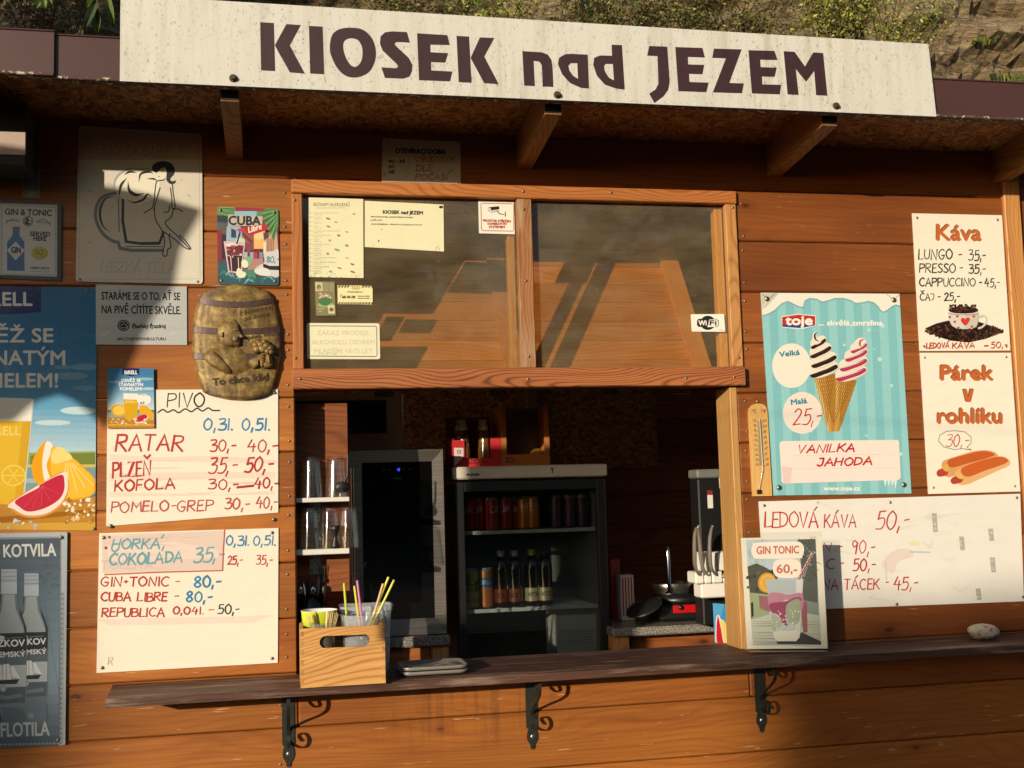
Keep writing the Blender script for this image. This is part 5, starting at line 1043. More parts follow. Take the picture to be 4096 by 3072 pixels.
zt = shz(0) - th - .001
for px, py in ((1153, 2880), (2126, 2840), (3039, 2760)):
    xc = P(px, py).x; m = MB()
    half = [(.0215, zt), (.0215, .898), (.015, .893), (.0185, .880), (.021, .866), (.0185, .852), (.012, .842), (.0085, .834), (.0085, .826), (.004, .820)]
    outl = [(xc - a, z) for a, z in half] + [(xc + a, z) for a, z in half[::-1]]
    k = len(outl); vs = [(x, -.0045, z) for x, z in outl] + [(x, -.0004, z) for x, z in outl]
    tri = geometry.tessellate_polygon([[Vector((x, z, 0)) for x, z in outl]])
    m.add(vs, [tuple(t) for t in tri] + [(i, (i + 1) % k, k + (i + 1) % k, k + i) for i in range(k)])
    m.box(xc - .0215, xc + .0215, -.195, -.005, zt - .0045, zt - .0005)
    br = m.build('bracket', M_iron, shelf, O_)
    m = MB(); strip(m, [p for p in main if p[1] < zt - .006], xc); strip(m, [p for p in curl if p[1] < zt - .006], xc, .010); m.build('scroll', M_iron, br, O_)
    c = screw(Vector((xc, -.0048, .866)), (0, -1, 0), .0085, br, O_, plain('zinc_bolt', 'D8D4C8', .3, .9, .1, 60))

# ---- acrylic menu stand with the gin tonic picture
pn = Vector((-math.sin(R_(8)), -math.cos(R_(8)), 0)); pl = (Vector((1.99, -.175, 1.2)), pn)
M_acr = glassy('acrylic', (.97, .97, .96), .02, ior=1.49)
s = Sheet([(2963, 2152), (3288, 2146), (3311, 2594), (2988, 2596)], 0, .0008, 'F6F0E0', plane=pl); s.use('Z')
pic = [(300, 505), (965, 492), (1022, 1515), (365, 1520)]
s.poly(pic, 'B9CDDA'); sk = [(300, 505), (965, 492), (975, 760), (315, 800)]; s.poly(sk, 'C6D6E0')
rz = random.Random(12)
s.poly([(312, 760), (400, 730), (470, 760), (560, 810), (600, 860), (600, 1040), (335, 1030)], '56584C'); s.poly([(800, 500), (967, 495), (985, 860), (990, 1120), (830, 1100), (840, 860)], '5C605A')
for k in range(46):
    x, y = rz.uniform(800, 960), rz.uniform(500, 900); s.stroke([(x, y), (x + rz.uniform(-50, 50), y + rz.uniform(-60, 60)), (x + rz.uniform(-70, 70), y + rz.uniform(-90, 40))], rz.uniform(3, 8), rz.choice(['2E322E', '3A3E3A', 'AFC2CE', '4C524A']), True, taper=True)
for k in range(26):
    x, y = rz.uniform(315, 480), rz.uniform(560, 800); s.stroke([(x, y), (x + rz.uniform(-20, 20), y - rz.uniform(30, 90))], rz.uniform(3, 6), rz.choice(['4A5560', '6A7880', '3C443E']), taper=True)
for k in range(30): s.circ(rz.uniform(320, 600), rz.uniform(800, 1010), rz.uniform(14, 34), rz.uniform(10, 24), rz.choice(['44483A', '5C5E4A', '6E6A50', '36382E']), n=8)
s.poly([(330, 1010), (520, 1030), (520, 1230), (345, 1270)], 'A3B08C'); s.poly([(420, 1040), (530, 1050), (530, 1200), (430, 1160)], 'A46C74'); s.poly([(830, 1080), (995, 1110), (1000, 1250), (830, 1240)], '8C9A92'); s.poly([(345, 1110), (368, 1100), (372, 1230), (350, 1260)], '2A2E2A')
s.poly([(345, 1270), (560, 1210), (830, 1200), (1000, 1230), (1022, 1515), (365, 1520)], 'C9CDBE')
for k in range(16): y = 1290 + k * 15; s.stroke([(350, y + rz.uniform(-5, 5)), (690, y + rz.uniform(-6, 6)), (1015, y + rz.uniform(-10, 20))], rz.uniform(4, 8), rz.choice(['8C9088', 'A3A69A', '767A72', 'D9DACB']), True, taper=True)
s.poly([(830, 1390), (1020, 1480), (1020, 1512), (600, 1505), (590, 1470), (780, 1480)], '3F4240'); s.poly([(835, 1090), (885, 1100), (890, 1390), (850, 1400), (830, 1230)], 'A4606A')
s.circ(500, 915, 88, 98, 'E3A23C', rot=.2); s.circ(505, 918, 72, 82, 'F0C468'); s.circ(508, 920, 58, 66, 'E9B04E'); s.poly([(425, 990), (470, 950), (520, 960), (520, 1030), (440, 1020)], '5A5E52') if False else None
s.stroke([(935, 640), (800, 890)], 26, 'E4D4CC'); 
for k in range(7): f = k / 7; s.stroke([(945 - 140 * f, 640 + 255 * f), (918 - 140 * f, 668 + 255 * f)], 15, 'A85A56')
s.poly([(490, 885), (850, 880), (815, 1440), (780, 1478), (600, 1480), (560, 1440)], 'C8D0D2'); s.poly([(495, 890), (845, 885), (838, 1010), (510, 1030)], 'B9C4CC'); s.poly([(780, 890), (845, 885), (815, 1440), (770, 1470)], 'DDE0DC')
s.poly([(510, 1030), (600, 1010), (700, 1030), (838, 1020), (832, 1180), (700, 1080), (640, 1110), (580, 1190), (530, 1180)], 'C78AA0', True); s.poly([(525, 1120), (640, 1100), (700, 1090), (760, 1060), (830, 1060), (800, 1120), (700, 1130), (680, 1250), (700, 1330), (640, 1300), (610, 1230), (545, 1200)], 'A24A6E', True)
s.poly([(690, 1130), (815, 1080), (805, 1300), (700, 1290)], 'A7B29A', True); s.poly([(545, 1210), (600, 1240), (640, 1320), (560, 1380)], 'B4BCA8', True); s.poly([(560, 1385), (815, 1375), (812, 1440), (780, 1476), (600, 1478), (565, 1440)], 'EDEBDE')
for k in range(60): s.circ(rz.uniform(550, 805), rz.uniform(1180, 1385), rz.uniform(3, 7), None, rz.choice(['E6EAE0', 'D3DACB', 'C9B4BC', 'F4F4EA']), n=6)
s.poly([(350, 600), (362, 555), (400, 530), (760, 520), (830, 535), (857, 590), (840, 660), (800, 682), (420, 685), (365, 660)], 'F4E9DC', True); s.text('GIN TONIC', 402, 640, 72, 'C6685E', w=405, ang=-.02, bold=3)
s.poly([(556, 780), (575, 710), (640, 690), (760, 690), (815, 720), (828, 790), (800, 855), (740, 870), (630, 868), (575, 840)], 'F4E9DC', True); s.text('60,-', 594, 822, 82, 'C6685E', w=195, bold=3)
st = thing('menu_stand', 'clear acrylic stand with a GIN TONIC 60,- picture on the shelf by the jamb', 'menu stand', s.c0)
ob = s.mb.build('picture_sheet', M_paper, st, s.c0)
m = MB(); q = [(2957, 2131), (3286, 2126), (3318, 2600), (2985, 2602)]
f = [s.at(x, y, .0030) for x, y in q]; b = [p - pn * .0045 for p in f]; f2 = [s.at(x, y, .0045) for x, y in q]
m.hexa([f[3], f[2], f[1], f[0], *[s.at(*q[i], .0022) for i in (3, 2, 1, 0)]])
bl, brr = s.at(*q[3], 0), s.at(*q[2], 0); n2 = pn * .05
m.hexa([bl + n2, brr + n2, brr + n2 + Vector((0, 0, .002)), bl + n2 + Vector((0, 0, .002)), bl - n2, brr - n2, brr - n2 + Vector((0, 0, .002)), bl - n2 + Vector((0, 0, .002))])
m.build('acrylic_holder', M_acr, st, s.c0)

# ---- pine crate
cx0, cx1, cyf, cyb = P(1203, 2757, -.25).x, P(1543, 2730, -.25).x, -.25, -.06
cz0 = shz(-.2) + .001; cz1 = P(1215, 2515, -.25).z; tw = .011
crate = thing('crate', 'small pine crate with a handle slot standing on the left of the shelf', 'crate', ((cx0 + cx1) / 2, -.15, cz0)); CO = Vector(crate.location)
W_cr = wood('crate_pine', 'E2AC66', 'B5763A', 'x', 1.6, .5, 1.5, False, bump=.15); W_cry = wood('crate_side', 'E2AE68', 'B87A3C', 'y', 1.0, .45, 1.0, False)
def holed(y0, y1, hx, hz, hw, hh):
    outer = [(cx0, cz0), (cx1, cz0), (cx1, cz1), (cx0, cz1)]; hole = []
    for a in range(16):
        t = 2 * math.pi * a / 16; sx = (hw - hh) * (1 if math.cos(t) > 1e-6 else -1) if abs(math.cos(t)) > 1e-6 else 0
        hole.append((hx + (hw - hh) * (1 if math.cos(t + .01) > 0 else -1) + hh * math.cos(t), hz + hh * math.sin(t)))
    allp = outer + hole; tri = geometry.tessellate_polygon([[Vector((x, z, 0)) for x, z in outer], [Vector((x, z, 0)) for x, z in hole[::-1]]])
    idx = list(range(4)) + [4 + 15 - i for i in range(16)]
    m = MB(); n = len(allp); vs = [(x, y0, z) for x, z in allp] + [(x, y1, z) for x, z in allp]
    fs = []
    for t in tri: a = [idx[i] for i in t]; fs += [tuple(a), tuple(i + n for i in a[::-1])]
    fs += [(i, (i + 1) % 4, n + (i + 1) % 4, n + i) for i in range(4)] + [(4 + i, 4 + (i + 1) % 16, n + 4 + (i + 1) % 16, n + 4 + i) for i in range(16)]
    m.add(vs, fs); return m
hx = P(1150 + 400 * .57283, 1850 + 1248 * .57283, -.25); hx2 = P(1150 + 575 * .57283, 1850 + 1248 * .57283, -.25).x - hx.x
holed(cyf, cyf + tw, hx.x, hx.z, hx2, .0205).build('front_panel', W_cr, crate, CO)
holed(cyb - tw, cyb, hx.x, hx.z, hx2, .0205).build('back_panel', W_cr, crate, CO)
for a in (cx0, cx1 - tw):
    m = MB(); m.box(a + .0005, a + tw - .0005, cyf + tw + .0003, cyb - tw - .0003, cz0, cz1 - .0005); m.build('side_panel', W_cry, crate, CO)
m = MB(); m.box(cx0 + tw + .0003, cx1 - tw - .0003, cyf + tw + .0003, cyb - tw - .0003, cz0, cz0 + .008); m.build('bottom_panel', W_cr, crate, CO)
m = MB()
for k in range(7):      # finger joints showing on the front corners
    z = cz0 + .014 + k * .031
    for a in (cx0 + .0005, cx1 - tw + .0005): m.box(a, a + tw - .001, cyf - .0006, cyf - .0001, z, z + .0155, rnd=rng.random())
m.build('finger_joint', wood('end_grain', 'DBA25C', 'B07A3C', 'z', 2, .6, 1.2, False), crate, CO)
zi = cz0 + .0085
def cup(name, label, cat, c, r0, r1, h, mat, inner=None, group=None, base=.003):
    m = MB(); m.lathe([(0, 0), (r0, 0), (r1, h)], 28); m.lathe([(r1, h), (r1 + .0018, h + .001), (r1 + .0008, h + .0025), (r1 - .0012, h), (r0 - .0015, base), (0, base)], 28, mi=1 if inner else 0)
    o = m.build(name, [mat, inner] if inner else mat, None, (0, 0, 0), c); tag(o, label, cat, group); return o
def tint(p): return p
M_lime = NT('lime_cup_print'); _p = M_lime.n('ShaderNodeSeparateXYZ'); M_lime.l(M_lime.obj(), _p.inputs[0])
M_lime.l(M_lime.ramp(M_lime.math('MULTIPLY', _p.outputs[2], 4.0), [(0.0, rgb('4F7A2A')), (.50, rgb('6E9A2E')), (.78, rgb('C3D22E')), (.93, rgb('D6E03A')), (.95, rgb('F2F2E6'))], 'LINEAR'), M_lime.b.inputs['Base Color']); M_lime.b.inputs['Roughness'].default_value = .35; M_lime = M_lime.m
M_clear = glassy('clear_plastic', (.94, .95, .94), .05, ior=1.45, dust=.10, dustcol=(.85, .85, .82))
M_milky = glassy('milky_plastic', (.90, .92, .94), .12, ior=1.45, dust=.38, dustcol=(.80, .82, .84))
pz = P(1277, 2442, -.115); cup('paper_cup', 'lime green paper cup with white inside standing in the crate', 'cup', (pz.x, -.115, zi), .043, .062, pz.z - zi, M_lime, plain('cup_white', 'F2F0E4', .5))
pz = P(1290, 2492, -.195); tc = (pz.x, -.195, zi); cup('plastic_cup', 'clear cup full of wooden stirrers at the front of the crate', 'cup', tc, .036, .046, pz.z - zi, M_clear)
W_st = plain('birch_stirrer', 'EBC892', .6, 0, .12, 50)
ms = MB(); ms.box(-.003, .003, -.0006, .0006, 0, .15, rnd=.5); stick0 = ms.build('stirrer', W_st, None, (0, 0, 0), (0, 0, 0)); tag(stick0, 'pale wooden drink stirrer among others in the clear cup', 'stirrer', 'wooden stirrers in the crate')
ends = [(130, 1055), (150, 1045), (168, 1038), (185, 1050), (198, 1062), (275, 1040), (290, 1034), (305, 1045), (318, 1038), (332, 1050), (346, 1042), (356, 1050), (142, 1070), (282, 1060)]
for i, (x, y) in enumerate(ends):
    o = stick0 if i == 0 else stick0.copy()
    if i: COL.objects.link(o)
    yy = -.195 + rng.uniform(-.02, .02); tip = P(1150 + x * .57283, 1850 + y * .57283, yy); foot = Vector((tc[0] + (tip.x - tc[0]) * .35, -.195 + rng.uniform(-.012, .012), tip.z - .148))
    o.location = foot; o.rotation_mode = 'QUATERNION'; q = (tip - foot).to_track_quat('Z', 'Y'); o.rotation_quaternion = q
pz = P(1442, 2455, -.175); sc_ = (pz.x, -.150, zi); cup('plastic_cup', 'large clear cup holding coloured drinking straws in the crate', 'cup', sc_, .050, .068, pz.z - zi - .004, M_milky)
SCOL = {'Y': ('E3DA4A', 'yellow'), 'P': ('E08AC0', 'pink'), 'O': ('F2BC84', 'peach'), 'G': ('D3D64E', 'yellow green')}
for x0, y0, x1, y1, c, lab in ((395, 843, 418, 1130, 'G', 'yellow green drinking straw, leftmost in the crate'), (467, 863, 502, 1130, 'Y', 'thin yellow straw just left of the pink straw'), (487, 824, 524, 1130, 'P', 'pink drinking straw standing in the clear cup'),
                               (706, 800, 585, 1095, 'Y', 'tall yellow straw behind the peach straw'), (668, 846, 590, 1110, 'O', 'peach drinking straw leaning right in the cup'), (745, 820, 610, 1100, 'Y', 'yellow straw leaning farthest right from the cup')):
    yy = -.165 + rng.uniform(-.02, .015); a = P(1150 + x0 * .57283, 1850 + y0 * .57283, yy); b = P(1150 + x1 * .57283, 1850 + y1 * .57283, -.155); b = b + (b - a) * .3; b.z = max(b.z, zi + .012)
    m = MB(); m.tube([a, b], .0043, 10, cap=False); m.tube([a, b], .0035, 10, cap=False)
    t = NT('straw_' + c); t.b.inputs['Base Color'].default_value = rgb(SCOL[c][0]); t.b.inputs['Roughness'].default_value = .3; t.b.inputs['Subsurface Weight'].default_value = .25; t.b.inputs['Subsurface Radius'].default_value = (.01, .01, .01)
    tag(m.build('drinking_straw', t.m, None, b), lab, 'straw')
# translucent tubs behind the crate
def tub(x0, x1, y0, y1, z0, z1, lab):
    m = MB(); w = .0012; r = .02
    def ring(f, z, ins): 
        xa, xb, ya, yb = x0 + ins, x1 - ins, y0 + ins, y1 - ins; pts = []
        for (cx, cy, a0) in ((xb - r, yb - r, 0), (xa + r, yb - r, 90), (xa + r, ya + r, 180), (xb - r, ya + r, 270)):
            for k in range(5): a = R_(a0 + k * 22.5); pts.append((cx + r * math.cos(a), cy + r * math.sin(a), z))
        return pts
    rings = [ring(0, z0, .014), ring(0, z1 - .018, .004), ring(0, z1 - .018, 0), ring(0, z1, 0), ring(0, z1, -.004), ring(0, z1 + .002, -.004), ring(0, z1 + .002, .002), ring(0, z0 + .002, .016)]
    n = 20; vs = [p for rg in rings for p in rg]
    m.add(vs, [(i * n + j, i * n + (j + 1) % n, (i + 1) * n + (j + 1) % n, (i + 1) * n + j) for i in range(len(rings) - 1) for j in range(n)] + [tuple(range(n))[::-1]], smooth=False)
    tag(m.build('plastic_tub', M_milky, None, ((x0 + x1) / 2, (y0 + y1) / 2, z0)), lab, 'tub')
a = P(1360, 2420, .02); b = P(1563, 2410, .02); tub(a.x, b.x, -.05, .08, shz(0), b.z - .004, 'clear lidless plastic tub behind the straws, the taller one')
a = P(1480, 2432, -.03); b = P(1584, 2432, -.03); tub(b.x - .11, b.x, -.052, .05, shz(0) + .001, b.z - .004, 'milky plastic tub beside the right end of the crate') if False else None
m = MB()
# ---- stack of two small printed trays
M_tray = inkmat('tray_print', .25, .12, 20, coat=.3)
tx0, tx1, ty0, ty1 = P(1604, 2680, -.17).x, P(1872, 2660, -.15).x, -.185, .0
def tray(z, lab):
    m = MB(); r = .035
    def ring(ins, z):
        pts = []
        for (cx, cy, a0) in ((tx1 - r, ty1 - r, 0), (tx0 + r, ty1 - r, 90), (tx0 + r, ty0 + r, 180), (tx1 - r, ty0 + r, 270)):
            for k in range(7): a = R_(a0 + k * 15); pts.append((cx + (r - ins) * math.cos(a), cy + (r - ins) * math.sin(a), z))
        return pts
    rg = [ring(.012, z), ring(.004, z + .004), ring(0, z + .013), ring(.003, z + .0145), ring(.010, z + .010), ring(.016, z + .0085)]; n = 28
    m.add([p for q in rg for p in q], [(i * n + j, i * n + (j + 1) % n, (i + 1) * n + (j + 1) % n, (i + 1) * n + j) for i in range(5) for j in range(n)] + [tuple(range(n))[::-1], tuple(range(5 * n, 6 * n))], col=rgb('8C877E'), smooth=True)
    cx, cy = (tx0 + tx1) / 2, (ty0 + ty1) / 2; zz = z + .0088
    for k in range(26):
        a = rng.uniform(0, 6.28); px_, py_ = cx + rng.uniform(-.10, .11), cy + rng.uniform(-.06, .06); s_ = rng.uniform(.006, .016)
        m.add([(px_ + s_ * math.cos(a + q), py_ + s_ * .7 * math.sin(a + q), zz + k * .00002) for q in (0, 1.2, 2.4, 3.6, 4.9)], [(0, 1, 2, 3, 4)], col=rgb(rng.choice(['7A4A34', 'A8662E', '5A3A30', 'D9A83A', 'E6DDC8', '8A93A8'])))
    tag(m.build('tray', M_tray, None, (cx, cy, z)), lab, 'tray')
tray(shz(-.1) + .002, 'lower of two small rounded trays beside the crate'); tray(shz(-.1) + .0175, 'upper of two small rounded trays, flowers printed on its top')
# ---- painted pebble
pr = P(3932, 2520, -.085); m = MB(); base = []
n, k = 22, 14
for i in range(k + 1):
    t = math.pi * i / k
    for j in range(n):
        a = 2 * math.pi * j / n; d = Vector((math.sin(t) * math.cos(a), math.sin(t) * math.sin(a), math.cos(t)))
        f = 1 + .16 * mnoise.noise(d * 1.3 + Vector((3, 1, 2))) + .05 * mnoise.noise(d * 4)
        base.append((pr.x + d.x * .062 * f, -.085 + d.y * .045 * f, shz(-.08) + .029 + max(-.029, d.z * .033 * f)))
m.add(base, [(i * n + j, (i + 1) * n + j, (i + 1) * n + (j + 1) % n, i * n + (j + 1) % n) for i in range(k) for j in range(n)], smooth=True)
t = NT('painted_pebble'); v = t.obj(); f1 = t.noise(v, 38, 2, .5); f2 = t.noise(t.mapping(v, (1, 1, 1), (3, 2, 1)), 30, 3, .6); f3 = t.noise(v, 90, 4, .6); sp = t.n('ShaderNodeSeparateXYZ'); t.l(v, sp.inputs[0])
c = t.ramp(f3, [(.3, rgb('BDAF98')), (.7, rgb('DCD2BE'))]); c = t.mix(t.ramp(f1, [(.60, (0, 0, 0, 1)), (.63, (1, 1, 1, 1))]), c, rgb('C8603C')); low = t.ramp(t.math('MULTIPLY', sp.outputs[2], 30), [(.25, (1, 1, 1, 1)), (.45, (0, 0, 0, 1))])
c = t.mix(t.math('MULTIPLY', t.ramp(f2, [(.50, (0, 0, 0, 1)), (.54, (1, 1, 1, 1))]), low), c, rgb('3F6C86')); t.l(c, t.b.inputs['Base Color']); t.b.inputs['Roughness'].default_value = .6
tag(m.build('painted_stone', t.m, None, (pr.x, -.085, shz(-.08))), 'small pale stone painted orange and blue at the right of the shelf', 'stone')

# ================================================================ ON THE WALL: barrel plaque, thermometer, black fixture
M_brz = NT('antique_gold'); v = M_brz.obj(); f = M_brz.noise(v, 26, 6, .7); f2 = M_brz.noise(v, 9, 3, .5)
M_brz.l(M_brz.mix(M_brz.ramp(f2, [(.56, (0, 0, 0, 1)), (.74, (.8, .8, .8, 1))]), M_brz.ramp(f, [(.32, rgb('4A381E')), (.52, rgb('866A36')), (.70, rgb('BFA45C'))]), rgb('5A4048')), M_brz.b.inputs['Base Color'])
M_brz.b.inputs['Roughness'].default_value = .52; M_brz.b.inputs['Metallic'].default_value = .2; M_brz.bump(f, .6, .004); M_brz = M_brz.m
M_brzd = plain('dark_patina', '54403A', .5, .3, .3, 60, .3)
pq = lambda x, y, Y=0: P(750 + x * .30133, 1120 + y * .30133, Y)
bc = pq(650, 820); plaque = thing('barrel_plaque', 'gold relief plaque shaped like a barrel with a drinker and mug', 'plaque', bc)
def prow(y):   # half outline of the barrel at picture row y
    t = (y - 75) / (1565 - 75); w = 420 + 178 * math.sin(math.pi * min(1, max(0, t))) ** .8 
    if t < .06: w *= math.sqrt(max(0, t / .06)) * .75 + .25
    if t > .95: w *= math.sqrt(max(0, (1 - t) / .05)) * .45 + .55
    return w
m = MB(); rows, colsn = 40, 44; vs = []
for i in range(rows + 1):
    y = 75 + (1565 - 75) * i / rows; cxp = 645 + 20 * (i / rows); w = prow(y)
    for j in range(colsn + 1):
        u = -1 + 2 * j / colsn; x = cxp + u * w; yy = y + 70 * (1 - abs(u) ** 2) * ((i / rows) - .42) * 1.0 - 0 * u
        hgt = .012 + .024 * math.sqrt(max(0, 1 - u * u)); g_ = abs(math.sin(u * 1.35 * 9))
        if .13 < i / rows < .96: hgt -= .0022 * (1 - min(1, g_ * 5))
        if i / rows < .12: hgt -= .012 * (1 - abs(i / rows - .06) / .06) * max(0, 1 - (u * u) * 1.1)
        if i in (0, rows) or j in (0, colsn): hgt = .0
        vs.append(pq(x, yy, -.0005 - hgt))
m.add(vs, [(i * (colsn + 1) + j, i * (colsn + 1) + j + 1, (i + 1) * (colsn + 1) + j + 1, (i + 1) * (colsn + 1) + j) for i in range(rows) for j in range(colsn)], smooth=True)
m.build('barrel', M_brz, plaque, bc)
def surf(x, y):
    cxp = 655; w = prow(min(1500, max(120, y))); u = max(-.98, min(.98, (x - cxp) / w)); return -.0005 - .012 - .024 * math.sqrt(1 - u * u)
for yy, sag in ((265, 62), (655, 30), (1010, 8)):
    m = MB(); pts = []
    for k in range(25):
        u = -.965 + 1.93 * k / 24; x = 655 + u * prow(yy); y = yy + sag * (1 - u * u) * (1 if yy < 500 else 1); pts.append(pq(x, y, surf(x, y) - .0015))
    vs = []
    for p in pts: vs += [p + Vector((0, -.0008, .010)), p + Vector((0, -.0008, -.010)), p + Vector((0, .003, -.012)), p + Vector((0, .003, .012))]
    m.add(vs, [(4 * i + j, 4 * i + (j + 1) % 4, 4 * i + 4 + (j + 1) % 4, 4 * i + 4 + j) for i in range(24) for j in range(4)]); m.build('hoop', M_brzd, plaque, bc)
def relief(pts, h, base=.0, steps=5):       # a raised rounded shape
    pts = spline(pts, 4); mb = MB(); n = len(pts); cx = sum(p[0] for p in pts) / n; cy = sum(p[1] for p in pts) / n; vs = []
    for k in range(steps + 1):
        f = 1 - k / steps; hh = h * math.sqrt(max(0, 1 - f * f)) + base
        f = f * .94 + .06
        for x, y in pts: xx, yy = cx + (x - cx) * f, cy + (y - cy) * f; vs.append(pq(xx, yy, -.034 - hh if k else surf(x, y) + .002))
    mb.add(vs, [(k * n + j, k * n + (j + 1) % n, (k + 1) * n + (j + 1) % n, (k + 1) * n + j) for k in range(steps) for j in range(n)] + [tuple(range(steps * n, (steps + 1) * n))], smooth=True); return mb
def joinmb(*ms):
    a = MB()
    for b in ms: a.add(b.v, b.f, smooth=True)
    return a
# a plain generic drinker: head in profile, shoulder, arm and a foaming mug
fig = joinmb(relief([(380, 900), (470, 860), (560, 900), (680, 880), (800, 1000), (865, 1120), (840, 1190), (700, 1250), (600, 1262), (440, 1215), (300, 1140), (215, 1050), (225, 960), (290, 910)], .014),
             relief([(222, 1010), (250, 950), (330, 925), (400, 960), (480, 1040), (560, 1150), (610, 1235), (540, 1258), (420, 1205), (290, 1130), (225, 1060)], .012, .010),
             relief([(400, 640), (430, 570), (500, 520), (590, 515), (660, 550), (690, 610), (692, 655), (705, 668), (752, 735), (748, 765), (722, 778), (712, 795), (724, 815), (708, 832), (716, 865), (685, 895), (620, 890), (560, 900), (470, 880), (400, 800), (385, 720)], .018, .004, 6),
             relief([(440, 690), (470, 680), (482, 720), (468, 765), (445, 760), (436, 725)], .006, .020), relief([(600, 740), (660, 730), (680, 790), (640, 830), (590, 810)], .006, .018), relief([(690, 720), (735, 728), (752, 750), (745, 768), (710, 772), (690, 752)], .006, .016), relief([(560, 650), (640, 630), (690, 650), (680, 672), (600, 680)], .005, .018),
             relief([(800, 1080), (900, 1020), (985, 975), (1020, 1005), (985, 1050), (940, 1090), (945, 1150), (870, 1185)], .011, .006), *[relief([(930 + 14 * k, 1010 + 26 * k), (1010, 975 + 30 * k), (1030, 990 + 30 * k), (1000, 1015 + 28 * k), (950 + 8 * k, 1035 + 24 * k)], .006, .018) for k in range(4)])
fig.build('drinker_relief', M_brz, plaque, bc)
mg = joinmb(relief([(970, 960), (1110, 985), (1135, 1150), (1060, 1178), (975, 1165), (950, 1090)], .014, .004), relief([(960, 985), (1000, 975), (1010, 1150), (975, 1150)], .006, .014), relief([(1055, 985), (1085, 990), (1100, 1110), (1070, 1110)], .006, .014),
            *[relief([(x + r * math.cos(a), y + r * .92 * math.sin(a)) for a in [k * .785 for k in range(8)]], .016, .004, 4) for x, y, r in ((920, 920, 68), (905, 860, 50), (970, 850, 72), (1045, 870, 70), (1100, 900, 52), (1110, 955, 46), (990, 910, 70), (1060, 940, 50), (940, 820, 40), (1020, 820, 42))])
mg.build('mug_relief', M_brz, plaque, bc)
class Eng(Sheet):
    def __init__(s): s.mb = MB(); s.T = (750, 1120, .30133); s.L = 0; s.th = 0; s.n = Vector((0, -1, 0)); s.out = [(860, 1140), (1160, 1140), (1160, 1640), (860, 1640)]; s.out = [(700, 1100), (1250, 1100), (1250, 1700), (700, 1700)]
    def at(s, x, y, d=0):
        lx, ly = (x - 750) / .30133, (y - 1120) / .30133; return P(x, y, surf(lx, ly) - .0024)
e = Eng(); e.text('To chce klid', 335, 1400, 92, '4A3626', w=745, ang=-.10, bold=5)
e.text('Nehnevej', 700, 470, 62, '6B5636', w=430, ang=-.22, bold=1.5, lean=.2); e.text('se ženo', 755, 540, 54, '6B5636', w=320, ang=-.22, bold=1.5, lean=.2); e.text('pivo tečc', 800, 790, 52, '6B5636', w=400, ang=-.17, bold=1.5, lean=.2)
e.mb.build('lettering', inkmat('dark_engraving', .6, .2, 30), plaque, bc)

s = Sheet([(2994, 1625), (3073, 1625), (3086, 2009), (3012, 1985)], 0, .01, 'FFFFFF')     # thermometer board outline traced below
tw_ = [(600, 620), (612, 560), (650, 505), (700, 480), (760, 472), (820, 478), (875, 510), (905, 555), (915, 620)]
o = CROP['W']; top = [(o[0] + x * o[2], o[1] + y * o[2]) for x, y in tw_]; low = [(3089, 1984), (3012, 1985)]
outl = top + low; m = MB(); n = len(outl)
m.add([P(x, y, -.011) for x, y in outl] + [P(x, y, -.011) + Vector((0, .0105, 0)) for x, y in outl], [tuple(range(n))[::-1]] + [(i, (i + 1) % n, n + (i + 1) % n, n + i) for i in range(n)])
tc_ = P(3045, 1800, -.005); thermo = thing('thermometer', 'narrow wooden wall thermometer with °C and °F scales beside the hatch', 'thermometer', tc_)
m.build('board', wood('thermo_wood', 'EAC07A', 'C99550', 'z', .8, .4, .8, False), thermo, tc_)
class Flat(Sheet):
    def __init__(s, Y, box): s.mb = MB(); s.T = (0, 0, 1); s.L = 0; s.th = 0; s.n = Vector((0, -1, 0)); s.plane = (Vector((0, Y, 0)), s.n); s.out = [(box[0], box[1]), (box[2], box[1]), (box[2], box[3]), (box[0], box[3])]
f = Flat(-.0112, (2990, 1600, 3100, 2000)); f.use('W')
f.text('°C', 662, 632, 58, '3A2E20', w=62, bold=1.5); f.text('°F', 818, 632, 58, '3A2E20', w=66, bold=1.5)
f.poly([(750, 765), (822, 765), (850, 1500), (782, 1500)], '9C8A6C')
for k, q in enumerate(('50', '40', '30', '20', '10', '0', '10', '20', '30', '40')): f.text(q, 672 + 5 * k, 768 + 81 * k, 36, '4A3C2A', w=45 if q != '0' else 22, lean=.2); f.stroke([(690 + 5 * k, 772 + 81 * k), (752 + 4 * k, 772 + 81 * k)], 5, '5A4A34')
for k, q in enumerate(('120', '100', '80', '60', '40', '20', '0', '20', '40')): f.text(q, 832 + 7 * k, 770 + 91 * k, 36, '4A3C2A', w=64 if len(q) == 3 else 45 if q != '0' else 22, lean=.2); f.stroke([(820 + 4 * k, 775 + 91 * k), (880 + 4 * k, 775 + 91 * k)], 5, '5A4A34')
f.mb.build('scale_print', inkmat('scale_ink', .5, .1, 30), thermo, tc_)
m = MB(); m.tube([P(o[0] + 782 * o[2], o[1] + 725 * o[2], -.014), P(o[0] + 838 * o[2], o[1] + 1560 * o[2], -.014), P(3037, 1960, -.014)], .0028, 8); m.build('glass_tube', plain('tube_glass', 'B9AE98', .1, 0, .05, 30), thermo, tc_)
a = P(3036, 1967, -.014); m = MB(); m.box(a.x - .009, a.x + .009, -.019, -.0115, a.z - .008, a.z + .008, .001); m.build('bulb_clip', plain('clip_metal', '4A3A2C', .4, .6, .3, 200), thermo, tc_)
screw(P(3030, 1606, -.001), (0, -1, 0), .0062, thermo, tc_)

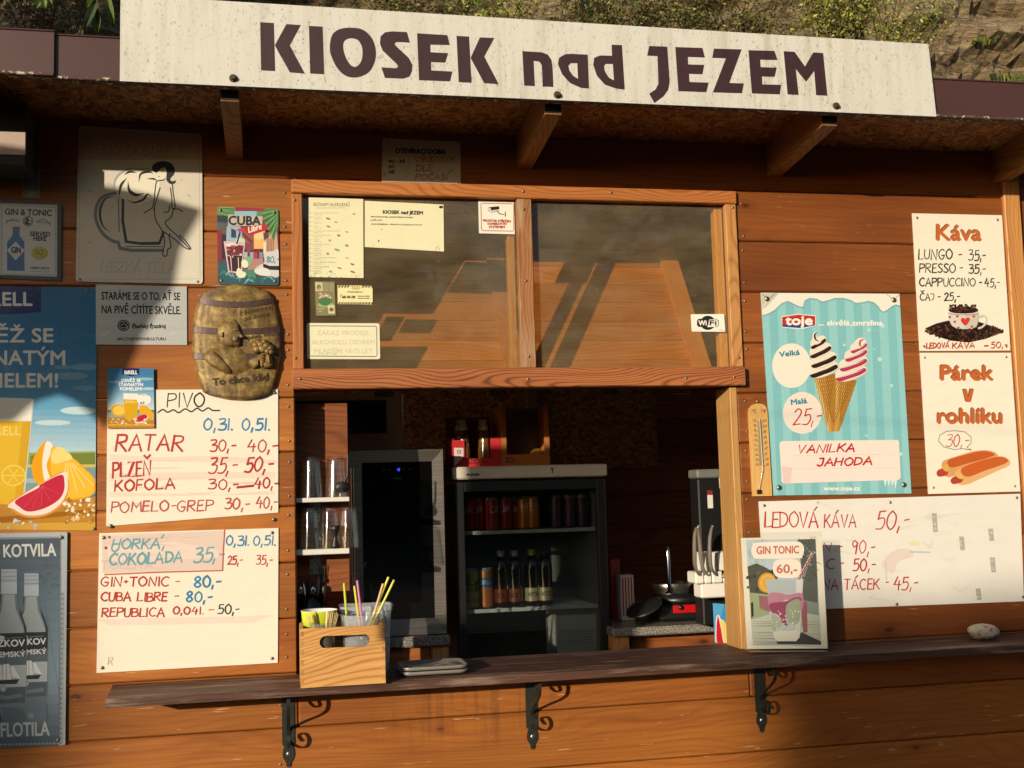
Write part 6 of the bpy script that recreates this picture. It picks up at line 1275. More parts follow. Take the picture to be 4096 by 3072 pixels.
M_fx = plain('matt_black', '171513', .7, 0, .1, 20); M_plate = plain('warm_grey_plate', 'B9A192', .5, .1, .1, 12); M_galv = plain('galvanised', '8F9496', .42, .6, .2, 40)
fb = P(40, 500, -.3); fix = thing('wall_fixture', 'dark boxy fixture with a beige lower edge on a steel angle bracket under the eaves', 'fixture', fb)
YX = -.235; xe = P(105, 560, YX).x; zb_, zp = P(100, 664, YX).z, P(100, 531, YX).z
m = MB(); m.box(xe - .9, xe, YX, -.06, zb_, 3.10, .004); m.build('housing', M_fx, fix, fb)
m = MB(); m.box(xe - .9, xe - .001, YX - .006, YX - .0005, P(100, 622, YX).z, zp, .001); m.build('front_strip', M_plate, fix, fb)
m = MB(); a, b = P(90, 720, -.001).x, P(160, 720, -.001).x; z0, z1 = P(130, 793).z, P(130, 655).z; m.box(a, b, -.0045, -.0005, z0, z1 + .02, .001); m.box(a, b, -.06, -.005, z1 + .012, z1 + .018, .001); m.build('angle_bracket', M_galv, fix, fb)
for dx, dz in ((.25, .2), (.75, .25), (.3, .85), (.8, .8)): screw(Vector((a + (b - a) * dx, -.0048, z0 + (z1 - z0) * dz * .7)), (0, -1, 0), .0045, fix, fb)
# ================================================================ INSIDE THE KIOSK
M_whiteboard = plain('white_shelf', 'E6E2D6', .5, 0, .05, 10); M_steel = NT('brushed_steel')
v = M_steel.obj(); f = M_steel.noise(M_steel.mapping(v, (3, 3, 260)), 1, 3, .6); M_steel.l(M_steel.ramp(f, [(.3, rgb('8E867C')), (.7, rgb('B9B0A4'))]), M_steel.b.inputs['Base Color']); M_steel.b.inputs['Metallic'].default_value = .9; M_steel.b.inputs['Roughness'].default_value = .33; M_steel = M_steel.m
M_chrome = plain('chrome', 'D9D6CE', .12, 1.0, .03, 10); M_gblack = plain('black_glass', '0B0B0C', .06, 0, .05, 8, coat=.5); M_dplast = plain('black_plastic', '1A1A1A', .4, 0, .15, 30); M_grey = plain('grey_plastic', '76746E', .45, 0, .08, 20)
M_cream = plain('cream_enamel', 'D8D0C0', .4, 0, .05, 10); M_glassw = glassy('tumbler_glass', (.985, .985, .98), .07, ior=1.9, dust=.012, dustcol=(.9, .9, .88))
# wall-hung shelf boards and tumblers behind the left jamb
def board(pl, ytop, ybot, lab):
    a, b = P(1150, ytop, .035), P(1398, ytop, .035); z = P(1290, ytop, .035).z; z0 = P(1290, ybot, .035).z
    m = MB(); m.box(a.x + .01, b.x, .030, .122, z0, z, .002); o = m.build('shelf_board', M_whiteboard, None, (b.x, .1, z)); tag(o, lab, 'shelf'); 
    m = MB(); xx = P(1260, ytop, .1).x; m.box(xx - .02, xx + .02, .119, .123, z0 - .075, z0 - .0005, .001)
    for k in range(6): m.tube([(xx - .011 + .022 * (k % 2), .1186, z0 - .015 - .022 * (k // 2)), (xx - .011 + .022 * (k % 2), .1178, z0 - .015 - .022 * (k // 2))], .003, 8, mi=1)
    m.box(xx - .02, xx + .02, .06, .1185, z0 - .004, z0 - .0008)
    br = m.build('bracket_plate', [M_galv, M_black], o, (b.x, .1, z)); return z
zA = board(0, 1990, 2008, 'upper white shelf board holding two upturned tumblers'); zB = board(0, 2196, 2218, 'lower white shelf board with three ribbed tumblers and a jigger')
m = MB(); m.box(-.25, P(1393, 2000, .13).x, .125, .143, zB - .16, zA + .35); tag(m.build('backing_panel', W_in, None, (.1, .18, zB)), 'brown wooden panel behind the two glass shelves', 'panel')
def tumbler(ribs):
    m = MB(); H, r0, r1 = .150, .043, .031; n = 40; prof = [(r0, 0), (r0 - .002, .03), (r0 - .006, .075), (r1 + .001, .13), (r1, .145), (r1 - .004, H), (0, H)]; inn = [(0, H - .010), (r1 - .005, H - .011), (r1 - .0015, .125), (r0 - .009, .075), (r0 - .0035, .02), (r0 - .002, 0)]
    allp = prof + inn; vs = []
    for (r, h) in allp:
        for j in range(n):
            a = 2 * math.pi * j / n; rr = r * (1 + (.035 * math.cos(10 * a) if ribs and .01 < h < .14 and r > .02 else 0)); vs.append((rr * math.cos(a), rr * math.sin(a), h))
    m.add(vs, [(i * n + j, i * n + (j + 1) % n, (i + 1) * n + (j + 1) % n, (i + 1) * n + j) for i in range(len(allp) - 1) for j in range(n)], smooth=True); return m
g1 = tumbler(False).build('tumbler', M_glassw, None, (0, 0, 0), (0, 0, 0)); g2 = tumbler(True).build('tumbler', M_glassw, None, (0, 0, 0), (0, 0, 0))
def put(o, px, z, Y, lab, grp, first):
    q = o if first else o.copy()
    if not first: COL.objects.link(q)
    q.location = (P(px, 2000, Y).x, Y, z + .0005); tag(q, lab, 'glass', grp)
put(g1, 1247, zA, .076, 'smooth upturned tumbler on the upper shelf nearest the jamb', 'upturned glasses on the white shelves', True); put(g1, 1345, zA, .078, 'smooth upturned tumbler on the upper shelf beside the fridge', 'upturned glasses on the white shelves', False)
put(g2, 1240, zB, .076, 'ribbed tumbler at the left of the lower shelf', 'upturned glasses on the white shelves', True); put(g2, 1318, zB, .079, 'ribbed tumbler directly behind the black jigger', 'upturned glasses on the white shelves', False); put(g2, 1392, zB, .079, 'ribbed tumbler at the right end of the lower shelf', 'upturned glasses on the white shelves', False)
c = P(1347, 2190, .02); m = MB(); m.lathe([(0, 0), (.018, 0), (.016, .012), (.007, .036), (.007, .042), (.015, .066), (.020, .082), (.018, .082), (.006, .05), (0, .05)], 20); tag(m.build('jigger', M_dplast, None, (0, 0, 0), (c.x - .004, .045, zB + .0005)), 'black hourglass jigger in front of the ribbed tumblers', 'jigger')
c = P(1378, 1850, .06); m = MB(); e = P(1376, 1935, .06); m.tube([(c.x + .012, .05, c.z + .03), (c.x + .010, .05, e.z + .03), (c.x - .004, .05, e.z)], [.003, .004, .006], 8); m.ball((c.x - .010, .05, e.z - .012), (.028, .010, .022), 12, 8); tag(m.build('ladle', M_dplast, None, (c.x, .05, c.z)), 'black serving spoon hanging at the right of the upper glasses', 'spoon')
# cutlery jar
jz = shz(0); jc = (P(1248, 2430, .11).x, .11, jz); jh = P(1248, 2372, .11).z - jz
m = MB(); n = 24; m.lathe([(0, 0), (.046, 0), (.054, jh * .6), (.056, jh), (.054, jh), (.051, jh * .6), (.044, .004), (0, .004)], n); tag(m.build('cutlery_jar', glassy('smoked_glass', (.42, .40, .38), .04, ior=1.6), None, (0, 0, 0), jc), 'dark glass jar full of forks and knives in the left corner', 'jar')
cut = 0
for px, top, kind, c_ in ((1290, 2262, 'fork', M_dplast), (1215, 2330, 'knife', M_chrome), (1228, 2320, 'knife', M_dplast), (1238, 2310, 'knife', M_dplast), (1252, 2345, 'spoon', M_chrome), (1200, 2345, 'spoon', M_chrome), (1275, 2300, 'knife', M_grey), (1300, 2340, 'spoon', M_dplast)):
    t = P(px, top, .11); m = MB(); b = Vector((jc[0] + (t.x - jc[0]) * .4, .11 + rng.uniform(-.02, .02), jz + .01)); d = (t - b).normalized()
    m.tube([b, b + (t - b) * .72], .0032, 6)
    if kind == 'fork':
        for q in (-.008, -.0027, .0027, .008): m.tube([t - d * .05 + Vector((q, 0, 0)), t + Vector((q * 1.15, 0, 0))], .0015, 5)
        m.box(t.x - .009, t.x + .009, t.y - .001, t.y + .001, t.z - .062, t.z - .046); m.tube([b + (t - b) * .7, t - d * .055], .003, 6)
    elif kind == 'knife': m.tube([b + (t - b) * .7, t - d * .02, t], [.0035, .0065, .001], 6)
    else: m.tube([b + (t - b) * .7, t - d * .035], .0025, 6); m.ball(t - d * .02, (.012, .004, .020), 10, 6)
    cut += 1
    tag(m.build(kind, c_, None, t), {'fork': 'black four tined fork standing highest in the cutlery jar', 'knife': 'knife standing among cutlery in the dark jar', 'spoon': 'spoon leaning among cutlery in the dark jar'}[kind], kind, None if kind == 'fork' else kind + 's in the cutlery jar')
# ---- counters
def granite():
    t = NT('speckled_laminate'); f = t.noise(t.obj(), 330, 2, .6); g_ = t.noise(t.obj(), 170, 2, .5)
    t.l(t.mix(t.ramp(g_, [(.45, (0, 0, 0, 1)), (.6, (1, 1, 1, 1))]), t.ramp(f, [(.38, rgb('3A3733')), (.5, rgb('8C857A')), (.62, rgb('D6CEBF'))]), rgb('6A645C')), t.b.inputs['Base Color']); t.b.inputs['Roughness'].default_value = .25; return t.m
M_gran = granite(); YC = .42
a = P(2452, 2520, YC); zc1 = P(2650, 2505, YC).z; zc0 = P(2650, 2540, YC).z
ct = thing('counter', 'speckled laminate worktop under the hot dog warmer at the right', 'counter', (1.8, YC, zc0)); CT = Vector(ct.location)
m = MB(); m.box(a.x, 2.9, YC, 1.05, zc0, zc1, .006); m.build('worktop', M_gran, ct, CT)
m = MB(); m.box(a.x + .003, a.x + .075, YC + .02, YC + .09, .06, zc0 - .001, .003); m.build('leg', W_ltz, ct, CT); m = MB(); m.box(a.x + .08, 2.88, YC + .10, YC + .12, .06, zc0 - .002); m.build('front_panel', W_in, ct, CT)
YF1 = .44; a = P(1800, 2545, YF1); zd1 = P(1700, 2543, YF1).z; zd0 = P(1700, 2586, YF1).z
ct = thing('counter', 'speckled laminate ledge under the steel framed drinks cooler', 'counter', (.4, YF1, zd0)); CT = Vector(ct.location)
m = MB(); m.box(-.3, a.x, YF1 - .015, 1.0, zd0, zd1, .006); m.build('worktop', M_gran, ct, CT)
m = MB(); m.box(a.x - .075, a.x - .005, YF1 + .01, YF1 + .08, .06, zd0 - .001, .003); m.build('leg', W_ltz, ct, CT); m = MB(); m.box(-.3, a.x - .08, YF1 + .02, YF1 + .04, .06, zd0 - .002); m.build('front_panel', W_in, ct, CT)
# ---- steel framed cooler
Yc = .45
def Q(x, y, Y=Yc): return P(x, y, Y)
tl, tr_, brr = Q(1397, 1803), Q(1771, 1797), Q(1787, 2526); xa, xb = tl.x, (tr_.x + brr.x) / 2; z0, z1 = zd1 + .004, tl.z
cool = thing('drinks_cooler', 'tall black drinks cooler with a steel framed dark glass door', 'fridge', ((xa + xb) / 2, Yc, z0)); CO = Vector(cool.location)
m = MB(); m.box(xa + .002, xb - .002, Yc + .042, Yc + .46, z0, z1 - .004, .003); m.build('cabinet', M_dplast, cool, CO)
ix0, ix1, iz1, iz0 = Q(1447, 1851).x, Q(1728, 1845).x, Q(1590, 1848).z, Q(1600, 2478).z
m = MB(); y0, y1 = Yc, Yc + .040; k = .004
for pts in (((xa, z0), (xa, z1), (ix0, iz1), (ix0, iz0)), ((xb, z1), (xb, z0), (ix1, iz0), (ix1, iz1)), ((xa, z1), (xb, z1), (ix1, iz1), (ix0, iz1)), ((xb, z0), (xa, z0), (ix0, iz0), (ix1, iz0))):
    dep = [y0, y0, y0 + .006, y0 + .006]
    m.add([(p[0], d, p[1]) for p, d in zip(pts, dep)] + [(p[0], y1, p[1]) for p in pts], [(0, 1, 2, 3), (7, 6, 5, 4), (0, 4, 5, 1), (2, 6, 7, 3)])
door = m.build('door_frame', M_steel, cool, CO)
m = MB(); m.box(ix0 - .001, ix1 + .001, y0 + .007, y0 + .011, iz0 - .001, iz1 + .001); m.build('door_glass', M_gblack, cool, CO)
m = MB(); hx_ = Q(1411, 2000, Yc - .035).x; m.tube([(hx_, Yc - .035, Q(1411, 1872).z), (hx_, Yc - .035, Q(1411, 2340).z)], .0065, 10)
for zz in (Q(1411, 1900).z, Q(1411, 2310).z): m.tube([(hx_, Yc - .034, zz), (hx_, Yc - .001, zz)], .005, 8)
m.build('handle', M_chrome, cool, CO)
f = Flat(y0 + .0066, (1440, 1840, 1735, 2480)); f.use('T'); f.stroke([(700, 500), (697, 510), (712, 508)], 5, '3040FF'); f.stroke([(712, 498), (708, 518)], 5, '3040FF')
f.mb.build('temperature_display', plain('blue_display', '2030F0', .3, emit=('3448FF', 1.6)), cool, CO)
f = Flat(y0 + .0066, (1440, 1840, 1735, 2480)); f.use('T'); f.circ(604, 510, 7, 6, '5A5A58'); f.stroke([(636, 508), (652, 512)], 4, '5A5A58'); f.stroke([(730, 508), (738, 500), (746, 508)], 3, '5A5A58'); f.stroke([(776, 502), (784, 509), (792, 502)], 3, '5A5A58'); f.text('eta', 668, 572, 14, '6A6A66', w=56, lean=.2); f.mb.build('door_marks', inkmat('grey_mark', .4, 0), cool, CO)
m = MB(); q = Q(1600, 1797, Yc + .1)
for k in range(4): m.hexa([(q.x - .05 + .02 * k, Yc + .08, z1 + .0005 + .002 * k), (q.x + .10 + .012 * k, Yc + .08, z1 + .002 + .006 * k), (q.x + .10 + .012 * k, Yc + .08, z1 + .0025 + .006 * k), (q.x - .05 + .02 * k, Yc + .08, z1 + .001 + .002 * k), (q.x - .05 + .02 * k, Yc + .25, z1 + .0005 + .002 * k), (q.x + .10, Yc + .25, z1 + .002 + .003 * k), (q.x + .10, Yc + .25, z1 + .0025 + .003 * k), (q.x - .05 + .02 * k, Yc + .25, z1 + .001 + .002 * k)])
tag(m.build('paper_stack', M_paper if False else plain('loose_paper', 'CFC9BA', .8), None, q), 'few loose papers curling on top of the steel framed cooler', 'papers')
# ---- microwave on a high wall shelf
Ym = .70; a, b = P(1150, 1620, Ym), P(1617, 1800, Ym); m0 = P(1547, 1732, Ym); zt_ = P(1300, 1575, Ym).z
mw = thing('microwave_oven', 'cream microwave oven with a dark window behind the head of the hatch', 'microwave', (b.x, Ym, b.z)); MO = Vector(mw.location)
m = MB(); m.box(-.12, b.x, Ym, Ym + .35, b.z, zt_, .006); m.build('body', M_cream, mw, MO); m = MB(); m.box(-.08, m0.x, Ym - .004, Ym - .001, m0.z, zt_ - .03, .001); m.build('window', M_gblack, mw, MO)
m = MB(); m.box(-.3, b.x + .05, Ym - .005, YB - .02, b.z - .022, b.z - .001, .002); tag(m.build('wall_shelf', W_in, None, (b.x, 1, b.z)), 'dark inside shelf carrying the microwave oven', 'shelf')
# ---- glass door fridge
Yf = .52
def F(x, y, Y=Yf): return P(x, y, Y)
xa, xb = F(1811, 1900).x, F(2430, 1900).x; zt_, zc = F(2100, 1862).z, F(2100, 1912).z; zb_ = .10; xd1 = F(2432, 2200).x
fr_ = thing('display_fridge', 'white topped display fridge with a black framed glass door full of cans', 'fridge', ((xa + xb) / 2, Yf, zb_)); FO = Vector(fr_.location)
m = MB(); m.box(xa, xb, Yf + .0, Yf + .56, zc, zt_, .006); m.build('top_cap', M_cream, fr_, FO)
f = Flat(Yf - .0006, (1800, 1850, 2440, 1930)); f.use('E'); f.text('SNAIGE', 1132, 793, 11, '2A2622', w=80, bold=2, ang=-.01); M_mk = inkmat('dark_mark', .4, 0); f.mb.build('brand_lettering', M_mk, fr_, FO)
f = Flat(Yf - .0006, (1800, 1850, 2440, 1930)); f.use('E'); f.circ(1672, 750, 11, 6, '5A4A34'); f.poly([(1671, 756), (1679, 756), (1679, 779), (1671, 779)], '5A4A34'); f.mb.build('door_lock', M_mk, fr_, FO)
M_fin = plain('fridge_liner', '8F8C85', .5, 0, .05, 10)
m = MB(); x0, x1 = xa + .012, xd1 - .006
m.box(x0, x0 + .03, Yf + .035, Yf + .55, zb_, zc - .02); m.box(x1 - .03, x1, Yf + .035, Yf + .55, zb_, zc - .02); m.box(x0 + .031, x1 - .031, Yf + .53, Yf + .55, zb_, zc - .02); m.box(x0 + .031, x1 - .031, Yf + .035, Yf + .529, zc - .045, zc - .021); m.build('cabinet', M_fin, fr_, FO)
gx0, gx1, gz1, gz0 = F(1862, 2200).x, F(2396, 2200).x, F(2120, 1962).z, F(2120, 2760).z; zdt = F(2100, 1922).z
m = MB(); y0, y1 = Yf + .002, Yf + .032
for bx in ((x0 - .004, gx0, zb_ + .05, zdt), (gx1, x1 + .004, zb_ + .05, zdt), (gx0 + .0003, gx1 - .0003, gz1, zdt), (gx0 + .0003, gx1 - .0003, zb_ + .05, gz0)): m.box(bx[0], bx[1], y0, y1, bx[2], bx[3], .003)
m.build('door_frame', M_dplast, fr_, FO)
m = MB(); m.box(gx0, gx1, y0 + .012, y0 + .016, gz0, gz1); m.build('door_glass', glassy('fridge_glass', (.74, .77, .77), .02, ior=1.55), fr_, FO)
zs1, zs2 = P(2000, 2122, Yf + .12).z, P(2000, 2430, Yf + .12).z
M_wire = plain('white_wire', 'DAD8D0', .4)
for zz in (zs1, zs2):
    m = MB()
    for k in range(14): y = Yf + .06 + k * .034; m.tube([(x0 + .035, y, zz - .004), (x1 - .035, y, zz - .004)], .003, 6)
    m.box(x0 + .033, x1 - .033, Yf + .048, Yf + .054, zz - .012, zz + .003); m.build('wire_shelf', M_wire, fr_, FO)
M_can = inkmat('can_print', .25, .04, 12, metal=.35, coat=.3)
def can(r, h, cols, lab=None):
    m = MB(); n = 20; prof = [(r * .82, 0), (r, .006), (r, h * .5), (r, h - .012), (r * .84, h - .002), (r * .82, h), (r * .78, h - .003), (0, h - .004)]
    for i in range(len(prof) - 1):
        (ra, ha), (rb_, hb) = prof[i], prof[i + 1]; vs = []
        for rr, hh in ((ra, ha), (rb_, hb)):
            for j in range(n): a = 2 * math.pi * j / n; vs.append((rr * math.cos(a), rr * math.sin(a), hh))
        c = rgb(cols[0]) if i in (0, 1) else rgb(cols[1]) if i == 2 else rgb('B9B9B4'); m.add(vs, [(j, (j + 1) % n, n + (j + 1) % n, n + j) for j in range(n)], col=c, smooth=True)
    return m
def front_text(m, body, r, h, z, c, w, slant=0.0):
    vs, tr = text_tris(body); x0_ = min(v[0] for v in vs); x1_ = max(v[0] for v in vs); sc = w / (x1_ - x0_)
    pts = []
    for x, y in vs:
        u = (x - (x0_ + x1_) / 2) * sc; a = -math.pi / 2 + u / r; pts.append(((r + .0006) * math.cos(a), (r + .0006) * math.sin(a), z + y / .69 * h + slant * u))
    m.add(pts, [tuple(t) for t in tr], col=rgb(c))
red = can(.029, .140, ('A81E22', 'B3262A')); front_text(red, 'Cola', .029, .030, .075, 'F2E8E4', .046, .3); red = red.build('drink_can', M_can, None, (0, 0, 0), (0, 0, 0))
ora = can(.029, .140, ('D9781E', 'E58A22')); front_text(ora, 'FANTA', .029, .020, .090, 'F4F2F4', .052); ora = ora.build('drink_can', M_can, None, (0, 0, 0), (0, 0, 0))
pur = can(.029, .140, ('5A3A52', '6A4058')).build('drink_can', M_can, None, (0, 0, 0), (0, 0, 0))
Yk = Yf + .12
slots = [(1872, red), (1915, red), (1970, red), (2024, red), (2066, red), (2096, ora), (2132, ora), (2230, pur), (2280, pur), (2330, pur)]
used = set(); labs = {red: ('red cola can in the top row of the display fridge', 'red cans in the display fridge'), ora: ('orange soda can in the top row of the display fridge', 'orange cans in the display fridge'), pur: ('dull purple can at the right of the fridge top row', 'purple cans in the display fridge')}
for i, (px, o) in enumerate(slots):
    q = o if o not in used else o.copy()
    if o in used: COL.objects.link(q)
    used.add(o); q.location = (P(px, 2060, Yk).x, Yk + .03 * ((i * 7) % 3 == 1), zs1 + .0035); q.rotation_euler = (0, 0, rng.uniform(-.5, .5)); tag(q, labs[o][0], 'can', labs[o][1])
gr = can(.033, .165, ('C3C832', 'D2D23A')); 
for k in range(7): gr.ball((.031 * math.cos(-1.57 + .5 * (k % 3 - 1)), .031 * math.sin(-1.57 + .5 * (k % 3 - 1)), .08 + .025 * (k // 3)), (.011, .006, .011), 10, 6, col=rgb(['4F7A2A', 'C9D67A', '31501E'][k % 3]))
front_text(gr, 'FRESH', .033, .018, .022, '2A3A1A', .05); gr = gr.build('drink_can', M_can, None, (0, 0, 0), (P(1885, 2300, Yk).x, Yk, zs2 + .0035)); tag(gr, 'yellow green fruit can reading FRESH low in the display fridge', 'can')
bi = can(.033, .165, ('C8743A', 'D08A4A')); bi.lathe([(.0335, .085), (.0335, .125)], 20, col=rgb('3F6FA8')); front_text(bi, 'BiRELL', .0338, .020, .098, 'F2F2EE', .055); bi = bi.build('drink_can', M_can, None, (0, 0, 0), (P(1942, 2300, Yk).x, Yk, zs2 + .0035)); tag(bi, 'orange and blue beer can beside the yellow green can', 'can')
M_dk = plain('dark_drink', '24120C', .08, 0, .1, 8, coat=.6)
def bottle3(lc, cap, txt):
    m = MB(); H = .235; m.lathe([(0, 0), (.030, 0), (.033, .012), (.033, .075), (.031, .085), (.033, .155), (.030, .180), (.019, .203), (.0145, .210), (.0145, H - .02), (0, H - .02)], 20, mi=0)
    m.lathe([(.017, H - .024), (.017, H), (0, H)], 16, mi=1, col=rgb(cap)); m.lathe([(.0336, .02), (.0336, .075)], 20, mi=1, col=rgb(lc)); front_text(m, txt, .0338, .018, .040, 'F0E8E0', .05)
    for k in range(len(m.m)):
        pass
    return m
for px, lc, cap, txt, lab, grp in ((2005, '8A3A28', 'C9C4B8', 'ICE T', 'dark bottle with a red brown label and pale cap in the fridge', 'dark bottles in the display fridge'), (2060, '8A4A30', 'C9C4B8', 'ICE T', 'dark bottle with a red brown label and pale cap in the fridge', 'dark bottles in the display fridge'), (2128, 'C9B48C', 'C8C83A', 'NESTEA', 'dark bottle with a tan label and yellow cap in the fridge', None), (2180, 'C9B48C', '3A342C', 'NESTEA', 'dark bottle with a tan label and black cap in the fridge', None)):
    m = bottle3(lc, cap, txt); tag(m.build('drink_bottle', [M_dk, M_can], None, (0, 0, 0), (P(px, 2330, Yk).x, Yk, zs2 + .0035)), lab, 'bottle', grp)
a, b = P(2225, 2462, Yf + .1), P(2388, 2462, Yf + .1); m = MB(); m.box(a.x, b.x, Yf + .1, Yf + .3, a.z - .30, a.z, .002, col=rgb('D6D0C4'))
for k in range(5): m.box(a.x + .05, b.x - .02, Yf + .0990, Yf + .0996, a.z - .075 - .012 * k, a.z - .07 - .012 * k, col=rgb('B9B5AC'))
tag(m.build('white_box', inkmat('box_print', .6, .06, 10), None, ((a.x + b.x) / 2, Yf + .1, a.z - .3)), 'white printed box at the bottom right of the display fridge', 'box')
# ---- cartons on the fridge
Yb = Yf + .07; zb2 = zt_ + .001
def bx(xa_, xb_, ya, yb, za, zb__, **k): pass
a, b = P(1815, 1868, Yb), P(2004, 1868, Yb); zh = P(1900, 1748, Yb).z; zl = zb2 + .035; M_card = inkmat('printed_card', .6, .06, 20)
ca = thing('bottle_carton', 'red open fronted carton of small drink bottles on the display fridge', 'carton', (a.x, Yb, zb2)); CAo = Vector(ca.location)
m = MB(); t_ = .003; rc = rgb('C8242A')
m.box(a.x, b.x, Yb, Yb + t_, zb2, zl, col=rc); xm0, xm1 = P(1858, 1800, Yb).x, P(1962, 1800, Yb).x
m.box(a.x, xm0, Yb, Yb + t_, zl + .0002, zh - .012, col=rc); m.box(xm1, b.x, Yb, Yb + t_, zl + .0002, zh - .005, col=rc); m.box(a.x - .001, a.x + .002, Yb + t_ + .0002, Yb + .22, zb2, zh, col=rc); m.box(b.x - .002, b.x + .001, Yb + t_ + .0002, Yb + .22, zb2, zh, col=rc); m.box(a.x, b.x, Yb + .2202, Yb + .223, zb2, zh + .10, col=rgb('9A7A4A')); m.box(a.x + .002, b.x - .002, Yb + .003, Yb + .22, zb2, zb2 + .003, col=rgb('A8804A'))
m.build('carton_tray', M_card, ca, CAo)
f = Flat(Yb - .0005, (1800, 1740, 2010, 1880)); f.use('E'); f.poly([(1052, 618), (1112, 618), (1112, 672), (1054, 738)], 'D9D2CA'); f.rect(1072, 632, 1098, 655, 'B8444A'); f.rect(1078, 636, 1084, 651, 'D9D2CA'); f.stroke([(1094, 636), (1086, 643), (1094, 651)], 3, 'D9D2CA'); f.hand('20,-', 1142, 690, 30, '3A1414', w=108, pen=5); f.mb.build('carton_print', inkmat('carton_ink', .6, .05), ca, CAo)
M_juice = plain('amber_drink', '7A4A1E', .1, 0, .15, 10, coat=.4); M_lid = plain('cloudy_cap', 'C9C29A', .35)
for i, (px, dy) in enumerate(((1838, .14), (1846, .09), (1855, .035), (1928, .12), (1938, .03))):
    x = P(px, 1800, Yb + dy).x; tb = thing('drink_bottle', ['amber bottle with pale cap, rearmost on the left of the red carton', 'amber bottle with pale cap, second in line left in the red carton', 'amber bottle with pale cap, front left in the red carton', 'amber bottle with pale cap, rear right in the red carton', 'amber bottle with pale cap, front right in the red carton'][i], 'bottle', (x, Yb + dy, zb2 + .0035), 'bottles in the red carton')
    TB = Vector(tb.location); H = P(px, 1680, Yb + dy).z - TB.z
    m = MB(); m.lathe([(0, 0), (.026, 0), (.028, .01), (.028, H * .38), (.024, H * .48), (.027, H * .6), (.018, H * .74), (.014, H * .78)], 18, c=TB); m.build('body', M_juice, tb, TB)
    m = MB(); m.lathe([(.017, H * .78), (.017, H * .86), (.012, H * .87), (.012, H), (0, H)], 16, c=TB); m.build('cap', M_lid, tb, TB)
a, b = P(2006, 1868, Yb), P(2201, 1868, Yb); zh = P(2100, 1620, Yb).z; i0, i1 = P(2024, 1700, Yb), P(2178, 1816, Yb); itop = P(2100, 1642, Yb).z
ca = thing('display_carton', 'orange brown carton with a large cut out window on the display fridge', 'carton', (a.x, Yb, zb2)); CAo = Vector(ca.location); oc = rgb('B0662A')
m = MB(); m.box(a.x, b.x, Yb, Yb + t_, zb2, i1.z, col=oc); m.box(a.x, i0.x, Yb, Yb + t_, i1.z + .0002, zh, col=oc); m.box(i1.x, b.x, Yb, Yb + t_, i1.z + .0002, zh, col=oc); m.box(a.x, a.x + .003, Yb + t_ + .0002, Yb + .2, zb2, zh, col=oc); m.box(b.x - .003, b.x, Yb + t_ + .0002, Yb + .2, zb2, zh, col=oc); m.box(a.x, b.x, Yb + .2002, Yb + .203, zb2, zh, col=rgb('7A6A54')); m.build('carton_tray', M_card, ca, CAo)
f = Flat(Yb - .0005, (1998, 1600, 2205, 1880)); f.use('E'); f.hand('20,-', 1376, 680, 30, '2A1A0C', w=78, pen=5); f.mb.build('carton_print', inkmat('carton_ink2', .6, .05), ca, CAo)
m = MB(); m.ball((P(2150, 1810, Yb + .06).x, Yb + .06, zb2 + .045), (.035, .03, .03), 14, 8); tag(m.build('snack_packet', plain('yellow_packet', 'B98A2E', .4), None, (b.x, Yb, zb2)), 'dull yellow packet lying inside the orange carton', 'packet')
# ---- hot dog warmer on the counter
Yh = .62; oY = CROP['Y']
def y_(x, y, Y=Yh): return P(oY[0] + x * oY[2], oY[1] + y * oY[2], Y)
hw = thing('hot_dog_warmer', 'black and red hot dog warmer with an upright steel spike', 'warmer', (y_(640, 1300).x, Yh, zc1)); HO = Vector(hw.location)
xa, xb = y_(430, 1290).x, y_(905, 1290).x; z0, z1 = zc1 + .006, y_(650, 1250).z; M_red = plain('red_enamel', 'C8141A', .3, 0, .06, 10, coat=.3)
m = MB(); m.box(xa, xb, Yh - .09, Yh + .14, z0, z1 + .012, .012); m.build('base', M_dplast, hw, HO)
m = MB(); m.box(y_(590, 1290, Yh - .09).x, y_(850, 1290, Yh - .09).x, Yh - .098, Yh - .0905, y_(700, 1316, Yh - .09).z, y_(700, 1252, Yh - .09).z, .002); pan = m.build('control_panel', M_red, hw, HO)
for x in (655, 790):
    c = y_(x, 1275, Yh - .1); m = MB(); m.lathe([(.011, 0), (.010, .006), (0, .007)], 16, c=(c.x, Yh - .0985, c.z), axis='y'); m.build('knob', M_dplast, pan, HO)
c = y_(650, 1200); m = MB(); m.lathe([(0, 0), (.115, 0), (.120, .012), (.112, .030), (.02, .034), (0, .034)], 30, c=(c.x, Yh + .02, z1 + .013)); m.build('heater_ring', M_dplast, hw, HO)
c = y_(600, 1140); m = MB(); m.lathe([(.075, 0), (.080, .02), (.095, .045), (.092, .046), (.073, .02), (.07, .002)], 30, c=(c.x, Yh + .04, z1 + .048)); m.build('steam_pan', M_steel, hw, HO)
c = y_(562, 1160, Yh - .05); tz = y_(548, 770, Yh - .05).z; m = MB(); m.lathe([(.02, 0), (.018, .006), (.0085, .010), (.0085, tz - c.z - .03), (.003, tz - c.z), (0, tz - c.z)], 14, c=(c.x, Yh - .05, c.z)); m.build('spike', M_chrome, hw, HO)
c = y_(795, 1160, Yh - .05); tz = y_(790, 760, Yh - .05).z; m = MB(); m.lathe([(.02, 0), (.018, .006), (.0085, .010), (.0085, tz - c.z - .03), (.003, tz - c.z), (0, tz - c.z)], 14, c=(c.x, Yh - .05, c.z)); m.build('spike', M_chrome, hw, HO)
c = y_(875, 1285, Yh - .11); m = MB(); m.lathe([(.024, 0), (.022, .03), (0, .031)], 18, c=(c.x, Yh - .091, c.z), axis='y'); m.build('dial', M_dplast, hw, HO)
